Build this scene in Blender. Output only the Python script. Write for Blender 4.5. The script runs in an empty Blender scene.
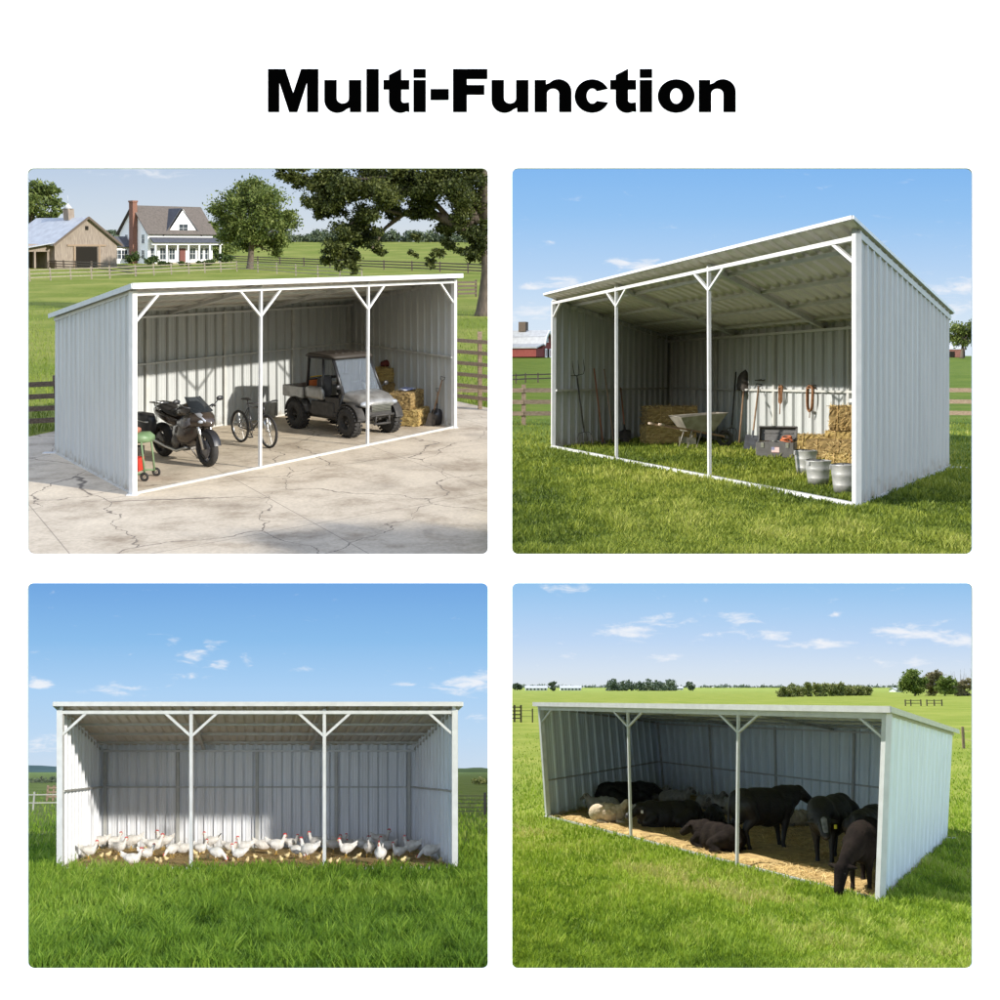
import bpy, bmesh, math, random
import numpy as np
from mathutils import Vector, Matrix
from mathutils.geometry import tessellate_polygon

# ------------------------------------------------------------------ camera, world, suns, exposure
F = 1200.0                      # focal length in thousandths of the picture width
SC = bpy.context.scene
cam_d = bpy.data.cameras.new("camera"); cam = bpy.data.objects.new("camera", cam_d)
SC.collection.objects.link(cam); SC.camera = cam
cam.location = (0, 0, 0); cam.rotation_euler = (math.radians(90), 0, 0)
cam_d.sensor_width = 36.0; cam_d.sensor_fit = 'HORIZONTAL'; cam_d.lens = F / 1000 * 36
cam_d.clip_start = 0.1; cam_d.clip_end = 20000
world = bpy.data.worlds.new("World"); SC.world = world; world.use_nodes = True
wn = world.node_tree.nodes; wl = world.node_tree.links
sky_n = wn.new('ShaderNodeTexSky'); sky_n.sky_type = 'NISHITA'; sky_n.sun_disc = False
sky_n.sun_elevation = math.radians(48); sky_n.sun_rotation = math.radians(180)
wl.new(sky_n.outputs[0], wn['Background'].inputs['Color'])
wn['Background'].inputs['Strength'].default_value = 0.15
SC.view_settings.view_transform = 'Standard'; SC.view_settings.look = 'None'
SC.view_settings.exposure = 1.0; SC.view_settings.gamma = 1.0
SC.cycles.max_bounces = 7; SC.cycles.diffuse_bounces = 5; SC.cycles.glossy_bounces = 3
SC.cycles.transmission_bounces = 4; SC.cycles.transparent_max_bounces = 8
SC.cycles.use_denoising = True
SC.cycles.sample_clamp_indirect = 6.0

rnd = random.Random(7)
NP = np.random.RandomState(11)

# ------------------------------------------------------------------ places: four stretches of land seen through four openings
class Place:
    def __init__(s, key, row, eye, prof=None):
        s.key = key; s.row = row; s.eye = eye; s.prof = prof
        s.t = math.atan((500 - row) / F)
        s.R = Matrix.Rotation(s.t, 4, 'X')
        s.M = s.R @ Matrix.Translation((0, 0, -eye))
        s.Mi = s.M.inverted()
        s.col = bpy.data.collections.new(key); SC.collection.children.link(s.col)
    def dir(s, px, py):
        return (s.R.inverted() @ Vector(((px - 500) / F, 1, (500 - py) / F)))
    def at(s, px, py, y):
        d = s.dir(px, py); return Vector((0, 0, s.eye)) + d * (y / d.y)
    def h(s, y):
        if not s.prof: return 0.0
        pr = s.prof
        if y <= pr[0][0]: return 0.0
        for (y0, z0), (y1, z1) in zip(pr, pr[1:]):
            if y <= y1:
                k = (y - y0) / (y1 - y0); k = k * k * (3 - 2 * k)
                return z0 + (z1 - z0) * k
        return pr[-1][1]
    def ground(s, px, py):
        d = s.dir(px, py)
        if d.z < 0:
            y = -s.eye / d.z * d.y
            if not s.prof or y <= s.prof[0][0]:
                return s.at(px, py, y)
        y = 4.0
        while y < 3000:
            p = s.at(px, py, y)
            if p.z <= s.h(y): return Vector((p.x, p.y, s.h(y)))
            y *= 1.004
        return s.at(px, py, 3000)
    def proj(s, p):
        w = s.M @ Vector(p); return (500 + F * w.x / w.y, 500 - F * w.z / w.y)
    def plane(s, px, py, p0, n):
        e = Vector((0, 0, s.eye)); d = s.dir(px, py)
        return e + d * ((Vector(p0) - e).dot(n) / d.dot(n))
    def lean(s, p):
        a = s.proj(p); b = s.proj(Vector(p) + Vector((0, 0, 1)))
        m = abs(b[1] - a[1]) or 1
        return -(b[0] - a[0]) / m
    def px(s, n, y): return n * y / F

P1 = Place("farmyard_place", 246, 4.45, [(75, 0), (190, 1.0), (260, 1.75), (520, 6.3)])
P2 = Place("lawn_place", 379, 1.40, [(34, 0), (140, 2.2), (420, 9.0)])
P3 = Place("poultry_place", 771, 1.97)
P4 = Place("cattle_place", 686, 3.90)

def sun(place, d, strength, color=(1, .95, .87), angle=0.6):
    """d: local direction from the ground towards the sun"""
    L = bpy.data.lights.new("sun", 'SUN'); L.energy = strength; L.angle = math.radians(angle); L.color = color
    o = bpy.data.objects.new("sun", L); SC.collection.objects.link(o)
    w = (place.R.to_3x3() @ Vector(d)).normalized()
    o.rotation_euler = w.to_track_quat('Z', 'Y').to_euler()
    o.light_linking.receiver_collection = place.col
    o.light_linking.blocker_collection = place.col
    return o

# ------------------------------------------------------------------ materials
MATS = {}
def mat(name, c, c2=None, scale=8.0, rough=0.6, metal=0.0, bump=0.0, bscale=None, detail=4, spec=None, coat=0, trans=None, stretch=None, contrast=(.35, .65)):
    if name in MATS: return MATS[name]
    m = bpy.data.materials.new(name); m.use_nodes = True; MATS[name] = m
    nt = m.node_tree; N = nt.nodes; L = nt.links; b = N['Principled BSDF']
    b.inputs['Base Color'].default_value = (*c, 1); b.inputs['Roughness'].default_value = rough
    b.inputs['Metallic'].default_value = metal
    if rough >= 1: b.inputs['Specular IOR Level'].default_value = 0
    if spec is not None: b.inputs['Specular IOR Level'].default_value = spec
    if coat: b.inputs['Coat Weight'].default_value = coat; b.inputs['Coat Roughness'].default_value = .08
    if c2 is not None or bump:
        tc = N.new('ShaderNodeTexCoord'); mp = N.new('ShaderNodeMapping')
        L.new(tc.outputs['Object'], mp.inputs['Vector'])
        if stretch: mp.inputs['Scale'].default_value = stretch
    if c2 is not None:
        n = N.new('ShaderNodeTexNoise'); n.inputs['Scale'].default_value = scale; n.inputs['Detail'].default_value = detail
        L.new(mp.outputs[0], n.inputs['Vector'])
        r = N.new('ShaderNodeValToRGB'); r.color_ramp.elements[0].position = contrast[0]; r.color_ramp.elements[1].position = contrast[1]
        r.color_ramp.elements[0].color = (*c, 1); r.color_ramp.elements[1].color = (*c2, 1)
        L.new(n.outputs['Fac'], r.inputs['Fac']); L.new(r.outputs[0], b.inputs['Base Color'])
    if bump:
        n = N.new('ShaderNodeTexNoise'); n.inputs['Scale'].default_value = bscale or scale * 3; n.inputs['Detail'].default_value = 5
        L.new(mp.outputs[0], n.inputs['Vector'])
        bp = N.new('ShaderNodeBump'); bp.inputs['Strength'].default_value = bump; bp.inputs['Distance'].default_value = .03
        L.new(n.outputs['Fac'], bp.inputs['Height']); L.new(bp.outputs[0], b.inputs['Normal'])
    return m

def wall_mat(name, c, dirt=(.20, .16, .11), rough=.45):
    """painted steel with mud splashed along the foot of the wall and faint water stains"""
    m = bpy.data.materials.new(name); m.use_nodes = True; N = m.node_tree.nodes; L = m.node_tree.links; b = N['Principled BSDF']
    tc = N.new('ShaderNodeTexCoord'); sp = N.new('ShaderNodeSeparateXYZ'); L.new(tc.outputs['Object'], sp.inputs[0])
    n = N.new('ShaderNodeTexNoise'); n.inputs['Scale'].default_value = 7; n.inputs['Detail'].default_value = 6; L.new(tc.outputs['Object'], n.inputs['Vector'])
    mr = N.new('ShaderNodeMapRange'); mr.inputs[1].default_value = 0; mr.inputs[2].default_value = .38; mr.inputs[3].default_value = .30; mr.inputs[4].default_value = -.25; L.new(sp.outputs[2], mr.inputs[0])
    ad = N.new('ShaderNodeMath'); L.new(mr.outputs[0], ad.inputs[0]); L.new(n.outputs['Fac'], ad.inputs[1])
    q = N.new('ShaderNodeMapRange'); q.inputs[1].default_value = .5; q.inputs[2].default_value = .85; q.inputs[4].default_value = .55; L.new(ad.outputs[0], q.inputs[0])
    mp = N.new('ShaderNodeMapping'); mp.inputs['Scale'].default_value = (5, 5, .35); L.new(tc.outputs['Object'], mp.inputs[0])
    n2 = N.new('ShaderNodeTexNoise'); n2.inputs['Scale'].default_value = 1.4; n2.inputs['Detail'].default_value = 5; L.new(mp.outputs[0], n2.inputs['Vector'])
    r = N.new('ShaderNodeValToRGB'); r.color_ramp.elements[0].position = .36; r.color_ramp.elements[1].position = .6; r.color_ramp.elements[0].color = (*[k * .90 for k in c], 1); r.color_ramp.elements[1].color = (*c, 1); L.new(n2.outputs['Fac'], r.inputs[0])
    mx = N.new('ShaderNodeMix'); mx.data_type = 'RGBA'; mx.inputs[7].default_value = (*dirt, 1); L.new(q.outputs[0], mx.inputs[0]); L.new(r.outputs[0], mx.inputs[6]); L.new(mx.outputs[2], b.inputs['Base Color'])
    b.inputs['Roughness'].default_value = rough
    return m

def leaf_mat(name, cols, rough=.55, transl=.35, hue_noise=None):
    """cols: dark..light colours picked by a per-face random number (leaf tones), plus a large noise in tone"""
    m = bpy.data.materials.new(name); m.use_nodes = True
    nt = m.node_tree; N = nt.nodes; L = nt.links; b = N['Principled BSDF']
    a = N.new('ShaderNodeAttribute'); a.attribute_name = 'tone'
    r = N.new('ShaderNodeValToRGB'); e = r.color_ramp.elements
    e[0].color = (*cols[0], 1); e[1].color = (*cols[-1], 1)
    for i, c in enumerate(cols[1:-1]):
        k = e.new((i + 1) / (len(cols) - 1)); k.color = (*c, 1)
    fac = a.outputs['Fac']
    if hue_noise:
        tc = N.new('ShaderNodeTexCoord'); n = N.new('ShaderNodeTexNoise'); n.inputs['Scale'].default_value = hue_noise; n.inputs['Detail'].default_value = 4
        L.new(tc.outputs['Object'], n.inputs['Vector'])
        mr = N.new('ShaderNodeMapRange'); mr.inputs[1].default_value = .35; mr.inputs[2].default_value = .65; mr.inputs[3].default_value = -.3; mr.inputs[4].default_value = .3
        L.new(n.outputs['Fac'], mr.inputs[0])
        ad = N.new('ShaderNodeMath'); ad.operation = 'ADD'; ad.use_clamp = True
        L.new(a.outputs['Fac'], ad.inputs[0]); L.new(mr.outputs[0], ad.inputs[1]); fac = ad.outputs[0]
    L.new(fac, r.inputs['Fac']); L.new(r.outputs[0], b.inputs['Base Color'])
    b.inputs['Roughness'].default_value = rough; b.inputs['Specular IOR Level'].default_value = .25
    if transl:
        t = N.new('ShaderNodeBsdfTranslucent'); L.new(r.outputs[0], t.inputs['Color'])
        mx = N.new('ShaderNodeMixShader'); mx.inputs[0].default_value = transl
        L.new(b.outputs[0], mx.inputs[1]); L.new(t.outputs[0], mx.inputs[2]); L.new(mx.outputs[0], N['Material Output'].inputs['Surface'])
    return m

# ------------------------------------------------------------------ mesh builder
def frame(p, q, up=(0, 0, 1)):
    z = (Vector(q) - Vector(p)); ln = z.length; z.normalize(); u = Vector(up)
    if abs(z.dot(u.normalized())) > .98: u = Vector((1, 0, 0)) if abs(z.x) < .9 else Vector((0, 1, 0))
    x = u.cross(z).normalized(); y = z.cross(x)
    m = Matrix((x, y, z)).transposed().to_4x4(); m.translation = Vector(p)
    return m, ln

class MB:
    def __init__(s): s.v = []; s.f = []; s.m = []; s.sm = []; s.mi = 0; s.smooth = False
    def add(s, vs, fs, smooth=None):
        b = len(s.v); s.v += [tuple(v) for v in vs]
        for f in fs:
            s.f.append(tuple(b + i for i in f)); s.m.append(s.mi); s.sm.append(s.smooth if smooth is None else smooth)
        return s
    def mat(s, i): s.mi = i; return s
    def box(s, c, d, M=None, taper=1.0, tx=None):
        x, y, z = d[0] / 2, d[1] / 2, d[2] / 2; t = taper; u = tx if tx is not None else taper
        vs = [(-x, -y, -z), (x, -y, -z), (x, y, -z), (-x, y, -z), (-x * u, -y * t, z), (x * u, -y * t, z), (x * u, y * t, z), (-x * u, y * t, z)]
        vs = [Vector(v) for v in vs]
        if M is not None: vs = [M @ v for v in vs]
        vs = [v + Vector(c) for v in vs]
        return s.add(vs, [(3, 2, 1, 0), (4, 5, 6, 7), (0, 1, 5, 4), (1, 2, 6, 5), (2, 3, 7, 6), (3, 0, 4, 7)], False)
    def beam(s, p, q, w, h, up=(0, 0, 1)):
        M, ln = frame(p, q, up)
        vs = [M @ Vector(v) for v in [(-w / 2, -h / 2, 0), (w / 2, -h / 2, 0), (w / 2, h / 2, 0), (-w / 2, h / 2, 0), (-w / 2, -h / 2, ln), (w / 2, -h / 2, ln), (w / 2, h / 2, ln), (-w / 2, h / 2, ln)]]
        return s.add(vs, [(3, 2, 1, 0), (4, 5, 6, 7), (0, 1, 5, 4), (1, 2, 6, 5), (2, 3, 7, 6), (3, 0, 4, 7)], False)
    def tube(s, pts, r, n=8, closed=False, flat=None):
        pts = [Vector(p) for p in pts]; k = len(pts)
        rs = r if isinstance(r, (list, tuple)) else [r] * k
        vs = []; prev = None
        for i, p in enumerate(pts):
            a = pts[(i - 1) % k] if (i or closed) else p; b = pts[(i + 1) % k] if (i < k - 1 or closed) else p
            t = (b - a); t = t.normalized() if t.length > 1e-9 else Vector((0, 0, 1))
            if prev is None:
                u = Vector((0, 0, 1)) if abs(t.z) < .9 else Vector((1, 0, 0))
                x = u.cross(t).normalized()
            else:
                x = prev - t * prev.dot(t)
                x = x.normalized() if x.length > 1e-6 else Vector((1, 0, 0)).cross(t).normalized()
            prev = x; y = t.cross(x)
            for j in range(n):
                an = 2 * math.pi * j / n
                vs.append(p + x * (math.cos(an) * rs[i]) + y * (math.sin(an) * rs[i] * (flat or 1)))
        fs = []
        for i in range(k if closed else k - 1):
            i2 = (i + 1) % k
            for j in range(n):
                j2 = (j + 1) % n; fs.append((i * n + j, i * n + j2, i2 * n + j2, i2 * n + j))
        if not closed:
            fs.append(tuple(range(n))[::-1]); fs.append(tuple((k - 1) * n + j for j in range(n)))
        return s.add(vs, fs, True)
    def ring(s, c, R, r, axis='Y', n=28, m=8, M=None, squash=1):
        pts = []
        for i in range(n):
            a = 2 * math.pi * i / n
            p = Vector((R * math.cos(a), 0, R * math.sin(a) * squash)) if axis == 'Y' else (Vector((R * math.cos(a), R * math.sin(a), 0)) if axis == 'Z' else Vector((0, R * math.cos(a), R * math.sin(a))))
            if M is not None: p = M @ p
            pts.append(p + Vector(c))
        return s.tube(pts, r, m, closed=True)
    def lathe(s, prof, M=None, n=24, cap=True):
        M = M or Matrix(); vs = []; fs = []
        for (r, z) in prof:
            for j in range(n):
                a = 2 * math.pi * j / n; vs.append(M @ Vector((r * math.cos(a), r * math.sin(a), z)))
        for i in range(len(prof) - 1):
            for j in range(n):
                j2 = (j + 1) % n; fs.append((i * n + j, i * n + j2, (i + 1) * n + j2, (i + 1) * n + j))
        if cap:
            fs.append(tuple(range(n))[::-1]); fs.append(tuple((len(prof) - 1) * n + j for j in range(n)))
        return s.add(vs, fs, True)
    def ball(s, c, r, n=12, m=8, M=None):
        r = r if isinstance(r, (list, tuple)) else (r, r, r); vs = []; fs = []
        c = Vector(c)
        def tf(v): return (M @ v if M is not None else v) + c
        vs.append(tf(Vector((0, 0, -r[2]))))
        for i in range(1, m):
            t = math.pi * i / m
            for j in range(n):
                a = 2 * math.pi * j / n
                vs.append(tf(Vector((r[0] * math.sin(t) * math.cos(a), r[1] * math.sin(t) * math.sin(a), -r[2] * math.cos(t)))))
        vs.append(tf(Vector((0, 0, r[2]))))
        for j in range(n): fs.append((0, 1 + (j + 1) % n, 1 + j))
        for i in range(m - 2):
            for j in range(n):
                a = 1 + i * n; j2 = (j + 1) % n; fs.append((a + j, a + j2, a + n + j2, a + n + j))
        a = 1 + (m - 2) * n
        for j in range(n): fs.append((a + j, a + (j + 1) % n, len(vs) - 1))
        return s.add(vs, fs, True)
    def prism(s, poly, y0, y1, M=None):
        """poly in x,z; thickness along y"""
        k = len(poly)
        vs = [Vector((x, y0, z)) for x, z in poly] + [Vector((x, y1, z)) for x, z in poly]
        if M is not None: vs = [M @ v for v in vs]
        tris = tessellate_polygon([[Vector((x, z, 0)) for x, z in poly]])
        fs = [tuple(t) for t in tris] + [tuple(k + i for i in t)[::-1] for t in tris]
        fs += [(i, (i + 1) % k, k + (i + 1) % k, k + i) for i in range(k)]
        return s.add(vs, fs, False)
    def build(s, name, mats, parent=None, place=None, lean=None, bevel=0, off=None, loc=None, subdiv=0):
        me = bpy.data.meshes.new(name)
        vs = s.v
        if off is not None: vs = [(v[0] - off[0], v[1] - off[1], v[2] - off[2]) for v in vs]
        k = lean if lean is not None else (parent.get('_lean') if parent is not None else None)
        if k: vs = [(v[0] + k[0] * v[2], v[1] + k[1] * v[2], v[2]) for v in vs]
        me.from_pydata(vs, [], s.f)
        ms = mats if isinstance(mats, (list, tuple)) else [mats]
        for m in ms: me.materials.append(m)
        if any(s.m): me.polygons.foreach_set('material_index', s.m)
        me.polygons.foreach_set('use_smooth', s.sm)
        me.update()
        o = bpy.data.objects.new(name, me)
        link(o, parent, place)
        if bevel:
            b = o.modifiers.new('bevel', 'BEVEL'); b.width = bevel; b.segments = 2; b.limit_method = 'ANGLE'; b.angle_limit = math.radians(40)
        if subdiv:
            b = o.modifiers.new('sub', 'SUBSURF'); b.levels = subdiv; b.render_levels = subdiv
        return o

PLACE_OF = {}
def link(o, parent, place):
    if parent is not None:
        o.parent = parent; PLACE_OF[parent.name].objects.link(o); PLACE_OF[o.name] = PLACE_OF[parent.name]
    else:
        c = place.col if place else SC.collection
        c.objects.link(o); PLACE_OF[o.name] = c

def tag(o, label, cat, group=None, kind=None):
    if label: o['label'] = label
    if cat: o['category'] = cat
    if group: o['group'] = group
    if kind: o['kind'] = kind
    return o

def thing(P, name, label, cat, loc, yaw=0.0, group=None, rot=None, scale=1.0, lean=True):
    o = bpy.data.objects.new(name, None); o.empty_display_size = .2
    P.col.objects.link(o); PLACE_OF[o.name] = P.col
    R = rot.to_4x4() if rot is not None else Matrix.Rotation(yaw, 4, 'Z')
    o.matrix_world = P.M @ Matrix.Translation(loc) @ R @ Matrix.Scale(scale, 4)
    if lean and rot is None:
        k = P.lean(loc); v = R.to_3x3().inverted() @ Vector((k, 0, 0)); o['_lean'] = (v.x, v.y)
    return tag(o, label, cat, group)

def struct(P, name, mb, mats, label=None, kind='structure', **kw):
    o = mb.build(name, mats, None, P, **kw)
    o.matrix_world = P.M @ Matrix.Translation(kw.get('off') or (0, 0, 0))
    o['kind'] = kind
    if label: o['label'] = label
    return o

def copy_thing(src, P, loc, yaw, label, group=None, scale=1.0, rot=None):
    def cp(o, parent):
        c = o.copy(); P.col.objects.link(c); PLACE_OF[c.name] = P.col
        if parent is not None: c.parent = parent
        for ch in o.children: cp(ch, c)
        return c
    r = cp(src, None)
    R = rot.to_4x4() if rot is not None else Matrix.Rotation(yaw, 4, 'Z')
    r.matrix_world = P.M @ Matrix.Translation(loc) @ R @ Matrix.Scale(scale, 4)
    r['label'] = label
    if group: r['group'] = group
    return r

def put(o, P, loc, yaw=0, scale=1.0):
    o.matrix_world = P.M @ Matrix.Translation(loc) @ Matrix.Rotation(yaw, 4, 'Z') @ Matrix.Scale(scale, 4)

def cap(mb, p, q, r0, r1, n=14):
    """tapered limb with round ends (merged later by the remesher)"""
    p, q = Vector(p), Vector(q)
    M, ln = frame(p, q)
    prof = []
    for i in range(6):
        a = -math.pi / 2 + math.pi / 2 * i / 5; prof.append((max(r0 * math.cos(a), 1e-4), r0 * math.sin(a)))
    for i in range(6):
        a = math.pi / 2 * i / 5; prof.append((max(r1 * math.cos(a), 1e-4), ln + r1 * math.sin(a)))
    mb.lathe(prof, M, n)

def fuse(mb, name, mats, parent, voxel, smooth=3, **kw):
    """merge the pieces into ONE continuous skin"""
    o = mb.build(name, mats, parent, **kw)
    r = o.modifiers.new('r', 'REMESH'); r.mode = 'VOXEL'; r.voxel_size = voxel; r.use_smooth_shade = True
    s = o.modifiers.new('s', 'SMOOTH'); s.factor = .5; s.iterations = smooth
    dg = bpy.context.evaluated_depsgraph_get(); dg.update()
    me = bpy.data.meshes.new_from_object(o.evaluated_get(dg))
    o.modifiers.clear(); old = o.data; o.data = me; bpy.data.meshes.remove(old)
    me.polygons.foreach_set('use_smooth', [True] * len(me.polygons))
    return o

def np_mesh(name, V, Fc, mats, tone=None, midx=None, smooth=False):
    """V (n,3) float, Fc (m,k) int"""
    me = bpy.data.meshes.new(name); n, (m, k) = len(V), Fc.shape
    me.vertices.add(n); me.vertices.foreach_set('co', V.astype(np.float32).ravel())
    me.loops.add(m * k); me.loops.foreach_set('vertex_index', Fc.astype(np.int32).ravel())
    me.polygons.add(m); me.polygons.foreach_set('loop_start', np.arange(0, m * k, k, dtype=np.int32))
    try: me.polygons.foreach_set('loop_total', np.full(m, k, dtype=np.int32))
    except Exception: pass
    if smooth: me.polygons.foreach_set('use_smooth', np.ones(m, dtype=bool))
    for x in (mats if isinstance(mats, (list, tuple)) else [mats]): me.materials.append(x)
    if midx is not None: me.polygons.foreach_set('material_index', midx.astype(np.int32))
    if tone is not None:
        a = me.attributes.new('tone', 'FLOAT', 'FACE'); a.data.foreach_set('value', tone.astype(np.float32))
    me.update(); me.validate()
    return me
# ------------------------------------------------------------------ value noise for scattering
class VN:
    def __init__(s, seed, n=64): s.g = np.random.RandomState(seed).rand(n, n); s.n = n
    def __call__(s, x, y):
        xi = np.floor(x).astype(int); yi = np.floor(y).astype(int); fx = x - xi; fy = y - yi
        fx = fx * fx * (3 - 2 * fx); fy = fy * fy * (3 - 2 * fy); n = s.n
        g = lambda i, j: s.g[i % n, j % n]
        return (g(xi, yi) * (1 - fx) + g(xi + 1, yi) * fx) * (1 - fy) + (g(xi, yi + 1) * (1 - fx) + g(xi + 1, yi + 1) * fx) * fy
vn1, vn2, vn3 = VN(1), VN(2), VN(3)

# ------------------------------------------------------------------ ground sheets
def lawn_mat(name, a, b, c, s1=.35, s2=6.0, stretch=(1, 1, 1), bump=.5):
    """a,b fine tones; c broad patches"""
    m = bpy.data.materials.new(name); m.use_nodes = True
    nt = m.node_tree; N = nt.nodes; L = nt.links; bs = N['Principled BSDF']
    tc = N.new('ShaderNodeTexCoord'); mp = N.new('ShaderNodeMapping'); mp.inputs['Scale'].default_value = stretch
    L.new(tc.outputs['Object'], mp.inputs[0])
    n1 = N.new('ShaderNodeTexNoise'); n1.inputs['Scale'].default_value = s1; n1.inputs['Detail'].default_value = 6; n1.inputs['Roughness'].default_value = .65
    n2 = N.new('ShaderNodeTexNoise'); n2.inputs['Scale'].default_value = s2; n2.inputs['Detail'].default_value = 8; n2.inputs['Roughness'].default_value = .75
    for n in (n1, n2): L.new(mp.outputs[0], n.inputs['Vector'])
    r = N.new('ShaderNodeValToRGB'); r.color_ramp.elements[0].position = .38; r.color_ramp.elements[1].position = .62
    r.color_ramp.elements[0].color = (*a, 1); r.color_ramp.elements[1].color = (*b, 1); L.new(n2.outputs['Fac'], r.inputs[0])
    mr = N.new('ShaderNodeMapRange'); mr.inputs[1].default_value = .42; mr.inputs[2].default_value = .68; mr.inputs[4].default_value = .85
    L.new(n1.outputs['Fac'], mr.inputs[0])
    mx = N.new('ShaderNodeMix'); mx.data_type = 'RGBA'; mx.inputs[7].default_value = (*c, 1)
    L.new(mr.outputs[0], mx.inputs[0]); L.new(r.outputs[0], mx.inputs[6]); L.new(mx.outputs[2], bs.inputs['Base Color'])
    bs.inputs['Roughness'].default_value = .9; bs.inputs['Specular IOR Level'].default_value = .1
    bp = N.new('ShaderNodeBump'); bp.inputs['Strength'].default_value = bump; bp.inputs['Distance'].default_value = .08
    L.new(n2.outputs['Fac'], bp.inputs['Height']); L.new(bp.outputs[0], bs.inputs['Normal'])
    return m

def ground_sheet(P, name, m, px0, px1, y0, y1, n=90):
    ys = [y0 * (y1 / y0) ** (i / n) for i in range(n + 1)]; pxs = [px0 + (px1 - px0) * i / 24 for i in range(25)]
    if P is P3: pxs = [-2400, -1600, -900] + pxs
    if P is P4: pxs = pxs + [1900, 2600, 3400]
    mb = MB(); vs = []; fs = []
    ct, st = math.cos(P.t), math.sin(P.t)
    for y in ys:
        z = P.h(y); yc = y * ct - (z - P.eye) * st
        for p in pxs: vs.append(((p - 500) / F * yc, y, z))
    w = len(pxs)
    for i in range(n):
        for j in range(w - 1): fs.append((i * w + j, i * w + j + 1, (i + 1) * w + j + 1, (i + 1) * w + j))
    mb.add(vs, fs, True)
    return struct(P, name, mb, m)

def sky_mat(name, stops, R, clouds=(), seed=0.0, tint=(1, 1, 1)):
    """stops: (height/R, rgb); clouds: (x/R, z/R, rx, rz, strength)"""
    m = bpy.data.materials.new(name); m.use_nodes = True
    nt = m.node_tree; N = nt.nodes; L = nt.links; N.remove(N['Principled BSDF'])
    tc = N.new('ShaderNodeTexCoord'); sc = N.new('ShaderNodeVectorMath'); sc.operation = 'SCALE'; sc.inputs[3].default_value = 1 / R
    L.new(tc.outputs['Object'], sc.inputs[0])
    sp = N.new('ShaderNodeSeparateXYZ'); L.new(sc.outputs[0], sp.inputs[0])
    zmax = stops[-1][0]
    mr = N.new('ShaderNodeMapRange'); mr.inputs[1].default_value = stops[0][0]; mr.inputs[2].default_value = zmax; L.new(sp.outputs[2], mr.inputs[0])
    r = N.new('ShaderNodeValToRGB'); e = r.color_ramp.elements
    e[0].color = (*stops[0][1], 1); e[1].color = (*stops[-1][1], 1)
    for z, c in stops[1:-1]:
        k = e.new((z - stops[0][0]) / (zmax - stops[0][0])); k.color = (*c, 1)
    L.new(mr.outputs[0], r.inputs[0]); col = r.outputs[0]
    if clouds:
        total = None
        for cx, cz, rx, rz, s in clouds:
            sb = N.new('ShaderNodeVectorMath'); sb.operation = 'SUBTRACT'; sb.inputs[1].default_value = (cx, 0, cz); L.new(sc.outputs[0], sb.inputs[0])
            ml = N.new('ShaderNodeVectorMath'); ml.operation = 'MULTIPLY'; ml.inputs[1].default_value = (1 / rx, 0, 1 / rz); L.new(sb.outputs[0], ml.inputs[0])
            ln = N.new('ShaderNodeVectorMath'); ln.operation = 'LENGTH'; L.new(ml.outputs[0], ln.inputs[0])
            q = N.new('ShaderNodeMapRange'); q.interpolation_type = 'SMOOTHSTEP'; q.inputs[1].default_value = 1.7; q.inputs[2].default_value = 0.0; q.inputs[4].default_value = s
            L.new(ln.outputs[1], q.inputs[0])
            if total is None: total = q.outputs[0]
            else:
                ad = N.new('ShaderNodeMath'); ad.operation = 'MAXIMUM'; L.new(total, ad.inputs[0]); L.new(q.outputs[0], ad.inputs[1]); total = ad.outputs[0]
        mp = N.new('ShaderNodeMapping'); mp.inputs['Scale'].default_value = (26, 1, 90); mp.inputs['Location'].default_value = (seed, seed, seed); L.new(sc.outputs[0], mp.inputs[0])
        n = N.new('ShaderNodeTexNoise'); n.inputs['Scale'].default_value = 1.6; n.inputs['Detail'].default_value = 7; n.inputs['Roughness'].default_value = .6
        n.inputs['Distortion'].default_value = .4
        L.new(mp.outputs[0], n.inputs['Vector'])
        nm_ = N.new('ShaderNodeMath'); nm_.operation = 'MULTIPLY_ADD'; nm_.inputs[1].default_value = 2.2; nm_.inputs[2].default_value = -1.1; L.new(n.outputs['Fac'], nm_.inputs[0])
        a = N.new('ShaderNodeMath'); a.operation = 'ADD'; L.new(total, a.inputs[0]); L.new(nm_.outputs[0], a.inputs[1])
        q = N.new('ShaderNodeMapRange'); q.interpolation_type = 'SMOOTHSTEP'; q.inputs[1].default_value = .27; q.inputs[2].default_value = .98; q.inputs[4].default_value = .85
        L.new(a.outputs[0], q.inputs[0])
        mx = N.new('ShaderNodeMix'); mx.data_type = 'RGBA'; L.new(q.outputs[0], mx.inputs[0]); L.new(col, mx.inputs[6]); mx.inputs[7].default_value = (.92, .93, .96, 1); col = mx.outputs[2]
    em = N.new('ShaderNodeEmission'); L.new(col, em.inputs['Color']); em.inputs['Strength'].default_value = 2 ** -SC.view_settings.exposure
    L.new(em.outputs[0], N['Material Output'].inputs['Surface'])
    return m

def sky_sheet(P, m, px0, px1, z0, z1, R):
    mb = MB(); vs = []; fs = []; n = 20
    ct, st = math.cos(P.t), math.sin(P.t)
    zs = [z0 + (z1 - z0) * i / 10 for i in range(11)]
    for z in zs:
        for j in range(n + 1):
            p = px0 + (px1 - px0) * j / n; yc = R * ct - (z - P.eye) * st
            vs.append(((p - 500) / F * yc, R, z))
    for i in range(10):
        for j in range(n): fs.append((i * (n + 1) + j, i * (n + 1) + j + 1, (i + 1) * (n + 1) + j + 1, (i + 1) * (n + 1) + j))
    mb.add(vs, fs, True)
    return struct(P, 'sky', mb, m)

def lin(r, g, b):
    f = lambda c: ((c / 255 + .055) / 1.055) ** 2.4 if c > 10 else c / 255 / 12.92
    return (f(r), f(g), f(b))

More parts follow.
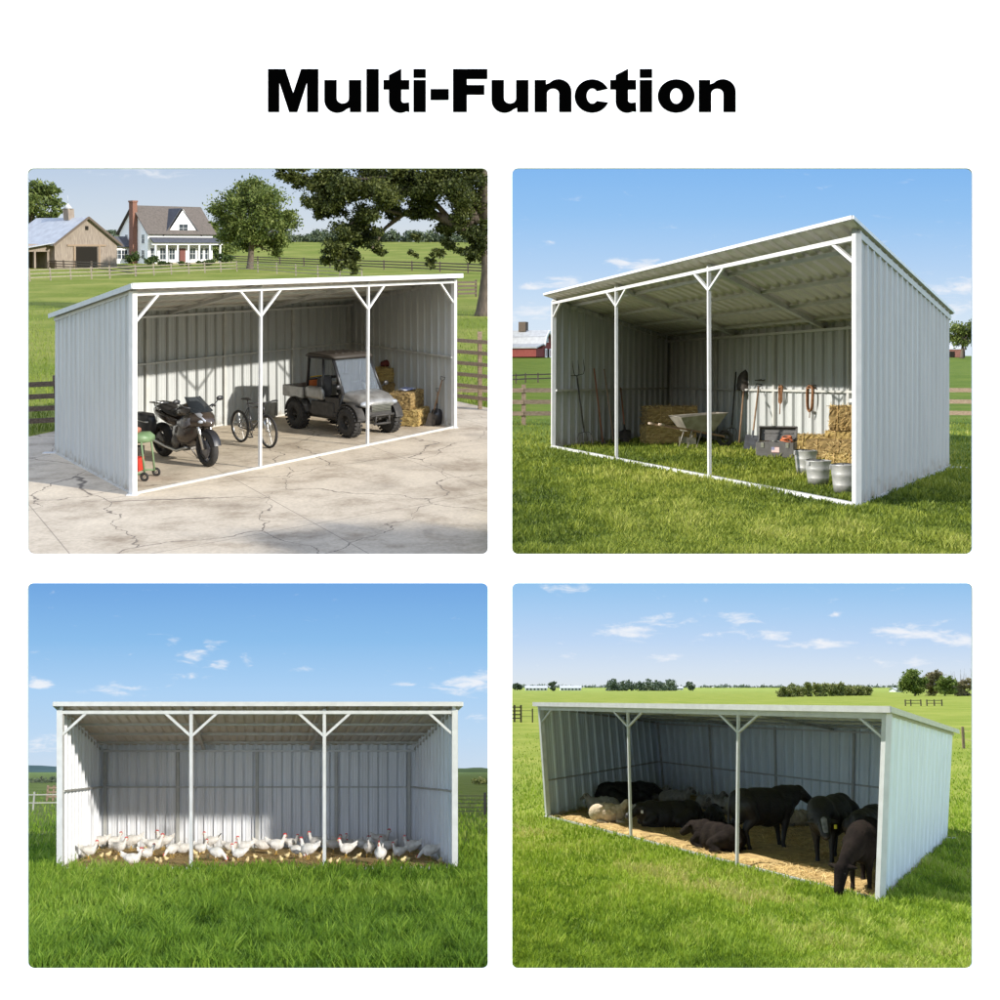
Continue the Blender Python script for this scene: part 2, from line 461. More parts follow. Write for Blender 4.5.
# ------------------------------------------------------------------ grass blades
def inpoly(x, y, poly):
    c = np.zeros(len(x), bool); j = len(poly) - 1
    for i in range(len(poly)):
        xi, yi = poly[i]; xj, yj = poly[j]
        c ^= ((yi > y) != (yj > y)) & (x < (xj - xi) * (y - yi) / ((yj - yi) or 1e-9) + xi); j = i
    return c

def blades(P, name, m, N_, px0, px1, r0, r1, hh, w, exclude=(), bias=1.0, seed=1, label=None, tonef=None, lay=0.0, include=None, rowpow=1.0, lift=0.0):
    R = np.random.RandomState(seed)
    px = R.uniform(px0, px1, N_); row = r0 + (r1 - r0) * R.rand(N_) ** rowpow
    keep = np.ones(N_, bool)
    for poly in exclude: keep &= ~inpoly(px, row, poly)
    if include is not None: keep &= inpoly(px, row, include)
    px, row = px[keep], row[keep]; n = len(px)
    u = (px - 500) / F; v = (500 - row) / F; ct, st = math.cos(P.t), math.sin(P.t)
    dy = ct + v * st; dz = -st + v * ct
    k = -P.eye / dz; X = u * k; Y = dy * k; Z = np.zeros(n) + lift
    patch = vn1(X * .5, Y * .35); tuft = .6 * vn2(X * 3.4, Y * 1.9) + .4 * vn3(X * 7.0, Y * 3.5)
    H = hh * (.45 + .9 * R.rand(n)) * (.25 + 1.5 * tuft)
    W = w * (.6 + .8 * R.rand(n)) * (Y / Y.min()) ** .5
    a = R.uniform(0, 2 * np.pi, n); ln = R.uniform(.15, .75, n) + lay
    dx, dyy = np.cos(a), np.sin(a); sx, sy = -dyy, dx
    # blades turn their flat side partly to all directions
    b = R.uniform(0, 2 * np.pi, n); sx, sy = np.cos(b), np.sin(b)
    V = np.empty((n, 5, 3)); c = 1.0 if not lay else .25
    V[:, 0] = np.stack([X - sx * W / 2, Y - sy * W / 2, Z], 1); V[:, 1] = np.stack([X + sx * W / 2, Y + sy * W / 2, Z], 1)
    mx, my, mz = X + dx * ln * H * .35, Y + dyy * ln * H * .35, Z + H * .6 * c
    V[:, 2] = np.stack([mx - sx * W * .4, my - sy * W * .4, mz], 1); V[:, 3] = np.stack([mx + sx * W * .4, my + sy * W * .4, mz], 1)
    V[:, 4] = np.stack([X + dx * ln * H, Y + dyy * ln * H, Z + H * c], 1)
    base = (np.arange(n) * 5)[:, None]
    Fc = np.concatenate([base + np.array([[0, 1, 3]]), base + np.array([[0, 3, 2]]), base + np.array([[2, 3, 4]])], 1).reshape(-1, 3)
    tone = (R.rand(n) * .40 + .55 * tuft + .45 * patch - .22) if tonef is None else tonef(X, Y, R.rand(n))
    me = np_mesh(name, V.reshape(-1, 3), Fc, m, np.repeat(np.clip(tone, 0, 1), 3))
    o = bpy.data.objects.new(name, me); P.col.objects.link(o); o.matrix_world = P.M
    o['kind'] = 'stuff'
    if label: o['label'] = label
    return o

# ------------------------------------------------------------------ the four sheds
steel = wall_mat('painted_sheet_steel', (.44, .455, .45))
steel_blue = wall_mat('pale_blue_sheet_steel', (.76, .83, .86))
steel_white = wall_mat('white_sheet_steel', (.79, .805, .83))
trim = mat('white_powder_coated_tube', (.62, .62, .61), (.55, .55, .54), scale=5, rough=.35)
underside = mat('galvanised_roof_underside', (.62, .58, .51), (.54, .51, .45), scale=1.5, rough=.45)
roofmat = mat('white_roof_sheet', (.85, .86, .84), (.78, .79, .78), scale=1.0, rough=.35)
darkframe = mat('grey_galvanised_frame', (.50, .50, .47), (.42, .42, .40), scale=4, rough=.5)

def shed(P, label, bot, top, mids_px, ribs_side, ribs_back, lift, eu, evf, evb, fh, cw, mw, du, wj, wg, wall=None, hdr=1.0):
    wall = wall or steel
    B = {}; T = {}
    for k in ('FL', 'FR', 'BL', 'BR'):
        if bot.get(k): B[k] = P.ground(*bot[k])
    for k, a, b, c in (('FL', 'FR', 'BL', 'BR'), ('FR', 'FL', 'BR', 'BL'), ('BL', 'FL', 'BR', 'FR'), ('BR', 'FR', 'BL', 'FL')):
        if k not in B: B[k] = B[a] + B[b] - B[c]
    for k in B:
        if top.get(k): T[k] = P.at(top[k][0], top[k][1], B[k].y)
    for k, a, b, c in (('FL', 'FR', 'BL', 'BR'), ('FR', 'FL', 'BR', 'BL'), ('BL', 'FL', 'BR', 'FR'), ('BR', 'FR', 'BL', 'FL')):
        if k not in T: T[k] = T[a] + T[b] - T[c]
    def Q(u, v, w):
        b = (B['FL'] * (1 - u) + B['FR'] * u) * (1 - v) + (B['BL'] * (1 - u) + B['BR'] * u) * v
        t = (T['FL'] * (1 - u) + T['FR'] * u) * (1 - v) + (T['BL'] * (1 - u) + T['BR'] * u) * v
        return b * (1 - w) + t * w
    c = (B['FL'] + B['FR'] + B['BL'] + B['BR']) / 4
    root = thing(P, 'open_front_shed', label, 'shed', c, lean=False)
    U = (B['FR'] - B['FL']).normalized(); Vv = (B['BL'] - B['FL']).normalized()
    nb = Vector((U.y, -U.x, 0)).normalized()
    if nb.dot(Vv) < 0: nb = -nb               # outward normal of the back wall
    nl = Vector((Vv.y, -Vv.x, 0)).normalized()
    if nl.dot(U) > 0: nl = -nl                 # outward normal of the left wall
    prof = [(0, 0), (.006, -2.2), (.030, -2.2), (.036, 0), (.09, 0), (.14, 1), (.24, 1), (.29, 0), (.50, 0), (.53, .35), (.58, .35), (.61, 0), (.78, 0), (.80, .3), (.84, .3), (.86, 0)]
    def sheet(fn, nv, n, amp):
        mb = MB(); vs = []; fs = []; pts = []
        for i in range(n):
            for a, o in prof: pts.append(((i + a) / n, o))
        pts.append((1.0, 0))
        for s, o in pts:
            vs += [fn(s, 0) + nv * amp * o, fn(s, 1) + nv * amp * o]
        k = len(pts)
        vs2 = [v + nv * .006 for v in vs]
        for i in range(k - 1):
            fs.append((2 * i, 2 * i + 2, 2 * i + 3, 2 * i + 1)); fs.append((2 * k + 2 * i, 2 * k + 2 * i + 1, 2 * k + 2 * i + 3, 2 * k + 2 * i + 2))
        mb.add(vs + vs2, fs, False); return mb
    hf = (T['FL'] - B['FL']).z; hb = (T['BL'] - B['BL']).z
    a = .026
    wl = thing_part = sheet(lambda s, h: Q(0, s, .012 + h * (.99 + (lift + .02) / (hf + (hb - hf) * s))), nl, ribs_side, a).build('side_wall', wall, root, off=c)
    wr = sheet(lambda s, h: Q(1, s, .012 + h * (.99 + (lift + .02) / (hf + (hb - hf) * s))), -nl, ribs_side, a).build('side_wall', wall, root, off=c)
    wb = sheet(lambda s, h: Q(s, 1, .012 + h * (.99 + (lift + .02) / hb)), nb, ribs_back, a).build('back_wall', wall, root, off=c)
    # roof: corrugated sheet with thickness, fascia and side trims
    def RF(u, v, dz=0): return Q(u, v, 1) + Vector((0, 0, lift + dz))
    mb = MB(); vs = []; fs = []; n = int(ribs_back * 1.2); pts = []
    for i in range(n):
        for q, o in ((0, 0), (.15, 1), (.35, 1), (.5, 0)): pts.append(((i + q) / n, o))
    pts.append((1.0, 0)); u0, u1 = -eu, 1 + eu
    for s, o in pts:
        for v in (-evf, 1 + evb): vs.append(RF(u0 + (u1 - u0) * s, v, o * .03))
    k = len(pts); vs2 = [v + Vector((0, 0, .008)) for v in vs]
    for i in range(k - 1):
        fs.append((2 * i, 2 * i + 1, 2 * i + 3, 2 * i + 2)); fs.append((2 * k + 2 * i, 2 * k + 2 * i + 2, 2 * k + 2 * i + 3, 2 * k + 2 * i + 1))
    mi = [0, 1] * (k - 1)
    mb.add(vs + vs2, fs, False); mb.m = mi
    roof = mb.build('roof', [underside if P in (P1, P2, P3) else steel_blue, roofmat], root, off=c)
    mb = MB()
    mb.beam(RF(u0, -evf, -fh / 2 + .05), RF(u1, -evf, -fh / 2 + .05), .03, fh)
    mb.build('front_fascia', trim, roof, off=c)
    for s in (u0, u1):
        mb = MB(); mb.beam(RF(s, -evf, -fh / 2 + .05), RF(s, 1 + evb, -fh / 2 + .05), .03, fh * .9); mb.build('side_trim', trim if P is not P1 else wall, roof, off=c)
    # frames
    def umid(px):
        lo, hi = 0., 1.
        for _ in range(40):
            m_ = (lo + hi) / 2
            if P.proj(Q(m_, 0, 0))[0] < px: lo = m_
            else: hi = m_
        return lo
    us = [0] + [umid(p) for p in mids_px] + [1]
    for i, u in enumerate(us):
        w = cw if i in (0, len(us) - 1) else mw
        mb = MB(); e = 0.0
        mb.beam(Q(u, 0, 0) - nb * .0, Q(u, 0, 1), w, w, up=nb); mb.build('front_post', trim, root, off=c)
        for sgn in (-1, 1):
            uu = u + sgn * du
            if -.001 < uu < 1.001:
                mb = MB(); mb.beam(Q(u, 0, wj), Q(uu, 0, .985), mw * .8, mw * .8, up=nb); mb.build('brace', trim, root, off=c)
    mb = MB(); mb.beam(Q(0, 0, .985) , Q(1, 0, .985), mw * 1.3, mw * 1.1 * hdr); mb.build('header_beam', trim, root, off=c)
    mb = MB(); mb.beam(Q(0, 1, .97) - nb * .06, Q(1, 1, .97) - nb * .06, .07, .05); mb.build('top_rail', trim, root, off=c)
    for nm, A, D in (('front_sill', (0, 0), (1, 0)), ('base_rail', (0, 0), (0, 1)), ('base_rail', (1, 0), (1, 1)), ('base_rail', (0, 1), (1, 1))):
        mb = MB(); mb.beam(Q(*A, 0) + Vector((0, 0, .02)), Q(*D, 0) + Vector((0, 0, .03)), .05, .05 if nm == 'front_sill' else .05); mb.build(nm, (darkframe if P in (P1, P4) else trim) if nm == 'front_sill' else darkframe, root, off=c)
    zg = wg * hb
    for (A, D, ins) in (((0, 1), (1, 1), -nb * .05), ((0, 0), (0, 1), -nl * .05), ((1, 0), (1, 1), nl * .05)):
        ha = Q(*A, 1).z; hd = Q(*D, 1).z
        mb = MB(); mb.beam(Q(*A, zg / ha) + ins, Q(*D, zg / hd) + ins, .07, .04); mb.build('girt', darkframe, root, off=c)
    for u in (.02, .25, .5, .75, .98):
        mb = MB(); mb.beam(Q(u, 1, 0) - nb * .05, Q(u, 1, .99) - nb * .05, .08, .05, up=nb); mb.build('back_post', darkframe, root, off=c)
    for u in us:
        mb = MB(); mb.beam(Q(u, 0, 1) - Vector((0, 0, .01)), Q(u, 1, 1) - Vector((0, 0, .03)), .07, .07); mb.build('rafter', darkframe, root, off=c)
    for v in (.12, .37, .62, .87):
        mb = MB(); mb.beam(Q(0, v, 1) + Vector((0, 0, lift - .045)), Q(1, v, 1) + Vector((0, 0, lift - .045)), .05, .05); mb.build('purlin', darkframe, root, off=c)
    for u in (0, 1):
        mb = MB(); p = Q(u, 0, 0); mb.box(p - c + Vector((0, 0, .012)) , (cw * 1.9, cw * 1.9, .02)); mb.build('foot_plate', trim, root)
        mb = MB(); p = Q(u, 1, 0); mb.box(p - c + Vector((0, 0, .012)) + (nl * -.1 if u else nl * .1), (.3, .14, .02)); mb.build('foot_plate', trim, root)
    for nm, q in (('roofFL', RF(u0, -evf, .035)), ('roofFR', RF(u1, -evf, .035)), ('roofBL', RF(u0, 1 + evb)), ('roofBR', RF(u1, 1 + evb)), ('BLb', Q(0, 1, 0)), ('BLt', Q(0, 1, 1)), ('BRb', Q(1, 1, 0)), ('BRt', Q(1, 1, 1))):
        print('SHED', P.key, nm, [round(a) for a in P.proj(q)])
    print('SHED', P.key, 'len', (B['FR'] - B['FL']).length, 'dep', (B['BL'] - B['FL']).length, 'hf', hf, 'hb', hb, 'us', us)
    root['note'] = ''; del root['note']
    return dict(Q=Q, B=B, T=T, root=root, nb=nb, nl=nl, U=U, V=Vv, us=us, c=c)

S1 = shed(P1, "white steel shed on cracked concrete with motorcycle, bicycle and utility vehicle inside",
          dict(FL=(133, 495), FR=(454, 428), BL=(55, 453)), dict(FL=(133, 291), FR=(454, 279.5), BL=(55.5, 318)),
          (260, 367.5), 16, 32, .06, .012, .05, .03, .10, .105, .055, .06, .84, .6)
S2 = shed(P2, "white steel shed on the lawn with hay forks, wheelbarrow and buckets inside",
          dict(FL=(553, 447.5), FR=(857, 508), BR=(949, 468)), dict(FL=(553.5, 301), FR=(857, 233.5), BR=(949, 316)),
          (616.5, 709.5), 19, 30, .05, .006, .06, .03, .04, .07, .045, .045, .89, .485)
S3 = shed(P3, "white steel shed facing the viewer squarely, with white hens on straw inside",
          dict(FL=(60.5, 869.5), FR=(455, 869.5), BL=(99.3, 849), BR=(415.5, 849)), dict(FL=(60.5, 710), FR=(455, 710), BL=(99.3, 748), BR=(415.5, 748)),
          (191.3, 324.5), 12, 33, .08, .014, .04, .03, .09, .12, .065, .068, .83, .61, wall=steel_white)
S4 = shed(P4, "white steel shed on the pasture sheltering black cattle and sheep",
          dict(FL=(548, 817), FR=(880, 901.5), BR=(947, 838)), dict(FL=(540.5, 706.5), FR=(887, 713), BR=(952.5, 733)),
          (631, 737), 15, 34, .06, .012, .035, .03, .12, .13, .06, .055, .853, .42, wall=steel_blue, hdr=1.8)

# ------------------------------------------------------------------ suns (directions read off the shadows)
def sundir(P, S, top_px, top_u, shadow_px, on):
    """top: a point of the front frame (u, w); shadow on the back wall or the ground"""
    a = S['Q'](top_u[0], 0, top_u[1])
    s = P.plane(*shadow_px, S['B']['BR'], S['nb']) if on == 'back' else P.ground(*shadow_px)
    return (a - s).normalized()
d1 = sundir(P1, S1, None, (S1['us'][2], .84), (196, 391), 'back')
d2 = sundir(P2, S2, None, (S2['us'][1], .89), (840, 402), 'back')
d4 = (S4['Q'](1, -.035, 1) + Vector((0, 0, .02)) - P4.ground(987, 910)).normalized()
d3 = (S3['Q'](1, -.04, 1) + Vector((0, 0, .02)) - P3.plane(267, 817, S3['B']['BR'], S3['nb'])).normalized()
for P, d in ((P1, d1), (P2, d2), (P3, d3), (P4, d4)):
    print('SUN', P.key, [round(x, 2) for x in d], 'elev', round(math.degrees(math.asin(d.z)), 1))
# strengths
sun(P1, d1, 3.3, angle=.9)
sun(P2, d2, 3.3)
sun(P3, d3, 2.0, angle=2.0)
sun(P4, d4, 3.7, color=(1, .97, .92))

# ------------------------------------------------------------------ display board with four openings and lettering
def smooth_corner(x0, y0, x1, y1, r, n=6):
    pts = []
    for cx, cy, a0 in ((x1 - r, y0 + r, -90), (x1 - r, y1 - r, 0), (x0 + r, y1 - r, 90), (x0 + r, y0 + r, 180)):
        for i in range(n + 1):
            a = math.radians(a0 + 90 * i / n); pts.append((cx + r * math.cos(a), cy + r * math.sin(a)))
    return pts
def flat_curve(name, loops, depth, m, parent, place_col, grow=0):
    cu = bpy.data.curves.new(name, 'CURVE'); cu.dimensions = '2D'; cu.fill_mode = 'BOTH'; cu.extrude = depth / 2; cu.offset = grow
    for lp in loops:
        s = cu.splines.new('POLY'); s.points.add(len(lp) - 1); s.use_cyclic_u = True
        for p, q in zip(s.points, lp): p.co = (q[0], q[1], 0, 1)
    o = bpy.data.objects.new(name, cu); SC.collection.objects.link(o)
    me = bpy.data.meshes.new_from_object(o); bpy.data.objects.remove(o)
    me.materials.clear(); me.materials.append(m)
    o = bpy.data.objects.new(name, me); place_col.objects.link(o); PLACE_OF[o.name] = place_col
    if parent: o.parent = parent
    return o
BY = 9.0; S_ = BY / F
bcol = bpy.data.collections.new('board_place'); SC.collection.children.link(bcol)
def bp(x, y): return ((x - 500) * S_, (500 - y) * S_)
board_m = mat('white_painted_board', (.93, .93, .93), (.92, .92, .92), scale=3, rough=.8)
ink = mat('black_lettering_paint', (.0005, .0005, .0005), rough=1.0, spec=0)
loops = [[bp(-40, -40), bp(1040, -40), bp(1040, 1025), bp(-40, 1025)]]
for x0, y0, x1, y1 in ((28, 168.5, 488, 554), (512, 168.5, 972, 554), (28, 583, 488, 968.5), (512, 583, 972, 968.5)):
    loops.append([bp(*p) for p in smooth_corner(x0, y0, x1, y1, 6)])
board = flat_curve('display_board', loops, .02, board_m, None, bcol)
board.rotation_euler = (math.radians(90), 0, 0); board.location = (0, BY, 0)
tag(board, "large white display board with black heading and four rounded openings onto the sheds", "display board")
# lettering: heavy grotesque drawn by hand; units are thousandths of the picture, baseline at row 112
def arc(cx, cy, rx, ry, a0, a1, n=14): return [(cx + rx * math.cos(math.radians(a0 + (a1 - a0) * i / n)), cy + ry * math.sin(math.radians(a0 + (a1 - a0) * i / n))) for i in range(n + 1)]
def rect(x0, y0, x1, y1): return [(x0, y0), (x1, y0), (x1, y1), (x0, y1)]
G = {}
G['M'] = [[(0, 0), (0, 42), (16.6, 42), (24.8, 17), (33, 42), (49.5, 42), (49.5, 0), (39, 0), (39, 32), (28.6, 0), (21, 0), (10.5, 32), (10.5, 0)]]
G['u'] = [[(0, 31), (11.5, 31), (11.5, 13)] + arc(18, 13, 6.5, 5.5, 180, 360, 10) + [(24.5, 31), (36, 31), (36, 0), (25.5, 0), (25.5, 4.6)] + arc(12.5, 11.5, 12.5, 12.3, -45, -180, 12)]
G['n'] = [[(36 - x, 31 - y) for x, y in G['u'][0]]]
G['l'] = [rect(0, 0, 11.5, 42)]; G['i'] = [rect(0, 0, 11.5, 31), rect(0, 34.2, 11.5, 42)]; G['-'] = [rect(0, 12, 17.5, 22)]
G['F'] = [[(0, 0), (0, 42), (33.5, 42), (33.5, 33), (13, 33), (13, 26), (30.5, 26), (30.5, 17.2), (13, 17.2), (13, 0)]]
G['t'] = [[(5.5, 22.5), (0, 22.5), (0, 31), (5.5, 31), (5.5, 36), (17, 42), (17, 31), (25, 31), (25, 22.5), (17, 22.5), (17, 11)] + arc(20.5, 11, 3.5, 2.9, 180, 270, 5) + [(24.8, 8.6), (25.2, .2)] + arc(16.5, 10, 11, 10.8, -60, -180, 10)]
G['o'] = [arc(18, 15.5, 18, 16.2, 0, 350, 35), arc(18, 15.5, 6.6, 8.4, 0, 345, 23)]
G['c'] = [arc(17, 15.5, 17, 16.2, 28, 335, 30) + arc(17.2, 15.5, 6.2, 8.2, 318, 40, 20)[::1]]
loops = []
for ch, x in (('M', 268.7), ('u', 325), ('l', 367), ('t', 384), ('i', 414), ('-', 431), ('F', 453.5), ('u', 492), ('n', 535), ('c', 575), ('t', 610.5), ('i', 640), ('o', 658), ('n', 699)):
    for g in G[ch]: loops.append([((x + a - 500) * S_, (500 - 112 + b) * S_) for a, b in g])
let = flat_curve('lettering', loops, .004, ink, board, bcol, grow=.5 * S_)
let.location = (0, 0, .0125)
let['label'] = "black heading that reads Multi-Function"
added_board_sun = bpy.data.lights.new("sun", 'SUN'); added_board_sun.energy = 2.4; added_board_sun.angle = .02  # extra sun lamp added to light the board alone and keep it white
lo = bpy.data.objects.new("sun", added_board_sun); SC.collection.objects.link(lo); lo.rotation_euler = Vector((.1, -.8, .5)).to_track_quat('Z', 'Y').to_euler()
lo.light_linking.receiver_collection = bcol; lo.light_linking.blocker_collection = bcol

# ------------------------------------------------------------------ ground, skies
g1 = lawn_mat('meadow_grass', (.11, .15, .022), (.20, .235, .035), (.30, .29, .075), s1=.12, s2=3.0)
g2 = lawn_mat('mown_lawn', (.08, .13, .015), (.15, .21, .025), (.20, .24, .04), s1=.3, s2=7)
g3 = lawn_mat('lush_grass_soil', (.13, .19, .04), (.22, .30, .06), (.32, .36, .12), s1=.3, s2=8)
g4 = lawn_mat('pasture', (.12, .16, .025), (.19, .25, .035), (.27, .29, .07), s1=.12, s2=5)
ground_sheet(P1, 'grass_field', g1, -150, 499, 16.9, 700)
ground_sheet(P2, 'lawn', g2, 501, 1150, 8.9, 900)
ground_sheet(P3, 'lawn', g3, -150, 499, 4.0, 2600)
ground_sheet(P4, 'pasture', g4, 501, 1150, 4.0, 3200)
W_ = lambda s: tuple(s)
R1, R2, R3, R4 = 900, 1400, 3200, 3800
def cl(P, R, x, y, rx, ry, s):
    p = P.at(x, y, R); k = P.at(x + rx, y, R); q = P.at(x, y + ry, R)
    return (p.x / R, p.z / R, abs(k.x - p.x) / R, abs(q.z - p.z) / R, s)
def _l(c): return c
def el(P, R, y): return P.at(500, y, R).z / R
sky_sheet(P1, sky_mat('sky_over_farmyard', [(el(P1, R1, 260), lin(222, 226, 228)), (el(P1, R1, 215), lin(208, 220, 232)), (el(P1, R1, 168), lin(190, 208, 230)), (el(P1, R1, 90), lin(150, 185, 225))], R1,
          [cl(P1, R1, 150, 172, 60, 8, .35), cl(P1, R1, 240, 190, 50, 10, .3)], 3.1), -150, 499, -40, 260, R1)
sky_sheet(P2, sky_mat('sky_over_lawn', [(el(P2, R2, 365), lin(226, 236, 246)), (el(P2, R2, 320), lin(212, 229, 246)), (el(P2, R2, 270), lin(182, 212, 244)), (el(P2, R2, 215), lin(150, 196, 242)), (el(P2, R2, 168), lin(132, 185, 240)), (el(P2, R2, 90), lin(90, 150, 225))], R2,
          [cl(P2, R2, 532, 286, 26, 6, .62), cl(P2, R2, 568, 282, 22, 7, .75), cl(P2, R2, 618, 263, 16, 7, .7), cl(P2, R2, 650, 266, 22, 8, .8), cl(P2, R2, 883, 242, 9, 4, .62), cl(P2, R2, 955, 288, 45, 10, .75), cl(P2, R2, 960, 310, 50, 12, .6), cl(P2, R2, 530, 310, 50, 14, .45), cl(P2, R2, 551, 243, 6, 3, .45), cl(P2, R2, 630, 288, 70, 12, .35)], 1.7), 501, 1150, -60, 420, R2)
sky_sheet(P3, sky_mat('sky_over_poultry_shed', [(el(P3, R3, 772), lin(205, 221, 238)), (el(P3, R3, 735), lin(190, 217, 243)), (el(P3, R3, 690), lin(172, 209, 244)), (el(P3, R3, 640), lin(140, 190, 236)), (el(P3, R3, 583), lin(114, 168, 226)), (el(P3, R3, 560), lin(96, 152, 216))], R3,
          [cl(P3, R3, 41, 685, 16, 6, .85), cl(P3, R3, 196, 658, 18, 7, .85), cl(P3, R3, 222, 664, 12, 6, .65), cl(P3, R3, 172, 642, 12, 6, .45), cl(P3, R3, 215, 645, 12, 6, .45), cl(P3, R3, 122, 690, 32, 7, .62), cl(P3, R3, 180, 676, 26, 4, .5), cl(P3, R3, 465, 685, 34, 11, .78), cl(P3, R3, 488, 676, 20, 9, .7), cl(P3, R3, 405, 684, 12, 3, .5), cl(P3, R3, 300, 669, 16, 4, .4), cl(P3, R3, 45, 745, 40, 12, .5), cl(P3, R3, 480, 716, 16, 4, .45), cl(P3, R3, 248, 660, 8, 8, .45)], 5.3), -150, 499, -60, 640, R3)
sky_sheet(P4, sky_mat('sky_over_pasture', [(el(P4, R4, 688), lin(222, 230, 236)), (el(P4, R4, 668), lin(212, 226, 242)), (el(P4, R4, 640), lin(190, 215, 244)), (el(P4, R4, 612), lin(170, 206, 242)), (el(P4, R4, 583), lin(148, 195, 238)), (el(P4, R4, 560), lin(120, 176, 236))], R4,
          [cl(P4, R4, 568, 587, 28, 6, .75), cl(P4, R4, 632, 631, 34, 8, .85), cl(P4, R4, 660, 622, 40, 9, .55), cl(P4, R4, 733, 620, 26, 7, .62), cl(P4, R4, 707, 635, 16, 4, .55), cl(P4, R4, 770, 637, 34, 8, .75), cl(P4, R4, 820, 644, 52, 5, .75), cl(P4, R4, 910, 634, 44, 9, .85), cl(P4, R4, 955, 640, 40, 8, .75), cl(P4, R4, 838, 615, 9, 4, .62), cl(P4, R4, 655, 657, 48, 4, .6), cl(P4, R4, 750, 659, 44, 4, .55), cl(P4, R4, 560, 643, 10, 3, .5), cl(P4, R4, 585, 655, 20, 3, .45), cl(P4, R4, 900, 662, 60, 6, .5), cl(P4, R4, 946, 621, 14, 4, .5)], 8.8), 501, 1150, -80, 460, R4)

# ------------------------------------------------------------------ concrete yard (cracked slab)
def concrete_mat():
    m = bpy.data.materials.new('cracked_concrete'); m.use_nodes = True
    nt = m.node_tree; N = nt.nodes; L = nt.links; bs = N['Principled BSDF']
    tc = N.new('ShaderNodeTexCoord')
    dn = N.new('ShaderNodeTexNoise'); dn.inputs['Scale'].default_value = .9; dn.inputs['Detail'].default_value = 6; dn.inputs['Roughness'].default_value = .52; L.new(tc.outputs['Object'], dn.inputs['Vector'])
    sb = N.new('ShaderNodeVectorMath'); sb.operation = 'SUBTRACT'; sb.inputs[1].default_value = (.5, .5, .5); L.new(dn.outputs['Color'], sb.inputs[0])
    sc = N.new('ShaderNodeVectorMath'); sc.operation = 'SCALE'; sc.inputs[3].default_value = 1.1; L.new(sb.outputs[0], sc.inputs[0])
    ad = N.new('ShaderNodeVectorMath'); L.new(tc.outputs['Object'], ad.inputs[0]); L.new(sc.outputs[0], ad.inputs[1])
    mp = N.new('ShaderNodeMapping'); mp.inputs['Scale'].default_value = (.40, .25, 0); mp.inputs['Rotation'].default_value = (0, 0, .5); L.new(ad.outputs[0], mp.inputs[0])
    vo = N.new('ShaderNodeTexVoronoi'); vo.feature = 'DISTANCE_TO_EDGE'; vo.inputs['Scale'].default_value = 1.0; L.new(mp.outputs[0], vo.inputs['Vector'])
    wd = N.new('ShaderNodeTexNoise'); wd.inputs['Scale'].default_value = .6; wd.inputs['Detail'].default_value = 3; L.new(tc.outputs['Object'], wd.inputs['Vector'])
    thr = N.new('ShaderNodeMapRange'); thr.inputs[1].default_value = .3; thr.inputs[2].default_value = .65; thr.inputs[3].default_value = .002; thr.inputs[4].default_value = .0065; L.new(wd.outputs['Fac'], thr.inputs[0])
    dv = N.new('ShaderNodeMath'); dv.operation = 'DIVIDE'; L.new(vo.outputs['Distance'], dv.inputs[0]); L.new(thr.outputs[0], dv.inputs[1])
    ck = N.new('ShaderNodeMapRange'); ck.inputs[1].default_value = .4; ck.inputs[2].default_value = 1.1; ck.inputs[3].default_value = 1; ck.inputs[4].default_value = 0; L.new(dv.outputs[0], ck.inputs[0])
    n1 = N.new('ShaderNodeTexNoise'); n1.inputs['Scale'].default_value = .8; n1.inputs['Detail'].default_value = 9; n1.inputs['Roughness'].default_value = .72; L.new(tc.outputs['Object'], n1.inputs['Vector'])
    r = N.new('ShaderNodeValToRGB'); e = r.color_ramp.elements; e[0].position = .33; e[1].position = .68; e[0].color = (.30, .235, .16, 1); e[1].color = (.60, .51, .38, 1)
    k = e.new(.5); k.color = (.51, .43, .32, 1); L.new(n1.outputs['Fac'], r.inputs[0])
    n2 = N.new('ShaderNodeTexNoise'); n2.inputs['Scale'].default_value = 14; n2.inputs['Detail'].default_value = 4; L.new(tc.outputs['Object'], n2.inputs['Vector'])
    q = N.new('ShaderNodeMapRange'); q.inputs[1].default_value = .3; q.inputs[2].default_value = .7; q.inputs[3].default_value = .86; q.inputs[4].default_value = 1.08; L.new(n2.outputs['Fac'], q.inputs[0])
    ml = N.new('ShaderNodeVectorMath'); ml.operation = 'SCALE'; L.new(r.outputs[0], ml.inputs[0]); L.new(q.outputs[0], ml.inputs[3])
    mx = N.new('ShaderNodeMix'); mx.data_type = 'RGBA'; mx.inputs[7].default_value = (.15, .12, .09, 1); L.new(ck.outputs[0], mx.inputs[0]); L.new(ml.outputs[0], mx.inputs[6])
    # straight cast joints
    jm = N.new('ShaderNodeMapping'); jm.inputs['Rotation'].default_value = (0, 0, -.62); jm.inputs['Scale'].default_value = (1 / 3.6, 1 / 4.6, 0); jm.inputs['Location'].default_value = (.27, .13, 0); L.new(tc.outputs['Object'], jm.inputs[0])
    fr_ = N.new('ShaderNodeVectorMath'); fr_.operation = 'FRACTION'; L.new(jm.outputs[0], fr_.inputs[0]); js = N.new('ShaderNodeSeparateXYZ'); L.new(fr_.outputs[0], js.inputs[0])
    mn = N.new('ShaderNodeMath'); mn.operation = 'MINIMUM'; L.new(js.outputs[0], mn.inputs[0]); L.new(js.outputs[1], mn.inputs[1])
    jr = N.new('ShaderNodeMapRange'); jr.inputs[1].default_value = .0025; jr.inputs[2].default_value = .006; jr.inputs[3].default_value = .75; jr.inputs[4].default_value = 0; L.new(mn.outputs[0], jr.inputs[0])
    mj = N.new('ShaderNodeMix'); mj.data_type = 'RGBA'; mj.inputs[7].default_value = (.16, .13, .10, 1); L.new(jr.outputs[0], mj.inputs[0]); L.new(mx.outputs[2], mj.inputs[6]); mx = mj
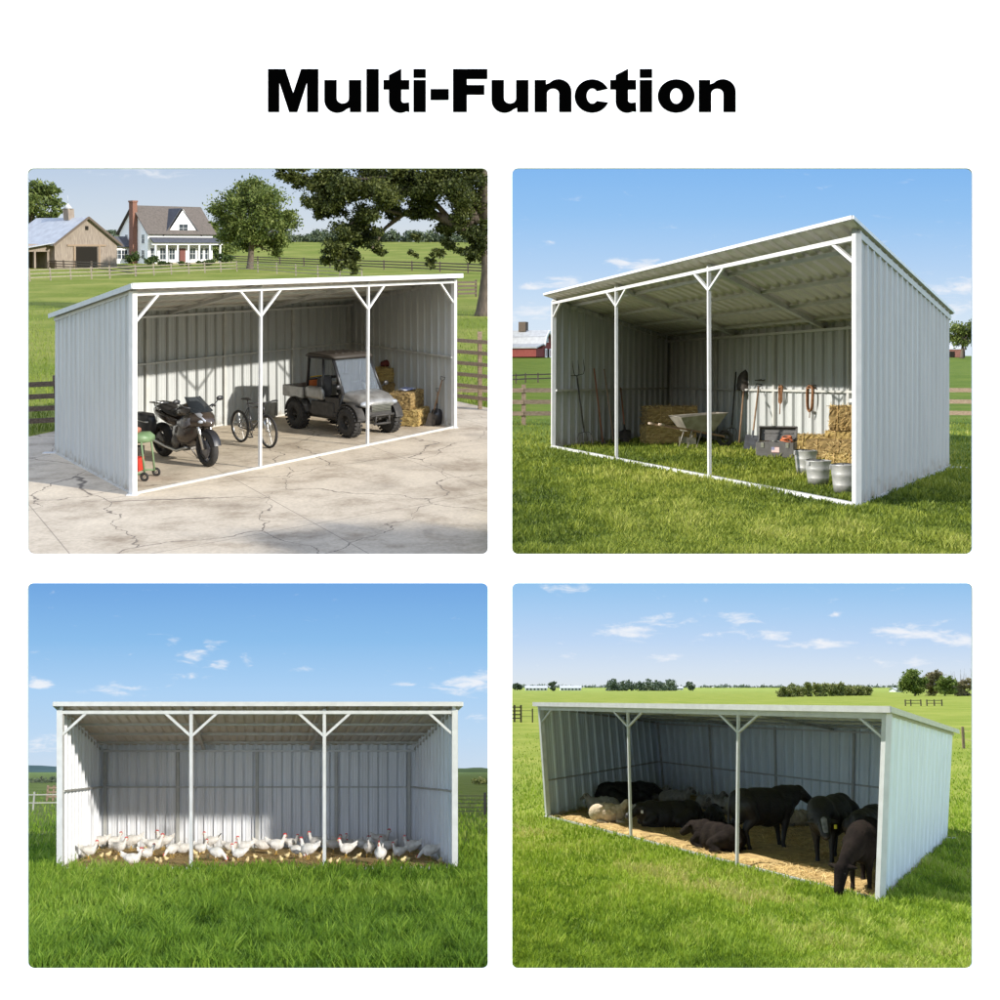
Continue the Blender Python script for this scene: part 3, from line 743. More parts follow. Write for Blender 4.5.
    # oil and tyre stains
    on_ = N.new('ShaderNodeTexNoise'); on_.inputs['Scale'].default_value = .55; on_.inputs['Detail'].default_value = 3; L.new(tc.outputs['Object'], on_.inputs['Vector'])
    orr = N.new('ShaderNodeMapRange'); orr.inputs[1].default_value = .60; orr.inputs[2].default_value = .72; orr.inputs[4].default_value = .38; L.new(on_.outputs['Fac'], orr.inputs[0])
    mo = N.new('ShaderNodeMix'); mo.data_type = 'RGBA'; mo.inputs[7].default_value = (.20, .165, .125, 1); L.new(orr.outputs[0], mo.inputs[0]); L.new(mx.outputs[2], mo.inputs[6]); mx = mo
    L.new(mx.outputs[2], bs.inputs['Base Color']); bs.inputs['Roughness'].default_value = .85
    bp_ = N.new('ShaderNodeBump'); bp_.inputs['Strength'].default_value = .4; bp_.inputs['Distance'].default_value = .02; L.new(n1.outputs['Fac'], bp_.inputs['Height']); L.new(bp_.outputs[0], bs.inputs['Normal'])
    return m
conc = concrete_mat()
mb = MB()
YARD = [(-150, 437), (28, 437), (56, 431), (150, 412), (352, 400), (455, 401), (488, 408), (498.5, 410), (498.5, 567), (-150, 567)]
def prism_ground(P, poly, z0, z1):
    pts = [P.ground(*p) for p in poly]; k = len(pts)
    vs = [(p.x, p.y, z0) for p in pts] + [(p.x, p.y, z1) for p in pts]
    tr = tessellate_polygon([[Vector((p.x, p.y, 0)) for p in pts]])
    m_ = MB(); m_.add(vs, [tuple(k + i for i in t) for t in tr] + [(i, (i + 1) % k, k + (i + 1) % k, k + i) for i in range(k)], False)
    return m_
struct(P1, 'concrete_yard', prism_ground(P1, YARD, -.1, .004), conc)

# ------------------------------------------------------------------ straw beds
straw_bed = mat('trodden_straw', (.50, .35, .14), (.30, .20, .08), scale=4, rough=.95, bump=.8, bscale=14)
def bed(P, S, name, u0, u1, v0, v1, z):
    mb = MB(); n = 40; vs = []
    for i in range(n + 1):
        for j in range(n + 1):
            u, v = u0 + (u1 - u0) * i / n, v0 + (v1 - v0) * j / n
            q = S['Q'](u, v, 0); e = min(i, j, n - i, n - j)
            hgt = (z * (.3 + 1.2 * float(vn2(np.array([q.x * 1.7]), np.array([q.y * 1.3]))[0])) if e else 0) + .006
            vs.append((q.x, q.y, hgt))
    fs = [(i * (n + 1) + j, i * (n + 1) + j + 1, (i + 1) * (n + 1) + j + 1, (i + 1) * (n + 1) + j) for i in range(n) for j in range(n)]
    mb.add(vs, fs, True)
    return struct(P, name, mb, straw_bed, kind='stuff', label=None)
b3 = bed(P3, S3, 'straw_bedding', .015, .985, .01, .98, .05); b3['label'] = "yellow brown straw covering the floor under the hens"
b4 = bed(P4, S4, 'straw_bedding', .02, .985, .03, .97, .07); b4['label'] = "golden straw covering the floor under the cattle"

straw_leaf = leaf_mat('straw_stalks', [(.34, .21, .07), (.60, .42, .17), (.80, .64, .32)], rough=.6, transl=.15)
def poly_of(P, S, u0=0, u1=1, v0=0, v1=1): return [P.proj(S['Q'](u, v, 0)) for u, v in ((u0, v0), (u1, v0), (u1, v1), (u0, v1))]
IN3 = poly_of(P3, S3, 0.0, 1.0, 0, 1); IN4 = poly_of(P4, S4, .0, 1, 0, 1)
def straw_tone(X, Y, r): return .15 + .85 * r
blades(P3, 'straw', straw_leaf, 9000, 60, 456, 849, 870, .16, .012, include=IN3, seed=31, label="loose straw stalks on the hen shed floor", tonef=straw_tone, lay=.8, lift=.04)
blades(P4, 'straw', straw_leaf, 30000, 548, 948, 786, 903, .22, .016, include=IN4, seed=41, label="loose straw stalks on the cattle shed floor", tonef=straw_tone, lay=.8, lift=.05)

# ------------------------------------------------------------------ grass
gr2 = leaf_mat('lawn_blades', [(.035, .06, .008), (.12, .165, .017), (.28, .32, .04), (.50, .48, .13)], transl=.4)
gr3 = leaf_mat('lush_blades', [(.04, .095, .010), (.14, .26, .024), (.30, .44, .05), (.48, .55, .15)], transl=.45)
gr4 = leaf_mat('pasture_blades', [(.06, .115, .012), (.19, .30, .025), (.38, .50, .055), (.70, .56, .27)], transl=.4)
blades(P2, 'grass', gr2, 110000, 506, 985, 392, 562, .060, .012, seed=2, label="short sunlit lawn grass around and inside the tool shed", rowpow=.62)
blades(P3, 'grass', gr3, 100000, 20, 495, 790, 975, .17, .019, exclude=[IN3], seed=3, label="thick lush grass in front of the hen shed", rowpow=.55)
def dry4(X, Y, r):
    q = vn2(X * .55 + 9, Y * .3); d = np.clip((vn1(X * 1.3, Y * .7) + q - 1.18) * 3, 0, 1)
    P_ = np.clip(1 - np.abs((X - 3.2) * .93 + (Y - 27) * .36) / 2.2, 0, 1)   # trodden strip before the open front
    dry = (r < .75) * np.clip(d * .35 + P_ * (vn3(X * 1.5, Y * .8) > .45) * .7, 0, 1)
    t_ = .6 * vn2(X * 3.4, Y * 1.9) + .4 * vn3(X * 7.0, Y * 3.5)
    return np.clip(r * .40 + .60 * t_ + .30 * vn1(X * .6, Y * .4) - .20, 0, .75) * (1 - dry) + dry * (.75 + .25 * r)
blades(P4, 'grass', gr4, 110000, 505, 985, 730, 975, .11, .021, exclude=[IN4], seed=4, label="mown pasture grass with dry patches before the cattle shed", tonef=dry4, rowpow=.6)
gr1 = leaf_mat('meadow_blades', [(.09, .14, .015), (.18, .24, .03), (.30, .34, .06)], transl=.35)
blades(P1, 'grass', gr1, 26000, 20, 498, 284, 436, .14, .02, exclude=[YARD], seed=5, label="meadow grass around the concrete yard", rowpow=.9)

# ------------------------------------------------------------------ trees
bark = mat('tree_bark', (.13, .10, .075), (.07, .055, .04), scale=3, rough=.9, bump=.6, bscale=6, stretch=(3, 3, .6))
LEAF = {
    'oak': leaf_mat('oak_leaves', [(.022, .032, .008), (.055, .07, .015), (.13, .145, .038)], transl=.3, hue_noise=.3),
    'bright': leaf_mat('bright_tree_leaves', [(.05, .075, .015), (.12, .16, .035), (.22, .25, .07)], transl=.35, hue_noise=.3),
    'field': leaf_mat('field_tree_leaves', [(.08, .12, .025), (.17, .24, .05), (.32, .38, .10)], transl=.35, hue_noise=.3),
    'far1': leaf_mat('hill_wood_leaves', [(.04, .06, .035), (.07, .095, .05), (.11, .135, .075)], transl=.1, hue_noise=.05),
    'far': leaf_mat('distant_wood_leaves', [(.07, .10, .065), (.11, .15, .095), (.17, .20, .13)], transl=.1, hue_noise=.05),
    'olive': leaf_mat('olive_bush_leaves', [(.13, .16, .05), (.24, .27, .09), (.38, .38, .17)], transl=.3, hue_noise=.1),
    'brown': leaf_mat('brownish_tree_leaves', [(.16, .15, .075), (.25, .22, .12), (.36, .32, .19)], transl=.2, hue_noise=.1),
}
def crown_mesh(name, m, clumps, nleaf, size, seed, sub=9, spread=.30):
    """clumps: (x,y,z,r) ; leaves gather in small sprays over each clump so that gaps stay between them"""
    R = np.random.RandomState(seed); C = np.array(clumps, float); wts = C[:, 3] ** 2.2; wts /= wts.sum()
    Vs = []; 
    for c, w in zip(C, wts):
        k = max(int(nleaf * w), 30); ns = max(sub, int(sub * (c[3] / C[:, 3].mean()) ** 1.5))
        d = R.normal(size=(ns, 3)); d /= np.linalg.norm(d, axis=1)[:, None]
        ctr = c[:3] + d * c[3] * (.35 + .6 * R.rand(ns, 1)) * np.array([1, 1, .8])
        idx = R.randint(0, ns, k); p = ctr[idx] + R.normal(size=(k, 3)) * c[3] * spread * np.array([1, 1, .7])
        Vs.append(p)
    Pn = np.concatenate(Vs); n = len(Pn)
    a = R.normal(size=(n, 3)); a /= np.linalg.norm(a, axis=1)[:, None]; b = R.normal(size=(n, 3)); b -= a * (a * b).sum(1)[:, None]; b /= np.linalg.norm(b, axis=1)[:, None]
    s = size * (.5 + R.rand(n, 1))
    V = np.stack([Pn - a * s, Pn + b * s * .55, Pn + a * s, Pn - b * s * .55], 1).reshape(-1, 3)
    Fc = (np.arange(n) * 4)[:, None] + np.array([[0, 1, 2, 3]])
    return np_mesh(name, V, Fc, m, R.rand(n))

def tree(P, label, base, y, clumps_px, kind, nleaf, size_px, trunk_r_px, limbs_px=(), seed=1, name='tree', group=None, depthf=.8, sub=9, spread=.30, category='tree', trunk_top=None):
    """base: (px,row) of the foot; clumps: (px,row,r_px[,depth shift in r])"""
    b = P.at(base[0], base[1], y); b.z = P.at(base[0], base[1], y).z
    s = y / F; R = random.Random(seed); cl_ = []
    for c in clumps_px:
        q = P.at(c[0], c[1], y) - b; dep = c[3] if len(c) > 3 else R.uniform(-1, 1) * depthf
        cl_.append((q.x, dep * c[2] * s * 1.6, q.z, c[2] * s))
    root = thing(P, name, label, category, b, group=group, lean=False)
    me = crown_mesh('crown', LEAF[kind], cl_, nleaf, size_px * s, seed, sub, spread)
    o = bpy.data.objects.new('crown', me); link(o, root, P)
    mb = MB()
    top = P.at(*(trunk_top or (base[0], sum(c[1] for c in clumps_px) / len(clumps_px))), y) - b
    mid = top * .5 + Vector((trunk_r_px * s * .5, 0, 0)); r = trunk_r_px * s
    mb.tube([(0, 0, -.3), (0, 0, r * .6), mid * .4, mid, top], [r * 1.7, r * 1.15, r, r * .85, r * .5], 10)
    if limbs_px:
        for lp in limbs_px:
            pts = [P.at(a, b_, y) - b for a, b_, _ in lp]; rr = [w * s for _, _, w in lp]
            for i, p_ in enumerate(pts): p_.y += (i * .9 - .5) * s * 4 * (1 if R.random() < .5 else -1)
            mb.tube(pts, rr, 8)
    else:
        for c in cl_[::max(1, len(cl_) // 9)]:
            st = top * R.uniform(.35, .8); e = Vector(c[:3]); m_ = (st + e) / 2 + Vector((0, 0, -abs(e.x) * .12))
            mb.tube([st, m_, e], [r * .45, r * .28, r * .1], 6)
    mb.build('trunk', bark, root)
    return root

def blobs(cx, cy, rx, ry, n, r, seed):
    R = random.Random(seed); out = []
    for _ in range(n):
        a = R.uniform(0, 2 * math.pi); k = math.sqrt(R.random())
        out.append((cx + rx * k * math.cos(a), cy + ry * k * math.sin(a), r * R.uniform(.7, 1.25)))
    return out

# farmyard trees
oak = [(286, 172, 9), (300, 176, 12), (318, 184, 14), (334, 176, 15), (352, 188, 18), (366, 172, 18), (384, 190, 18), (402, 176, 20), (420, 192, 18), (440, 176, 20), (458, 192, 18), (474, 176, 17), (484, 200, 13),
       (312, 202, 10), (322, 214, 9), (334, 204, 12), (346, 232, 13), (334, 247, 11), (326, 258, 8), (348, 256, 9), (362, 240, 12), (358, 222, 11), (372, 212, 13), (352, 266, 6), (338, 266, 6), (376, 246, 8), (392, 208, 11), (412, 210, 9),
       (432, 212, 9), (446, 226, 10), (458, 216, 12), (470, 232, 13), (480, 246, 11), (486, 226, 11), (438, 252, 7), (430, 262, 5), (416, 238, 5), (412, 252, 4), (448, 244, 8), (466, 252, 8), (488, 262, 9), (380, 232, 7)]
limbs = [[(478, 236, 6), (452, 222, 5), (425, 211, 3.6), (402, 214, 2.6), (384, 228, 1.8), (374, 248, 1)], [(480, 222, 6), (462, 200, 5), (440, 180, 4), (425, 160, 3)], [(484, 220, 7), (486, 190, 6), (482, 160, 5)],
         [(452, 222, 3), (436, 204, 2.6), (405, 190, 2), (372, 196, 1.4), (340, 204, .8)], [(470, 226, 3), (476, 205, 2.6), (470, 190, 2)], [(402, 214, 1.6), (375, 208, 1.2), (350, 225, .8)], [(440, 180, 2.5), (400, 176, 1.8), (350, 180, 1.2), (300, 176, .7)]]
y_oak = P1.ground(484, 316).y
tree(P1, "huge spreading oak at the edge of the picture, its branches reaching over the shed roof", (484, 316), y_oak, oak + [(300 + 19 * i, 150 - 22 * math.sin(math.pi * (i + 1) / 11), 20) for i in range(10)] + [(340 + 24 * i, 115, 20) for i in range(5)] + [(x + 3, y_ + 4, r * .9) for x, y_, r in oak if x < 478][::2], 'oak', 150000, 1.45, 7.5, limbs, 21, 'oak_tree', sub=8, spread=.27, trunk_top=(484, 225))
yt = P1.ground(250, 269).y
tree(P1, "round leafy tree standing between the white farmhouse and the oak", (250, 269), yt, [(250, 200, 22), (235, 205, 18), (268, 205, 18), (224, 222, 12), (240, 226, 16), (262, 226, 18), (280, 222, 14), (284, 238, 10), (252, 240, 14), (228, 236, 9), (270, 242, 11), (250, 186, 12), (216, 212, 7), (288, 214, 7), (276, 252, 6)], 'bright', 26000, 1.3, 3.0, seed=22)
tree(P1, "tall leafy tree behind the weathered barn, cut by the opening's edge", (30, 266), P1.ground(30, 262).y + 8, [(30, 188, 12), (44, 192, 9), (52, 203, 9), (38, 208, 14), (20, 205, 16), (28, 225, 14), (45, 222, 10), (56, 214, 6), (14, 226, 14), (36, 236, 9), (10, 190, 14), (52, 226, 7), (24, 240, 9)], 'bright', 11000, 1.7, 3.0, seed=23)
for i, (x, yb, rr, lab) in enumerate(((104, 238, 8, "dim leafy tree rising between barn and farmhouse"), (222, 244, 12, "leafy tree close to the right end of the farmhouse"), (206, 226, 7, "treetop showing just above the farmhouse eave"))):
    tree(P1, lab, (x, 262), P1.ground(250, 262).y + 30, blobs(x, yb, rr, rr * .7, 6, rr * .6, i), 'far' if i == 0 else 'bright', 2500, 1.5, 1.5, seed=30 + i)

def wood(P, label, px0, px1, row_top, row_base, y, kind, n, seed, size=1.5, name='wood', jag=.5, conifer=False, crown_r=4):
    R = random.Random(seed); c = P.at((px0 + px1) / 2, row_base, y); s = y / F; cl_ = []
    x = px0
    while x < px1:
        t = row_top + R.uniform(0, (row_base - row_top) * jag); r = crown_r * R.uniform(.7, 1.3)
        rr = t + r
        while rr < row_base:
            q = P.at(x, rr, y + R.uniform(-8, 8) * s * 4) - c; k = 1.0 if not conifer else min(1, .35 + (rr - t) / (row_base - t + .1))
            cl_.append((q.x, q.y, q.z, r * s * k)); rr += r * .9
        x += crown_r * R.uniform(.7, 1.2)
    me = crown_mesh(name, LEAF[kind], cl_, n, size * s, seed, 5, .38)
    o = bpy.data.objects.new(name, me); P.col.objects.link(o); o.matrix_world = P.M @ Matrix.Translation(c)
    o['kind'] = 'stuff'; o['label'] = label
    return o
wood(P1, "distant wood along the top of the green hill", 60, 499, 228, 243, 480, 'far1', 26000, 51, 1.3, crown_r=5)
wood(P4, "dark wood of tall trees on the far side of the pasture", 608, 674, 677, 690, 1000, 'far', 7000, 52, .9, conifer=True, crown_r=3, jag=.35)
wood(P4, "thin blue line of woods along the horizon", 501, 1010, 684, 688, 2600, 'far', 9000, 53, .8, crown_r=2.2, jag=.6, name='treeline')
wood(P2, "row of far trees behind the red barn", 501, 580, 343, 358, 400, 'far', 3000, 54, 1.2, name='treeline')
tree(P2, "green tree beyond the fence behind the small brown barn", (962, 357), 300, [(958, 328, 9), (966, 334, 8), (952, 336, 7), (970, 326, 7), (961, 342, 7), (978, 335, 9)], 'bright', 4000, 1.2, 1.5, seed=61)
for i, (x, t, b_, r, lab, k) in enumerate(((553, 681, 690, 3, "small round tree between the two long white barns", 'far'), (690, 681, 690, 3.2, "lone dark tree right of the far dark wood", 'far'), (517, 683, 690, 3, "clump of trees at the far left end of the pasture", 'far'))):
    tree(P4, lab, (x, b_), 900, blobs(x, (t + b_) / 2, r, r, 6, r * .7, i), k, 900, .9, .5, seed=62 + i)
for i in range(11):
    x = 783 + i * 8.2; tp = 680 + (i % 3) * 1.6 + (2 if i > 7 else 0); bs = 697 - i * .15
    tree(P4, ["first and leftmost olive bush of the hedge row", "second olive bush from the left end of the row", "third olive bush of the row, slightly lower", "fourth olive bush of the row", "fifth olive bush of the row, just left of its middle", "middle olive bush of the row of eleven", "seventh olive bush, just right of the row's middle", "eighth olive bush of the row", "ninth olive bush near the right end of the row", "tenth olive bush, last but one of the row", "rightmost olive bush of the row by the dry strip"][i],
         (x, bs), P4.ground(x, bs).y, blobs(x, (tp + bs) / 2 + 1.5, 5, 6.5, 12, 3.0, 80 + i), 'olive', 1900, .9, .5, seed=70 + i, name='bush', group='olive bushes in a row across the pasture', category='bush')
y4 = P4.ground(914, 696).y
tree(P4, "big round green tree, leftmost of the clump on the right of the pasture", (915, 696), y4, blobs(914, 683, 10, 11, 26, 5, 90), 'field', 9000, .9, .8, seed=91)
tree(P4, "brownish tree between the two green trees", (934, 695), y4 + 8, blobs(934, 683, 6, 10, 16, 4.4, 92), 'brown', 5000, .9, .6, seed=93)
tree(P4, "lower green tree right of the brownish one", (945, 695), y4 - 5, blobs(946, 685, 8, 9, 20, 4.2, 94), 'field', 5500, .9, .6, seed=95)
tree(P4, "half bare brown thicket at the right edge", (964, 695), y4, blobs(964, 687, 10, 8, 20, 4, 96), 'brown', 5000, .9, .5, seed=97)

# bare twigs above the thicket
mb = MB(); Rr = random.Random(5); b = P4.at(963, 693, y4)
for i in range(26):
    x = Rr.uniform(952, 985); t = P4.at(x + Rr.uniform(-3, 3), Rr.uniform(668, 678), y4) - b; f = P4.at(x, 694, y4) - b
    m_ = (t + f) / 2; mb.tube([f, m_ + Vector((Rr.uniform(-.5, .5), 0, 0)), t], [.07, .05, .02], 4)
r_ = thing(P4, 'bare_tree', "leafless grey branches standing above the brown thicket", 'tree', b, lean=False); mb.build('branches', bark, r_)
# hills
def hill(P, name, m, px0, px1, row, y, hump=0):
    mb = MB(); n = 30; vs = []
    for i in range(n + 1):
        x = px0 + (px1 - px0) * i / n
        rr = row - hump * math.sin(math.pi * i / n) + .8 * math.sin(i * 1.3)
        a = P.at(x, rr, y); b_ = P.at(x, P.row + 6, y * .75); b_.z = -1; c_ = Vector((a.x, a.y + 200, -1))
        vs += [b_, a, c_]
    fs = []
    for i in range(n): fs += [(3 * i, 3 * i + 3, 3 * i + 4, 3 * i + 1), (3 * i + 1, 3 * i + 4, 3 * i + 5, 3 * i + 2)]
    mb.add(vs, fs, True); return struct(P, name, mb, m)
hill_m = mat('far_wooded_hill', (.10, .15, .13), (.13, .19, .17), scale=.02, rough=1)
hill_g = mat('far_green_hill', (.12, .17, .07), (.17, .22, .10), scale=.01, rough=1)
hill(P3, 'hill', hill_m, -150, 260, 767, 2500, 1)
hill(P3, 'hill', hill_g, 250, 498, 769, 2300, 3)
# ------------------------------------------------------------------ shared builders
def loft(mb, secs, n=16, p=2.6, M=None):
    vs = []; fs = []
    for s_ in secs:
        x, zc, hw, hh = s_[:4]; yc = s_[4] if len(s_) > 4 else 0
        for j in range(n):
            a = 2 * math.pi * j / n; c, s = math.cos(a), math.sin(a)
            v = Vector((x, yc + hw * math.copysign(abs(c) ** (2 / p), c), zc + hh * math.copysign(abs(s) ** (2 / p), s)))
            vs.append(M @ v if M is not None else v)
    k = len(secs)
    for i in range(k - 1):
        for j in range(n):
            j2 = (j + 1) % n; fs.append((i * n + j, i * n + j2, (i + 1) * n + j2, (i + 1) * n + j))
    fs.append(tuple(range(n))[::-1]); fs.append(tuple((k - 1) * n + j for j in range(n)))
    mb.add(vs, fs, True); return mb

wood_dark = mat('weathered_dark_boards', (.075, .055, .04), (.13, .10, .075), scale=6, rough=.9, bump=.4, stretch=(1, 6, 6))
wood_tan = mat('sun_bleached_boards', (.30, .22, .15), (.20, .14, .09), scale=6, rough=.9, bump=.4, stretch=(1, 6, 6))
wood_grey = mat('pale_fence_boards', (.42, .36, .28), (.30, .25, .19), scale=6, rough=.9)
wire_m = mat('galvanised_wire', (.25, .25, .24), rough=.5, metal=.6)
def fence(P, label, pts, h, rails, m, pw=.12, rh=.14, rt=.035, group=None, ground=True, top=.1, name='board_fence', round_=False, flip=1):
    G_ = [P.ground(*p) if len(p) == 2 else Vector(p) for p in pts]; c = G_[len(G_) // 2].copy()
    root = thing(P, name, label, 'fence', c, group=group, lean=False)
    for g in G_:
        mb = MB()
        if round_: mb.tube([g - c - Vector((0, 0, .1)), g - c + Vector((0, 0, h + .06))], pw / 2, 8)
        else: mb.box(g - c + Vector((0, 0, h / 2)), (pw, pw, h + .12))
        mb.build('post', m, root)
    for k in range(rails):
        z = h * (1 - top) * (k + 1) / rails if rails > 1 else h * .8
        mb = MB()
        for a, b in zip(G_, G_[1:]):
            d = (b - a); nrm = Vector((d.y, -d.x, 0)).normalized() * (pw / 2 + rt / 2 + .002) * flip
            if nrm.y > 0: nrm = -nrm
            mb.beam(a - c + Vector((0, 0, z)) + nrm, b - c + Vector((0, 0, z)) + nrm, rt, rh)
        mb.build('rail', m, root)
    return root

fA = [(30, 281.5), (50.7, 280.5), (71, 279.7), (91.7, 279.2), (110, 278.6), (135.6, 276.6), (154, 275.6), (171.5, 274.7), (189, 273.8), (205, 273), (221, 272.2), (237, 271.5), (258, 272.5), (277, 274), (296, 276), (318, 277.5), (340, 279), (362, 281)]
hA = P1.px(11.5, P1.ground(110, 278.6).y)
fence(P1, "long pale board fence crossing the meadow in front of the farmhouse and barn", fA, hA, 3, mat('faded_fence_boards', (.30, .26, .20), (.20, .17, .13), scale=6, rough=.9), .13, .09, .04)
fence(P1, "dark board fence directly in front of the weathered barn door", [(30, 268), (44, 268.3), (56, 268.6), (64, 269), (76, 269.5), (92, 270.5), (110, 272.5), (136, 276)], P1.px(8, 190), 3, wood_dark, .2, .15, .05)
fence(P1, "dark board fence climbing the far meadow under the oak's branches", [(212, 262), (231, 262.8), (258, 264), (280, 265), (304, 266), (330, 267.2), (356, 268.4), (384, 269.6), (412, 270.8), (440, 272), (468, 273.3), (492, 274.5)], P1.px(8, 200), 3, wood_dark, .2, .17, .05)
fence(P1, "short dark fence beside the oak's trunk", [(436, 298), (457, 297.5), (476, 297)], P1.px(16, P1.ground(457, 297.5).y), 4, wood_dark, .16, .16, .05)
fence(P1, "tall weathered board fence right of the shed, at the edge of the concrete", [(385, 398), (432, 403), (480, 409), (496, 411)], P1.px(75, P1.ground(480, 409).y), 6, wood_tan, .12, .10, .04)
fence(P1, "dark board fence left of the shed where the concrete ends", [(-60, 436), (10, 434), (60, 431)], P1.px(54, P1.ground(40, 432).y), 4, wood_dark, .12, .12, .04)

# ------------------------------------------------------------------ weathered barn and farmhouse
barn_wood = mat('barn_planks', (.16, .125, .10), (.29, .24, .19), scale=2.2, rough=.9, bump=.3, stretch=(5, 5, .35), contrast=(.3, .7))
barn_roof = mat('barn_metal_roof', (.42, .44, .46), (.34, .35, .37), scale=1, rough=.5)
dark_in = mat('dark_interior', (.02, .018, .015), rough=1)  # near-black colour stands in for the shade inside doorways and openings
shingle = mat('brown_shingles', (.085, .072, .06), (.12, .10, .085), scale=3, rough=.9)
slate = mat('dark_slate_shingles', (.05, .052, .062), (.075, .078, .09), scale=3, rough=.85)
white_clap = mat('white_clapboard', (.80, .80, .79), (.74, .74, .74), scale=2, rough=.7, stretch=(.2, .2, 12))
brick = mat('chimney_brick', (.14, .06, .04), (.22, .11, .075), scale=9, rough=.9)
glass_dark = mat('window_glass', (.035, .045, .055), rough=.08, spec=.8)
door_red = mat('dark_red_door', (.13, .035, .025), rough=.5)
shrub_m = leaf_mat('shrub_leaves', [(.02, .035, .010), (.05, .08, .02), (.10, .14, .03)], transl=.25)

def gable_body(mb, L, D, he, hr, x0=0, y0=0):
    """walls with gables at the x ends; ridge along x"""
    a = [(x0, y0, 0), (x0, y0 + D, 0), (x0, y0 + D, he), (x0, y0 + D / 2, hr), (x0, y0, he)]
    b = [(x0 + L, y, z) for (_, y, z) in a]
    mb.add(a + b, [(0, 1, 2, 3, 4), (9, 8, 7, 6, 5), (0, 4, 9, 5), (1, 6, 7, 2)], False)
def roof_slab(mb, p0, p1, p2, p3, t=.12):
    """quad with thickness"""
    P_ = [Vector(p) for p in (p0, p1, p2, p3)]; n = (P_[1] - P_[0]).cross(P_[3] - P_[0]).normalized() * t
    if n.z < 0: n = -n
    mb.add(P_ + [p + n for p in P_], [(3, 2, 1, 0), (4, 5, 6, 7), (0, 1, 5, 4), (1, 2, 6, 5), (2, 3, 7, 6), (3, 0, 4, 7)], False)

def window(parent, c, w, h, nrm='y', cols=2, rows=2, name='window'):
    """frame proud of the wall, its pane as a child"""
    mb = MB(); x, y, z = c; t = .06 * h / 1.4
    ax = (lambda a, b, d: (a, b, d)) if nrm == 'y' else (lambda a, b, d: (b, a, d))
    bars = [((0, 0, h / 2), (w + t, .1, t)), ((0, 0, -h / 2), (w + t * 2, .14, t)), ((-w / 2, 0, 0), (t, .1, h)), ((w / 2, 0, 0), (t, .1, h))]
    for i in range(1, cols): bars.append(((-w / 2 + w * i / cols, 0, 0), (t * .5, .06, h)))
    for i in range(1, rows): bars.append(((0, 0, -h / 2 + h * i / rows), (w, .06, t * .5)))
    for (bx, by, bz), d in bars:
        if nrm == 'y': mb.box((x + bx, y, z + bz), d)
        else: mb.box((x, y + bx, z + bz), (d[1], d[0], d[2]))
    f = mb.build(name, white_clap, parent, lean=parent.get('_lean'))
    m2 = MB(); m2.box((x, y, z), (w - .01, .03, h - .01) if nrm == 'y' else (.03, w - .01, h - .01)); m2.build('pane', glass_dark, f, lean=parent.get('_lean'))

# barn: gable end turned to the viewer, ridge running back to the left
bb = P1.ground(117, 267); sB = bb.y / F; th = math.radians(60)
W_, L_, he_, hr_ = 75 * sB, 70 * sB, 23 * sB, 46 * sB
rootB = thing(P1, 'barn', "weathered grey wooden barn with metal roof and wide dark doorway", 'barn', bb, yaw=th + math.pi / 2)
# local frame: ridge along +x (away to the left), width along +y (to the left in the picture)
mb = MB(); gable_body(mb, L_, W_, he_, hr_); mb.build('wall', barn_wood, rootB)
mb = MB(); roof_slab(mb, (-.5, -.6, he_ - .5), (L_, -.6, he_ - .5), (L_, W_ / 2, hr_), (-.5, W_ / 2, hr_)); roof_slab(mb, (-.5, W_ / 2, hr_), (L_, W_ / 2, hr_), (L_, W_ + .6, he_ - .5), (-.5, W_ + .6, he_ - .5))
rf = mb.build('roof', barn_roof, rootB)
mb = MB(); mb.box((L_ * .28, W_ / 2, hr_ + .6), (1.2, 1.2, 1.8)); cu = mb.build('cupola', barn_wood, rf)
mb = MB(); mb.lathe([(1.0, hr_ + 1.5), (.05, hr_ + 2.4)], Matrix.Translation((L_ * .28, W_ / 2, 0)), 4); mb.tube([(L_ * .28, W_ / 2, hr_ + 2.3), (L_ * .28, W_ / 2, hr_ + 3.6)], .05, 5); mb.build('cupola_roof', barn_roof, rf)
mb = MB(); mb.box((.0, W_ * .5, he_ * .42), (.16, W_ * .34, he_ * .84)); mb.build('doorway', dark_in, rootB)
mb = MB()
for yy in (.30, .70): mb.box((-.10, W_ * yy, he_ * .43), (.10, .3, he_ * .88))
mb.box((-.10, W_ * .5, he_ * .90), (.12, W_ * .62, .25)); mb.build('door_frame', wood_tan, rootB)
mb = MB(); mb.beam((-.55, -.7, he_ - .45), (-.55, W_ / 2, hr_ + .08), .1, .35); mb.beam((-.55, W_ + .7, he_ - .45), (-.55, W_ / 2, hr_ + .08), .1, .35); mb.build('barge_boards', wood_dark, rootB)
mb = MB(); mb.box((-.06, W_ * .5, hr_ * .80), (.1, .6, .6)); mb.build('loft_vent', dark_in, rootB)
# lean-to on the far (left) side
LT = 34 * sB
mb = MB(); mb.box((1.2, W_ + LT / 2, he_ * .80), (.2, LT, he_ * .30)); mb.box((L_ / 2, W_ + LT, he_ * .4), (L_, .2, he_ * .8)); mb.box((1.5, W_ + LT * .02, he_ * .4), (.5, .5, he_ * .8)); mb.box((1.2, W_ + LT * .5, he_ * .34), (.35, .35, he_ * .68))
mb.box((1.2, W_ + LT * .97, he_ * .34), (.35, .35, he_ * .68)); mb.build('lean_to_wall', barn_wood, rootB)
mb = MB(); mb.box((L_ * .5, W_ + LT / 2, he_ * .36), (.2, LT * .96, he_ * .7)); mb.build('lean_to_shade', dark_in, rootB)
mb = MB(); roof_slab(mb, (-.2, W_ + .1, he_ * .98), (L_, W_ + .1, he_ * .98), (L_, W_ + LT + 1, he_ * .74), (-.2, W_ + LT + 1, he_ * .74)); mb.build('lean_to_roof', barn_roof, rootB)

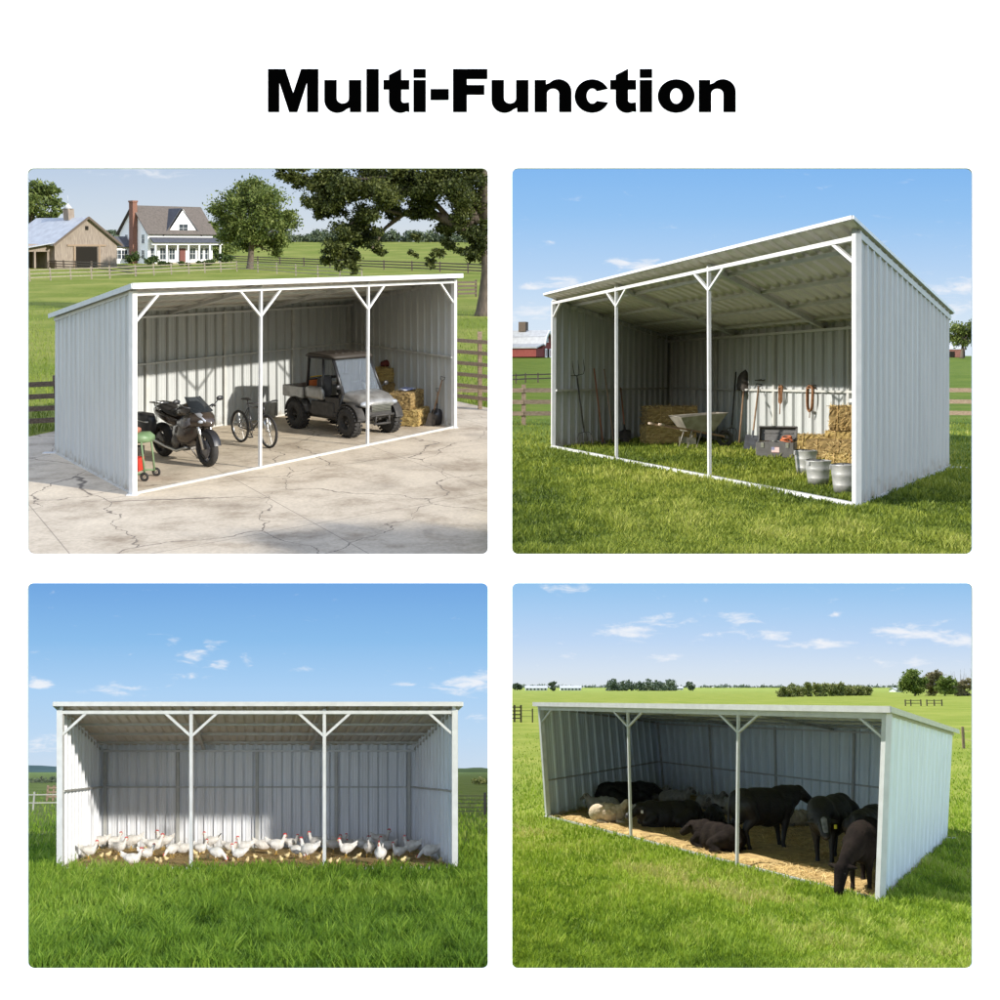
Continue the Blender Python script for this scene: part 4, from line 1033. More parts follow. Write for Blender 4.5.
# farmhouse
hb_ = P1.ground(148, 264); s = hb_.y / F; th = math.radians(47)
L_, D_, he_, hr_ = 74 * s, 53 * s, 30 * s, 56 * s
rootH = thing(P1, 'farmhouse', "white two storey farmhouse with brick chimney, dormer and columned porch", 'house', hb_, yaw=th)
mb = MB(); gable_body(mb, L_, D_, he_, hr_); mb.build('wall', white_clap, rootH)
mb = MB(); roof_slab(mb, (-.5, -.6, he_ - .35), (L_ + .5, -.6, he_ - .35), (L_ + .5, D_ / 2, hr_), (-.5, D_ / 2, hr_)); roof_slab(mb, (-.5, D_ / 2, hr_), (L_ + .5, D_ / 2, hr_), (L_ + .5, D_ + .6, he_ - .35), (-.5, D_ + .6, he_ - .35)); rf = mb.build('roof', shingle, rootH)
mb = MB(); mb.box((-.55, D_ * .42, hr_ * .53), (.9, 1.3, hr_ * 1.06)); mb.box((-.55, D_ * .42, hr_ * 1.07), (1.1, 1.5, .3)); mb.build('chimney', brick, rootH)
# dormer gable on the front slope
gx0, gx1, gz0, gz1 = L_ * .28, L_ * .80, he_ + .1, he_ + 23 * s
mb = MB(); mb.add([(gx0, .15, gz0 - .6), (gx1, .15, gz0 - .6), ((gx0 + gx1) / 2, .15, gz1), (gx0, D_ * .45, gz0 - .6), (gx1, D_ * .45, gz0 - .6), ((gx0 + gx1) / 2, D_ * .45, gz1)], [(0, 1, 2), (3, 5, 4), (0, 3, 4, 1)], False); dm = mb.build('dormer', white_clap, rootH)
mb = MB(); xm = (gx0 + gx1) / 2; roof_slab(mb, (gx0 - .5, -.35, gz0 - .75), (gx0 - .5, D_ * .44, gz0 - .75), (xm, D_ * .44, gz1 + .1), (xm, -.35, gz1 + .1)); roof_slab(mb, (gx1 + .5, -.35, gz0 - .75), (gx1 + .5, D_ * .44, gz0 - .75), (xm, D_ * .44, gz1 + .1), (xm, -.35, gz1 + .1)); mb.build('dormer_roof', slate, dm)
window(rootH, (xm, .10, he_ + 4.5 * s), 1.9, 1.5)
# porch
ph = 20 * s; pd = 2.3
mb = MB(); roof_slab(mb, (-.6, -pd - .5, ph), (L_ + 1.6, -pd - .5, ph), (L_ + .2, .0, ph + 5 * s), (.3, .0, ph + 5 * s)); pr = mb.build('porch_roof', slate, rootH)
mb = MB(); mb.box((L_ / 2, -pd, ph - .15), (L_ + 1.2, .25, .35)); mb.build('porch_beam', white_clap, rootH)
for i in range(7):
    mb = MB(); mb.box((L_ * i / 6 + .1, -pd, ph / 2 - .1), (.26, .26, ph - .3)); mb.box((L_ * i / 6 + .1, -pd, .3), (.4, .4, .25)); mb.build('porch_column', white_clap, rootH)
mb = MB(); mb.box((L_ / 2, -pd / 2, .12), (L_ + .6, pd, .25)); mb.box((L_ * .5, -pd - .5, .06), (2.2, .8, .14)); mb.build('porch_deck', wood_grey, rootH)
for fx in (.08, .22, .36, .68, .80, .92): window(rootH, (L_ * fx, -.03, 9.5 * s), 1.25, 2.1)
mb = MB(); mb.box((L_ * .52, -.05, 1.45), (1.3, .1, 2.5)); mb.build('door', door_red, rootH)
window(rootH, (-.03, D_ * .16, he_ * .80), .9, 1.6, 'x'); window(rootH, (-.03, D_ * .16, he_ * .30), .9, 1.6, 'x'); window(rootH, (-.03, D_ * .75, he_ * .80), .9, 1.6, 'x')
# side wing
mb = MB(); gable_body(mb, 26 * s, 20 * s, 17 * s, 26 * s, -26 * s - 3 * s, D_ * .55); mb.build('wing_wall', white_clap, rootH)
mb = MB(); x0, x1, y0 = -30 * s, -1 * s, D_ * .55; roof_slab(mb, (x0, y0 - .5, 16 * s), (x1, y0 - .5, 16 * s), (x1, y0 + 10 * s, 26 * s), (x0, y0 + 10 * s, 26 * s)); roof_slab(mb, (x0, y0 + 10 * s, 26 * s), (x1, y0 + 10 * s, 26 * s), (x1, y0 + 21 * s, 16 * s), (x0, y0 + 21 * s, 16 * s)); mb.build('wing_roof', slate, rootH)
window(rootH, (-18 * s, D_ * .55 - .04, 9 * s), 2.2, 1.6, cols=3); window(rootH, (-9 * s, D_ * .55 - .04, 9 * s), 1.2, 1.6)

def bush(P, label, x, row, w_px, h_px, seed, name='shrub', mats_=None, group=None, n=900, dy=0):
    b = P.ground(x, row); b.y += dy; b.x *= b.y / (b.y - dy); b.z = P.h(b.y); s = b.y / F; R = random.Random(seed)
    cl_ = [(R.uniform(-.5, .5) * w_px * s * .8, R.uniform(-.3, .3) * w_px * s, R.uniform(.25, .75) * h_px * s, h_px * s * .34) for _ in range(max(3, int(w_px / h_px * 3)))]
    me = crown_mesh(name, mats_ or shrub_m, cl_, n, 1.1 * s, seed, 6, .34)
    o = bpy.data.objects.new(name, me); P.col.objects.link(o); o.matrix_world = P.M @ Matrix.Translation(b)
    return tag(o, label, 'shrub', group)
for i, (x, r, w, h, lab) in enumerate(((104, 265, 14, 7, "pale green shrub mound between barn and farmhouse"), (135, 265, 14, 12, "dark round shrub at the foot of the brick chimney"), (152, 265, 12, 9, "clipped shrub at the left end of the porch"), (165, 265.5, 13, 5, "low shrub under the left porch windows"), (184, 265.5, 12, 4, "low clipped shrub just left of the porch steps"), (204, 265, 16, 4.5, "low shrub right of the porch steps"), (225, 264, 14, 11, "large dark shrub at the right corner of the porch"), (212, 264.5, 8, 7, "small upright shrub below the right porch windows"))):
    bush(P1, lab, x, r, w, h, 110 + i, dy=-3 if i > 1 else 0)

# ------------------------------------------------------------------ materials for things
rubber = mat('tyre_rubber', (.022, .021, .020), (.035, .032, .03), scale=20, rough=.85, bump=.3)
black_pl = mat('black_plastic', (.02, .02, .022), rough=.4)
bronze = mat('dark_bronze_paint', (.055, .040, .032), (.065, .05, .04), scale=4, rough=.25, metal=.3, coat=.6)
silver = mat('silver_paint', (.13, .13, .15), rough=.3, metal=.5, coat=.5)
chrome = mat('bright_metal', (.55, .55, .54), rough=.28, metal=1)
engine_m = mat('grey_engine_metal', (.16, .15, .14), (.09, .085, .08), scale=20, rough=.45, metal=.8)
seat_m = mat('black_seat_vinyl', (.025, .023, .022), rough=.6)
tan_seat = mat('tan_seat_cover', (.30, .22, .14), rough=.7)
lens_m = mat('headlight_lens', (.28, .30, .33), rough=.1, spec=.8)
tint = bpy.data.materials.new('tinted_screen'); tint.use_nodes = True
_b = tint.node_tree.nodes['Principled BSDF']; _b.inputs['Base Color'].default_value = (.03, .035, .04, 1); _b.inputs['Roughness'].default_value = .08; _b.inputs['Transmission Weight'].default_value = .35; _b.inputs['IOR'].default_value = 1.1; _b.inputs['Specular IOR Level'].default_value = .8
utv_tan = mat('dusty_tan_bodywork', (.29, .285, .27), (.18, .17, .16), scale=5, rough=.35, metal=.3, coat=.4)
utv_dark = mat('dusty_black_plastic', (.025, .023, .021), (.05, .045, .04), scale=7, rough=.7)

def wheel(parent, name, c, R, w, rim_r, spokes, tyre_m=None, rim_m=None, axis_rot=0, thick=None, disc=False, n=30):
    """axle along y"""
    t = thick or (R - rim_r)
    mb = MB(); prof = []
    k = 10
    for i in range(k + 1):
        a = math.pi * i / k; prof.append((rim_r + (R - rim_r) * math.sin(a) ** .7, -w / 2 * math.cos(a)))
    M = Matrix.Translation(c) @ Matrix.Rotation(axis_rot, 4, 'Z') @ Matrix.Rotation(math.radians(90), 4, 'X')
    vs = []; fs = []; nn = n
    for (r, z) in prof:
        for j in range(nn):
            a = 2 * math.pi * j / nn; vs.append(M @ Vector((r * math.cos(a), r * math.sin(a), z)))
    m_ = len(prof)
    for i in range(m_):
        i2 = (i + 1) % m_
        for j in range(nn):
            j2 = (j + 1) % nn; fs.append((i * nn + j, i * nn + j2, i2 * nn + j2, i2 * nn + j))
    mb.add(vs, fs, True)
    wh = MB()
    def ringm(r, tt): wh.ring(c, r, tt, 'Y', nn, 6, M=Matrix.Rotation(axis_rot, 3, 'Z').to_4x4())
    ringm(rim_r * .98, max(.012, t * .12))
    Rz = Matrix.Rotation(axis_rot, 3, 'Z')
    for i in range(spokes):
        a = 2 * math.pi * i / spokes
        p = Vector(c) + Rz @ Vector((rim_r * math.cos(a), 0, rim_r * math.sin(a))); q = Vector(c) + Rz @ Vector((.03 * math.cos(a), w * .2 * (1 if i % 2 else -1), .03 * math.sin(a)))
        wh.beam(q, p, max(.004, rim_r * (.16 if spokes < 12 else .012)), max(.004, rim_r * (.1 if spokes < 12 else .012)))
    wh.tube([Vector(c) + Rz @ Vector((0, -w * .42, 0)), Vector(c) + Rz @ Vector((0, w * .42, 0))], rim_r * (.22 if spokes < 12 else .07), 10)
    if disc:
        for sy in (-1, 1):
            wh.lathe([(rim_r * .35, sy * w * .46), (rim_r * .72, sy * w * .46), (rim_r * .72, sy * w * .49), (rim_r * .35, sy * w * .49)], M, 20)
    w_ = wh.build(name, rim_m or engine_m, parent)
    mb.build('tyre', tyre_m or rubber, w_)
    return w_

# ------------------------------------------------------------------ motorcycle
def between(P, a, b): return (P.ground(*a) + P.ground(*b)) / 2
a_, b_ = P1.ground(165, 453.5), P1.ground(206, 469.3); dv = b_ - a_
mc = thing(P1, 'motorcycle', "dark bronze touring motorcycle with hard side cases parked in the left bay", 'motorcycle', (a_ + b_) / 2, yaw=math.atan2(dv.y, dv.x) + .16, scale=1.18)
R_ = .315
fw = wheel(mc, 'front_wheel', (.78, 0, R_), R_, .13, .225, 10, rim_m=silver, axis_rot=.0, disc=True)
wheel(mc, 'rear_wheel', (-.72, 0, R_), R_, .17, .215, 10, disc=True)
mb = MB(); loft(mb, [(-.28, .50, .10, .10), (-.1, .52, .19, .20), (.15, .53, .235, .25), (.38, .58, .24, .24), (.52, .63, .17, .17), (.6, .66, .08, .08)], p=2.8); mb.build('side_fairing', bronze, mc)
mb = MB(); loft(mb, [(.24, .76, .20, .12), (.40, .80, .27, .17), (.60, .82, .24, .16), (.76, .81, .15, .12), (.90, .76, .04, .05)], p=2.2); nf = mb.build('nose_fairing', bronze, mc)
mb = MB(); loft(mb, [(.50, .93, .13, .04), (.64, .92, .14, .055), (.78, .87, .11, .05), (.87, .80, .06, .03)], p=2.4); mb.build('nose_panel', mat('light_silver_paint', (.40, .41, .44), rough=.3, metal=.5, coat=.5), nf)
for sy in (-1, 1):
    mb = MB(); mb.ball((.80, sy * .105, .80), (.04, .06, .032), 12, 8); mb.build('headlight', lens_m, nf)
mb = MB(); vs = []; fs = []
for i in range(7):
    for j in range(9):
        t = i / 6; a = (j / 8 - .5) * 2.3; w_ = .24 * (1 - .30 * t)
        vs.append((.70 - .34 * t - .20 * (1 - math.cos(a)), w_ * math.sin(a), .95 + .24 * t))
for i in range(6):
    for j in range(8): fs.append((i * 9 + j, i * 9 + j + 1, (i + 1) * 9 + j + 1, (i + 1) * 9 + j))
mb.add(vs, fs, True); mb.build('windscreen', tint, mc)
mb = MB(); loft(mb, [(-.12, .86, .08, .07), (.0, .92, .17, .11), (.22, .95, .19, .13), (.40, .92, .15, .11), (.50, .9, .1, .07)]); mb.build('fuel_tank', bronze, mc)
mb = MB(); loft(mb, [(-.82, .92, .10, .03), (-.6, .93, .16, .06), (-.36, .87, .17, .06), (-.12, .83, .14, .05), (-.02, .86, .09, .05)]); mb.build('seat', seat_m, mc)
mb = MB(); loft(mb, [(-1.02, .84, .05, .04), (-.85, .80, .12, .07), (-.5, .74, .13, .10), (-.2, .70, .10, .09)]); mb.build('tail_fairing', bronze, mc)
for sy in (-1, 1):
    mb = MB(); loft(mb, [(.10, .72, .02, .05, sy * .20), (.36, .74, .03, .10, sy * .235), (.58, .80, .03, .06, sy * .22)]); mb.build('side_panel', silver, mc)
    mb = MB(); loft(mb, [(-1.06, .70, .115, .012, sy * .34), (-.55, .69, .125, .012, sy * .35)], p=4); mb.build('case_seam', chrome, mc)
    mb = MB(); loft(mb, [(-1.08, .66, .06, .10, sy * .34), (-1.02, .66, .11, .17, sy * .34), (-.62, .65, .12, .19, sy * .35), (-.52, .64, .06, .12, sy * .33)], p=4); mb.build('side_case', black_pl if sy < 0 else bronze, mc)
    mb = MB(); mb.tube([(.80, sy * .10, R_), (.66, sy * .11, .66), (.52, sy * .12, 1.0)], [.032, .032, .026], 8); mb.build('fork_leg', chrome, mc)
    mb = MB(); mb.tube([(.52, sy * .10, .99), (.46, sy * .28, 1.04), (.34, sy * .40, 1.0)], .016, 8); mb.tube([(.38, sy * .37, 1.01), (.29, sy * .43, .99)], .024, 8); mb.build('handlebar', black_pl, mc)
    mb = MB(); mb.tube([(.5, sy * .24, 1.0), (.46, sy * .40, 1.12)], .01, 6); mb.ball((.46, sy * .43, 1.14), (.03, .075, .045), 10, 6); mb.build('mirror', black_pl, mc)
    mb = MB(); mb.tube([(.30, sy * .14, .30), (.05, sy * .19, .22), (-.3, sy * .21, .26), (-.55, sy * .25, .34), (-1.0, sy * .28, .46)], [.025, .028, .03, .05, .045], 10); mb.build('exhaust', chrome, mc)
mb = MB(); mb.box((.02, 0, .36), (.42, .30, .26), taper=.8); mb.ball((.02, -.19, .38), (.13, .05, .12)); mb.ball((.02, .19, .38), (.13, .05, .12)); mb.tube([(-.1, 0, .34), (-.72, .0, R_)], .05, 8); mb.tube([(-.15, .1, .5), (-.72, .1, R_)], .03, 6); mb.build('engine', engine_m, mc, bevel=.02)
mb = MB(); vs = []; fs = []
for i in range(11):
    a = math.radians(15 + 130 * i / 10)
    for j in range(5):
        b = (j / 4 - .5) * 1.9; vs.append((.78 + math.cos(a) * (R_ + .03 * math.cos(b)), .085 * math.sin(b), R_ + math.sin(a) * (R_ + .035 * math.cos(b))))
for i in range(10):
    for j in range(4): fs.append((i * 5 + j, i * 5 + j + 1, (i + 1) * 5 + j + 1, (i + 1) * 5 + j))
mb.add(vs, fs, True); mb.build('front_mudguard', black_pl, mc)
mb = MB(); mb.tube([(-1.0, -.13, .98), (-.62, -.14, .99), (-.6, .14, .99), (-1.0, .13, .98)], .014, 6, closed=True)
for xx in (-.9, -.78, -.68): mb.tube([(xx, -.13, .985), (xx, .13, .985)], .01, 6)
for sy in (-1, 1): mb.tube([(-.85, sy * .13, .98), (-.8, sy * .1, .85)], .012, 6)
mb.build('luggage_rack', chrome, mc)
mb = MB(); mb.tube([(-.15, .16, .28), (-.05, .30, .0)], .015, 6); mb.build('kickstand', engine_m, mc)

# ------------------------------------------------------------------ bicycle
a_, b_ = P1.ground(237, 440), P1.ground(272, 450.3); dv = b_ - a_
bk = thing(P1, 'bicycle', "black mountain bicycle with silver front fork standing behind the second post", 'bicycle', (a_ + b_) / 2, yaw=math.atan2(dv.y, dv.x) + .12, scale=1.08)
wheel(bk, 'front_wheel', (.56, 0, .35), .35, .055, .305, 28, rim_m=chrome, n=36); wheel(bk, 'rear_wheel', (-.52, 0, .35), .35, .055, .305, 28, rim_m=chrome, n=36)
fr = mat('black_frame_paint', (.02, .02, .022), rough=.35, coat=.4)
mb = MB()
ht, hb2, st_, bbk, ra = (.34, 0, .83), (.37, 0, .70), (-.22, 0, .80), (-.08, 0, .30), (-.52, 0, .35)
for p, q, r in ((ht, st_, .018), (hb2, bbk, .022), (st_, bbk, .018), (ht, hb2, .022)): mb.tube([p, q], r, 8)
for sy in (-.055, .055): mb.tube([(bbk[0], sy * .5, bbk[2]), (ra[0], sy, ra[2])], .012, 6); mb.tube([(st_[0], sy * .3, st_[2] - .04), (ra[0], sy, ra[2])], .010, 6)
mb.build('frame', fr, bk)
for sy in (-.06, .06):
    mb = MB(); mb.tube([(.56, sy, .35), (.43, sy, .68)], .022, 8); mb.build('fork_leg', chrome, bk)
mb = MB(); mb.tube([(.40, 0, .70), (.31, 0, .93)], .02, 8); mb.tube([(.33, 0, .90), (.40, 0, .94)], .018, 8); mb.tube([(.37, -.34, .95), (.41, -.15, .95), (.42, 0, .94), (.41, .15, .95), (.37, .34, .95)], .013, 8)
hbz = mb.build('handlebar', fr, bk)
for sy in (-1, 1):
    mb = MB(); mb.tube([(.39, sy * .24, .95), (.37, sy * .36, .95)], .018, 8); mb.build('grip', rubber, hbz)
mb = MB(); mb.tube([(-.22, 0, .80), (-.25, 0, .93)], .014, 8); loft(mb, [(-.40, .95, .075, .02), (-.30, .96, .075, .025), (-.2, .955, .03, .02), (-.11, .95, .02, .012)]); mb.build('saddle', seat_m, bk)
mb = MB(); mb.ring((-.08, -.05, .30), .09, .008, 'Y', 24, 5); mb.tube([(-.08, -.06, .30), (.05, -.07, .19)], .012, 6); mb.tube([(-.08, .06, .30), (-.21, .07, .41)], .012, 6); mb.box((.05, -.12, .185), (.09, .09, .02)); mb.box((-.21, .12, .415), (.09, .09, .02))
mb.tube([(-.08, -.05, .385), (-.5, -.05, .40)], .005, 5); mb.tube([(-.08, -.05, .21), (-.5, -.05, .30)], .005, 5); mb.build('crankset', engine_m, bk)

# ------------------------------------------------------------------ utility vehicle
rl, fl, frr = P1.ground(298, 426.5), P1.ground(351.5, 442.7), P1.ground(391, 434.8)
f1 = (fl - rl).normalized(); rr_ = (frr - fl).normalized(); f2 = Vector((rr_.y, -rr_.x, 0)); fwd = (f1 + f2).normalized()
print('UTV', rl, fl, frr, 'f1', f1, 'f2', f2)
ctr = (rl + frr) / 2 + Vector((-.02, .05, 0))
yawU = math.atan2(fwd.y, fwd.x)
uv = thing(P1, 'utility_vehicle', "dusty tan side by side utility vehicle with roof and cargo bed in the right bay", 'utility vehicle', ctr, yaw=yawU, scale=.97)
WB, TR, RW = 1.08, .62, .385
for nm, x, y in (('front_wheel', WB, -TR), ('front_wheel', WB, TR), ('rear_wheel', -WB, -TR), ('rear_wheel', -WB, TR)):
    w_ = wheel(uv, nm, (x, y, RW), RW, .27, .17, 7, rim_m=utv_dark, n=32)
    mb = MB()
    for i in range(26):      # tread blocks
        a = 2 * math.pi * i / 26
        for sy in (-1, 1):
            c_ = Vector((x + (RW - .005) * math.cos(a + sy * .06), y + sy * .075, RW + (RW - .005) * math.sin(a + sy * .06)))
            mb.box(c_, (.03, .09, .05), M=Matrix.Rotation(-a, 3, 'Y') @ Matrix.Rotation(sy * .4, 3, 'X'))
    mb.build('tread', rubber, w_)
mb = MB(); mb.box((0, 0, .42), (2.2, 1.0, .16)); mb.box((.05, 0, .52), (1.1, 1.36, .12)); mb.box((.05, -.66, .62), (.95, .06, .36)); mb.box((.05, .66, .62), (.95, .06, .36)); mb.build('chassis', utv_dark, uv, bevel=.03)
mb = MB(); loft(mb, [(.62, .92, .60, .16), (.85, .94, .62, .17), (1.15, .90, .60, .16), (1.40, .84, .52, .12), (1.50, .80, .44, .07)], p=3.4, n=24); hd = mb.build('hood', utv_tan, uv)
mb = MB(); mb.box((1.42, 0, .62), (.22, .74, .30), taper=.85); mb.box((1.52, 0, .74), (.06, .62, .10)); mb.build('grille', utv_dark, uv, bevel=.02)
mb = MB(); mb.tube([(1.45, -.38, .45), (1.60, -.34, .55), (1.60, .34, .55), (1.45, .38, .45)], .03, 8); mb.tube([(1.60, -.2, .55), (1.58, -.22, .34)], .025, 8); mb.tube([(1.60, .2, .55), (1.58, .22, .34)], .025, 8); mb.tube([(1.58, -.25, .34), (1.58, .25, .34)], .03, 8); mb.build('bumper', utv_dark, uv)
for sy in (-1, 1):
    mb = MB(); mb.ball((1.44, sy * .46, .83), (.07, .12, .06), 12, 8); mb.build('headlight', lens_m, uv)
    for nm, x, m_ in (('front_fender', WB, utv_dark), ('rear_fender', -WB, utv_dark)):
        mb = MB(); vs = []; fs = []
        for i in range(13):
            a = math.radians(10 + 160 * i / 12)
            for yy in (sy * .48, sy * .71): vs.append((x + math.cos(a) * .46, yy, RW + .02 + math.sin(a) * .44))
        vs += [(v[0], v[1], v[2] - .035) for v in vs]
        for i in range(12): fs += [(2 * i, 2 * i + 1, 2 * i + 3, 2 * i + 2), (26 + 2 * i, 26 + 2 * i + 2, 26 + 2 * i + 3, 26 + 2 * i + 1), (2 * i + 1, 27 + 2 * i, 29 + 2 * i, 2 * i + 3)]
        mb.add(vs, fs, True); mb.build(nm, m_, uv)
# bed
mb = MB(); mb.box((-1.22, 0, .82), (.82, 1.30, .05)); mb.box((-1.22, -.67, .95), (.86, .05, .28)); mb.box((-1.22, .67, .95), (.86, .05, .28)); mb.box((-1.64, 0, .95), (.05, 1.36, .28)); mb.box((-.80, 0, .95), (.05, 1.36, .28)); mb.build('cargo_bed', utv_tan, uv, bevel=.015)
# cab
mb = MB()
A1, A2 = (.80, .60, 1.02), (.34, .56, 1.86); B1, B2 = (-.72, .60, .85), (-.66, .56, 1.86)
for sy in (-1, 1):
    f = lambda p: (p[0], p[1] * sy, p[2])
    mb.tube([f(A1), f(A2), f(B2), f(B1)], .042, 8); mb.tube([f((.62, .62, .50)), f(A1)], .042, 8)
mb.tube([(.34, -.56, 1.86), (.34, .56, 1.86)], .042, 8); mb.tube([(-.05, -.57, .9), (-.05, -.57, 1.86)], .036, 8); mb.tube([(-.05, .57, .9), (-.05, .57, 1.86)], .036, 8); mb.tube([(-.66, -.56, 1.86), (-.66, .56, 1.86)], .042, 8); mb.tube([(-.69, -.58, 1.3), (-.69, .58, 1.3)], .036, 8); mb.build('roll_cage', black_pl, uv)
mb = MB(); loft(mb, [(-.76, 1.89, .60, .035), (-.6, 1.93, .64, .055), (.25, 1.93, .64, .055), (.44, 1.89, .60, .035)], p=5, n=20)
for yy in (-.4, -.2, 0, .2, .4): mb.box((-.15, yy, 1.985), (.8, .06, .02))
mb.build('cab_roof', mat('brown_cab_roof', (.035, .028, .022), rough=.6), uv)
clear = bpy.data.materials.new('clear_windscreen'); clear.use_nodes = True
_b = clear.node_tree.nodes['Principled BSDF']; _b.inputs['Base Color'].default_value = (.45, .50, .56, 1); _b.inputs['Roughness'].default_value = .12; _b.inputs['Transmission Weight'].default_value = .82; _b.inputs['IOR'].default_value = 1.15; _b.inputs['Specular IOR Level'].default_value = 1.0
mb = MB(); mb.add([(.82, -.55, 1.03), (.82, .55, 1.03), (.37, .52, 1.85), (.37, -.52, 1.85)], [(0, 1, 2, 3)], False); mb.add([(.81, -.55, 1.03), (.81, .55, 1.03), (.36, .52, 1.85), (.36, -.52, 1.85)], [(3, 2, 1, 0)], False); mb.build('windscreen', clear, uv)
for sy in (-1, 1):
    mb = MB(); mb.box((.42, sy * .64, .72), (.55, .03, .42)); mb.build('front_side_panel', utv_dark, uv, bevel=.01)
    mb = MB(); loft(mb, [(-.36, .78, .22, .06, sy * .30), (.12, .80, .22, .07, sy * .30)], p=4); mb.build('seat', seat_m, uv)
    mb = MB(); loft(mb, [(-.42, 1.12, .20, .26, sy * .30), (-.34, 1.12, .22, .28, sy * .30), (-.30, 1.1, .18, .24, sy * .30)], p=4); mb.build('backrest', seat_m, uv)
mb = MB(); mb.ring((.42, .30, 1.12), .17, .016, 'X', 20, 6, M=Matrix.Rotation(-.5, 4, 'Y')); mb.tube([(.42, .3, 1.12), (.62, .3, .98)], .02, 6); mb.build('steering_wheel', black_pl, uv)
for sy in (-1, 1):
    mb = MB(); loft(mb, [(-.62, .98, .04, .12, sy * .68), (-.5, 1.0, .06, .16, sy * .69), (.0, 1.0, .06, .16, sy * .69), (.10, .96, .04, .12, sy * .68)], p=3); mb.build('side_door', utv_tan, uv)
# nets, lamps and struts that break up the front
mb = MB()
for k in range(5): mb.box((1.545, 0, .66 + .035 * k), (.02, .60, .012))
mb.build('grille_bars', chrome, uv)
for sy in (-1, 1):
    mb = MB(); mb.tube([(1.0, sy * .30, .55), (1.06, sy * .50, .40)], .035, 8); mb.tube([(.92, sy * .28, .80), (1.04, sy * .48, .45)], .03, 8); mb.build('suspension_strut', engine_m, uv)
    mb = MB(); mb.ball((.80, sy * .74, 1.22), (.03, .08, .06), 10, 8); mb.tube([(.74, sy * .60, 1.12), (.79, sy * .72, 1.2)], .012, 6); mb.build('mirror', black_pl, uv)
# load in the cargo bed
def in_uv(p): return (P1.Mi @ (uv.matrix_world @ Vector(p)))
bpy.context.view_layer.update()
q = in_uv((-1.2, .12, .86))
cr = thing(P1, 'tool_bag', "orange and yellow bag lying in the utility vehicle's cargo bed", 'bag', q, yaw=yawU + .2)
mb = MB(); loft(mb, [(-.26, .16, .16, .14), (0, .18, .20, .17), (.26, .16, .16, .14)], p=3.5); mb.build('bag_body', mat('orange_canvas', (.50, .13, .03), rough=.8), cr)
mb = MB(); loft(mb, [(-.18, .36, .10, .04), (.0, .38, .14, .05), (.2, .36, .10, .04)], p=3); mb.build('bag_flap', mat('yellow_canvas', (.60, .42, .05), rough=.8), cr)

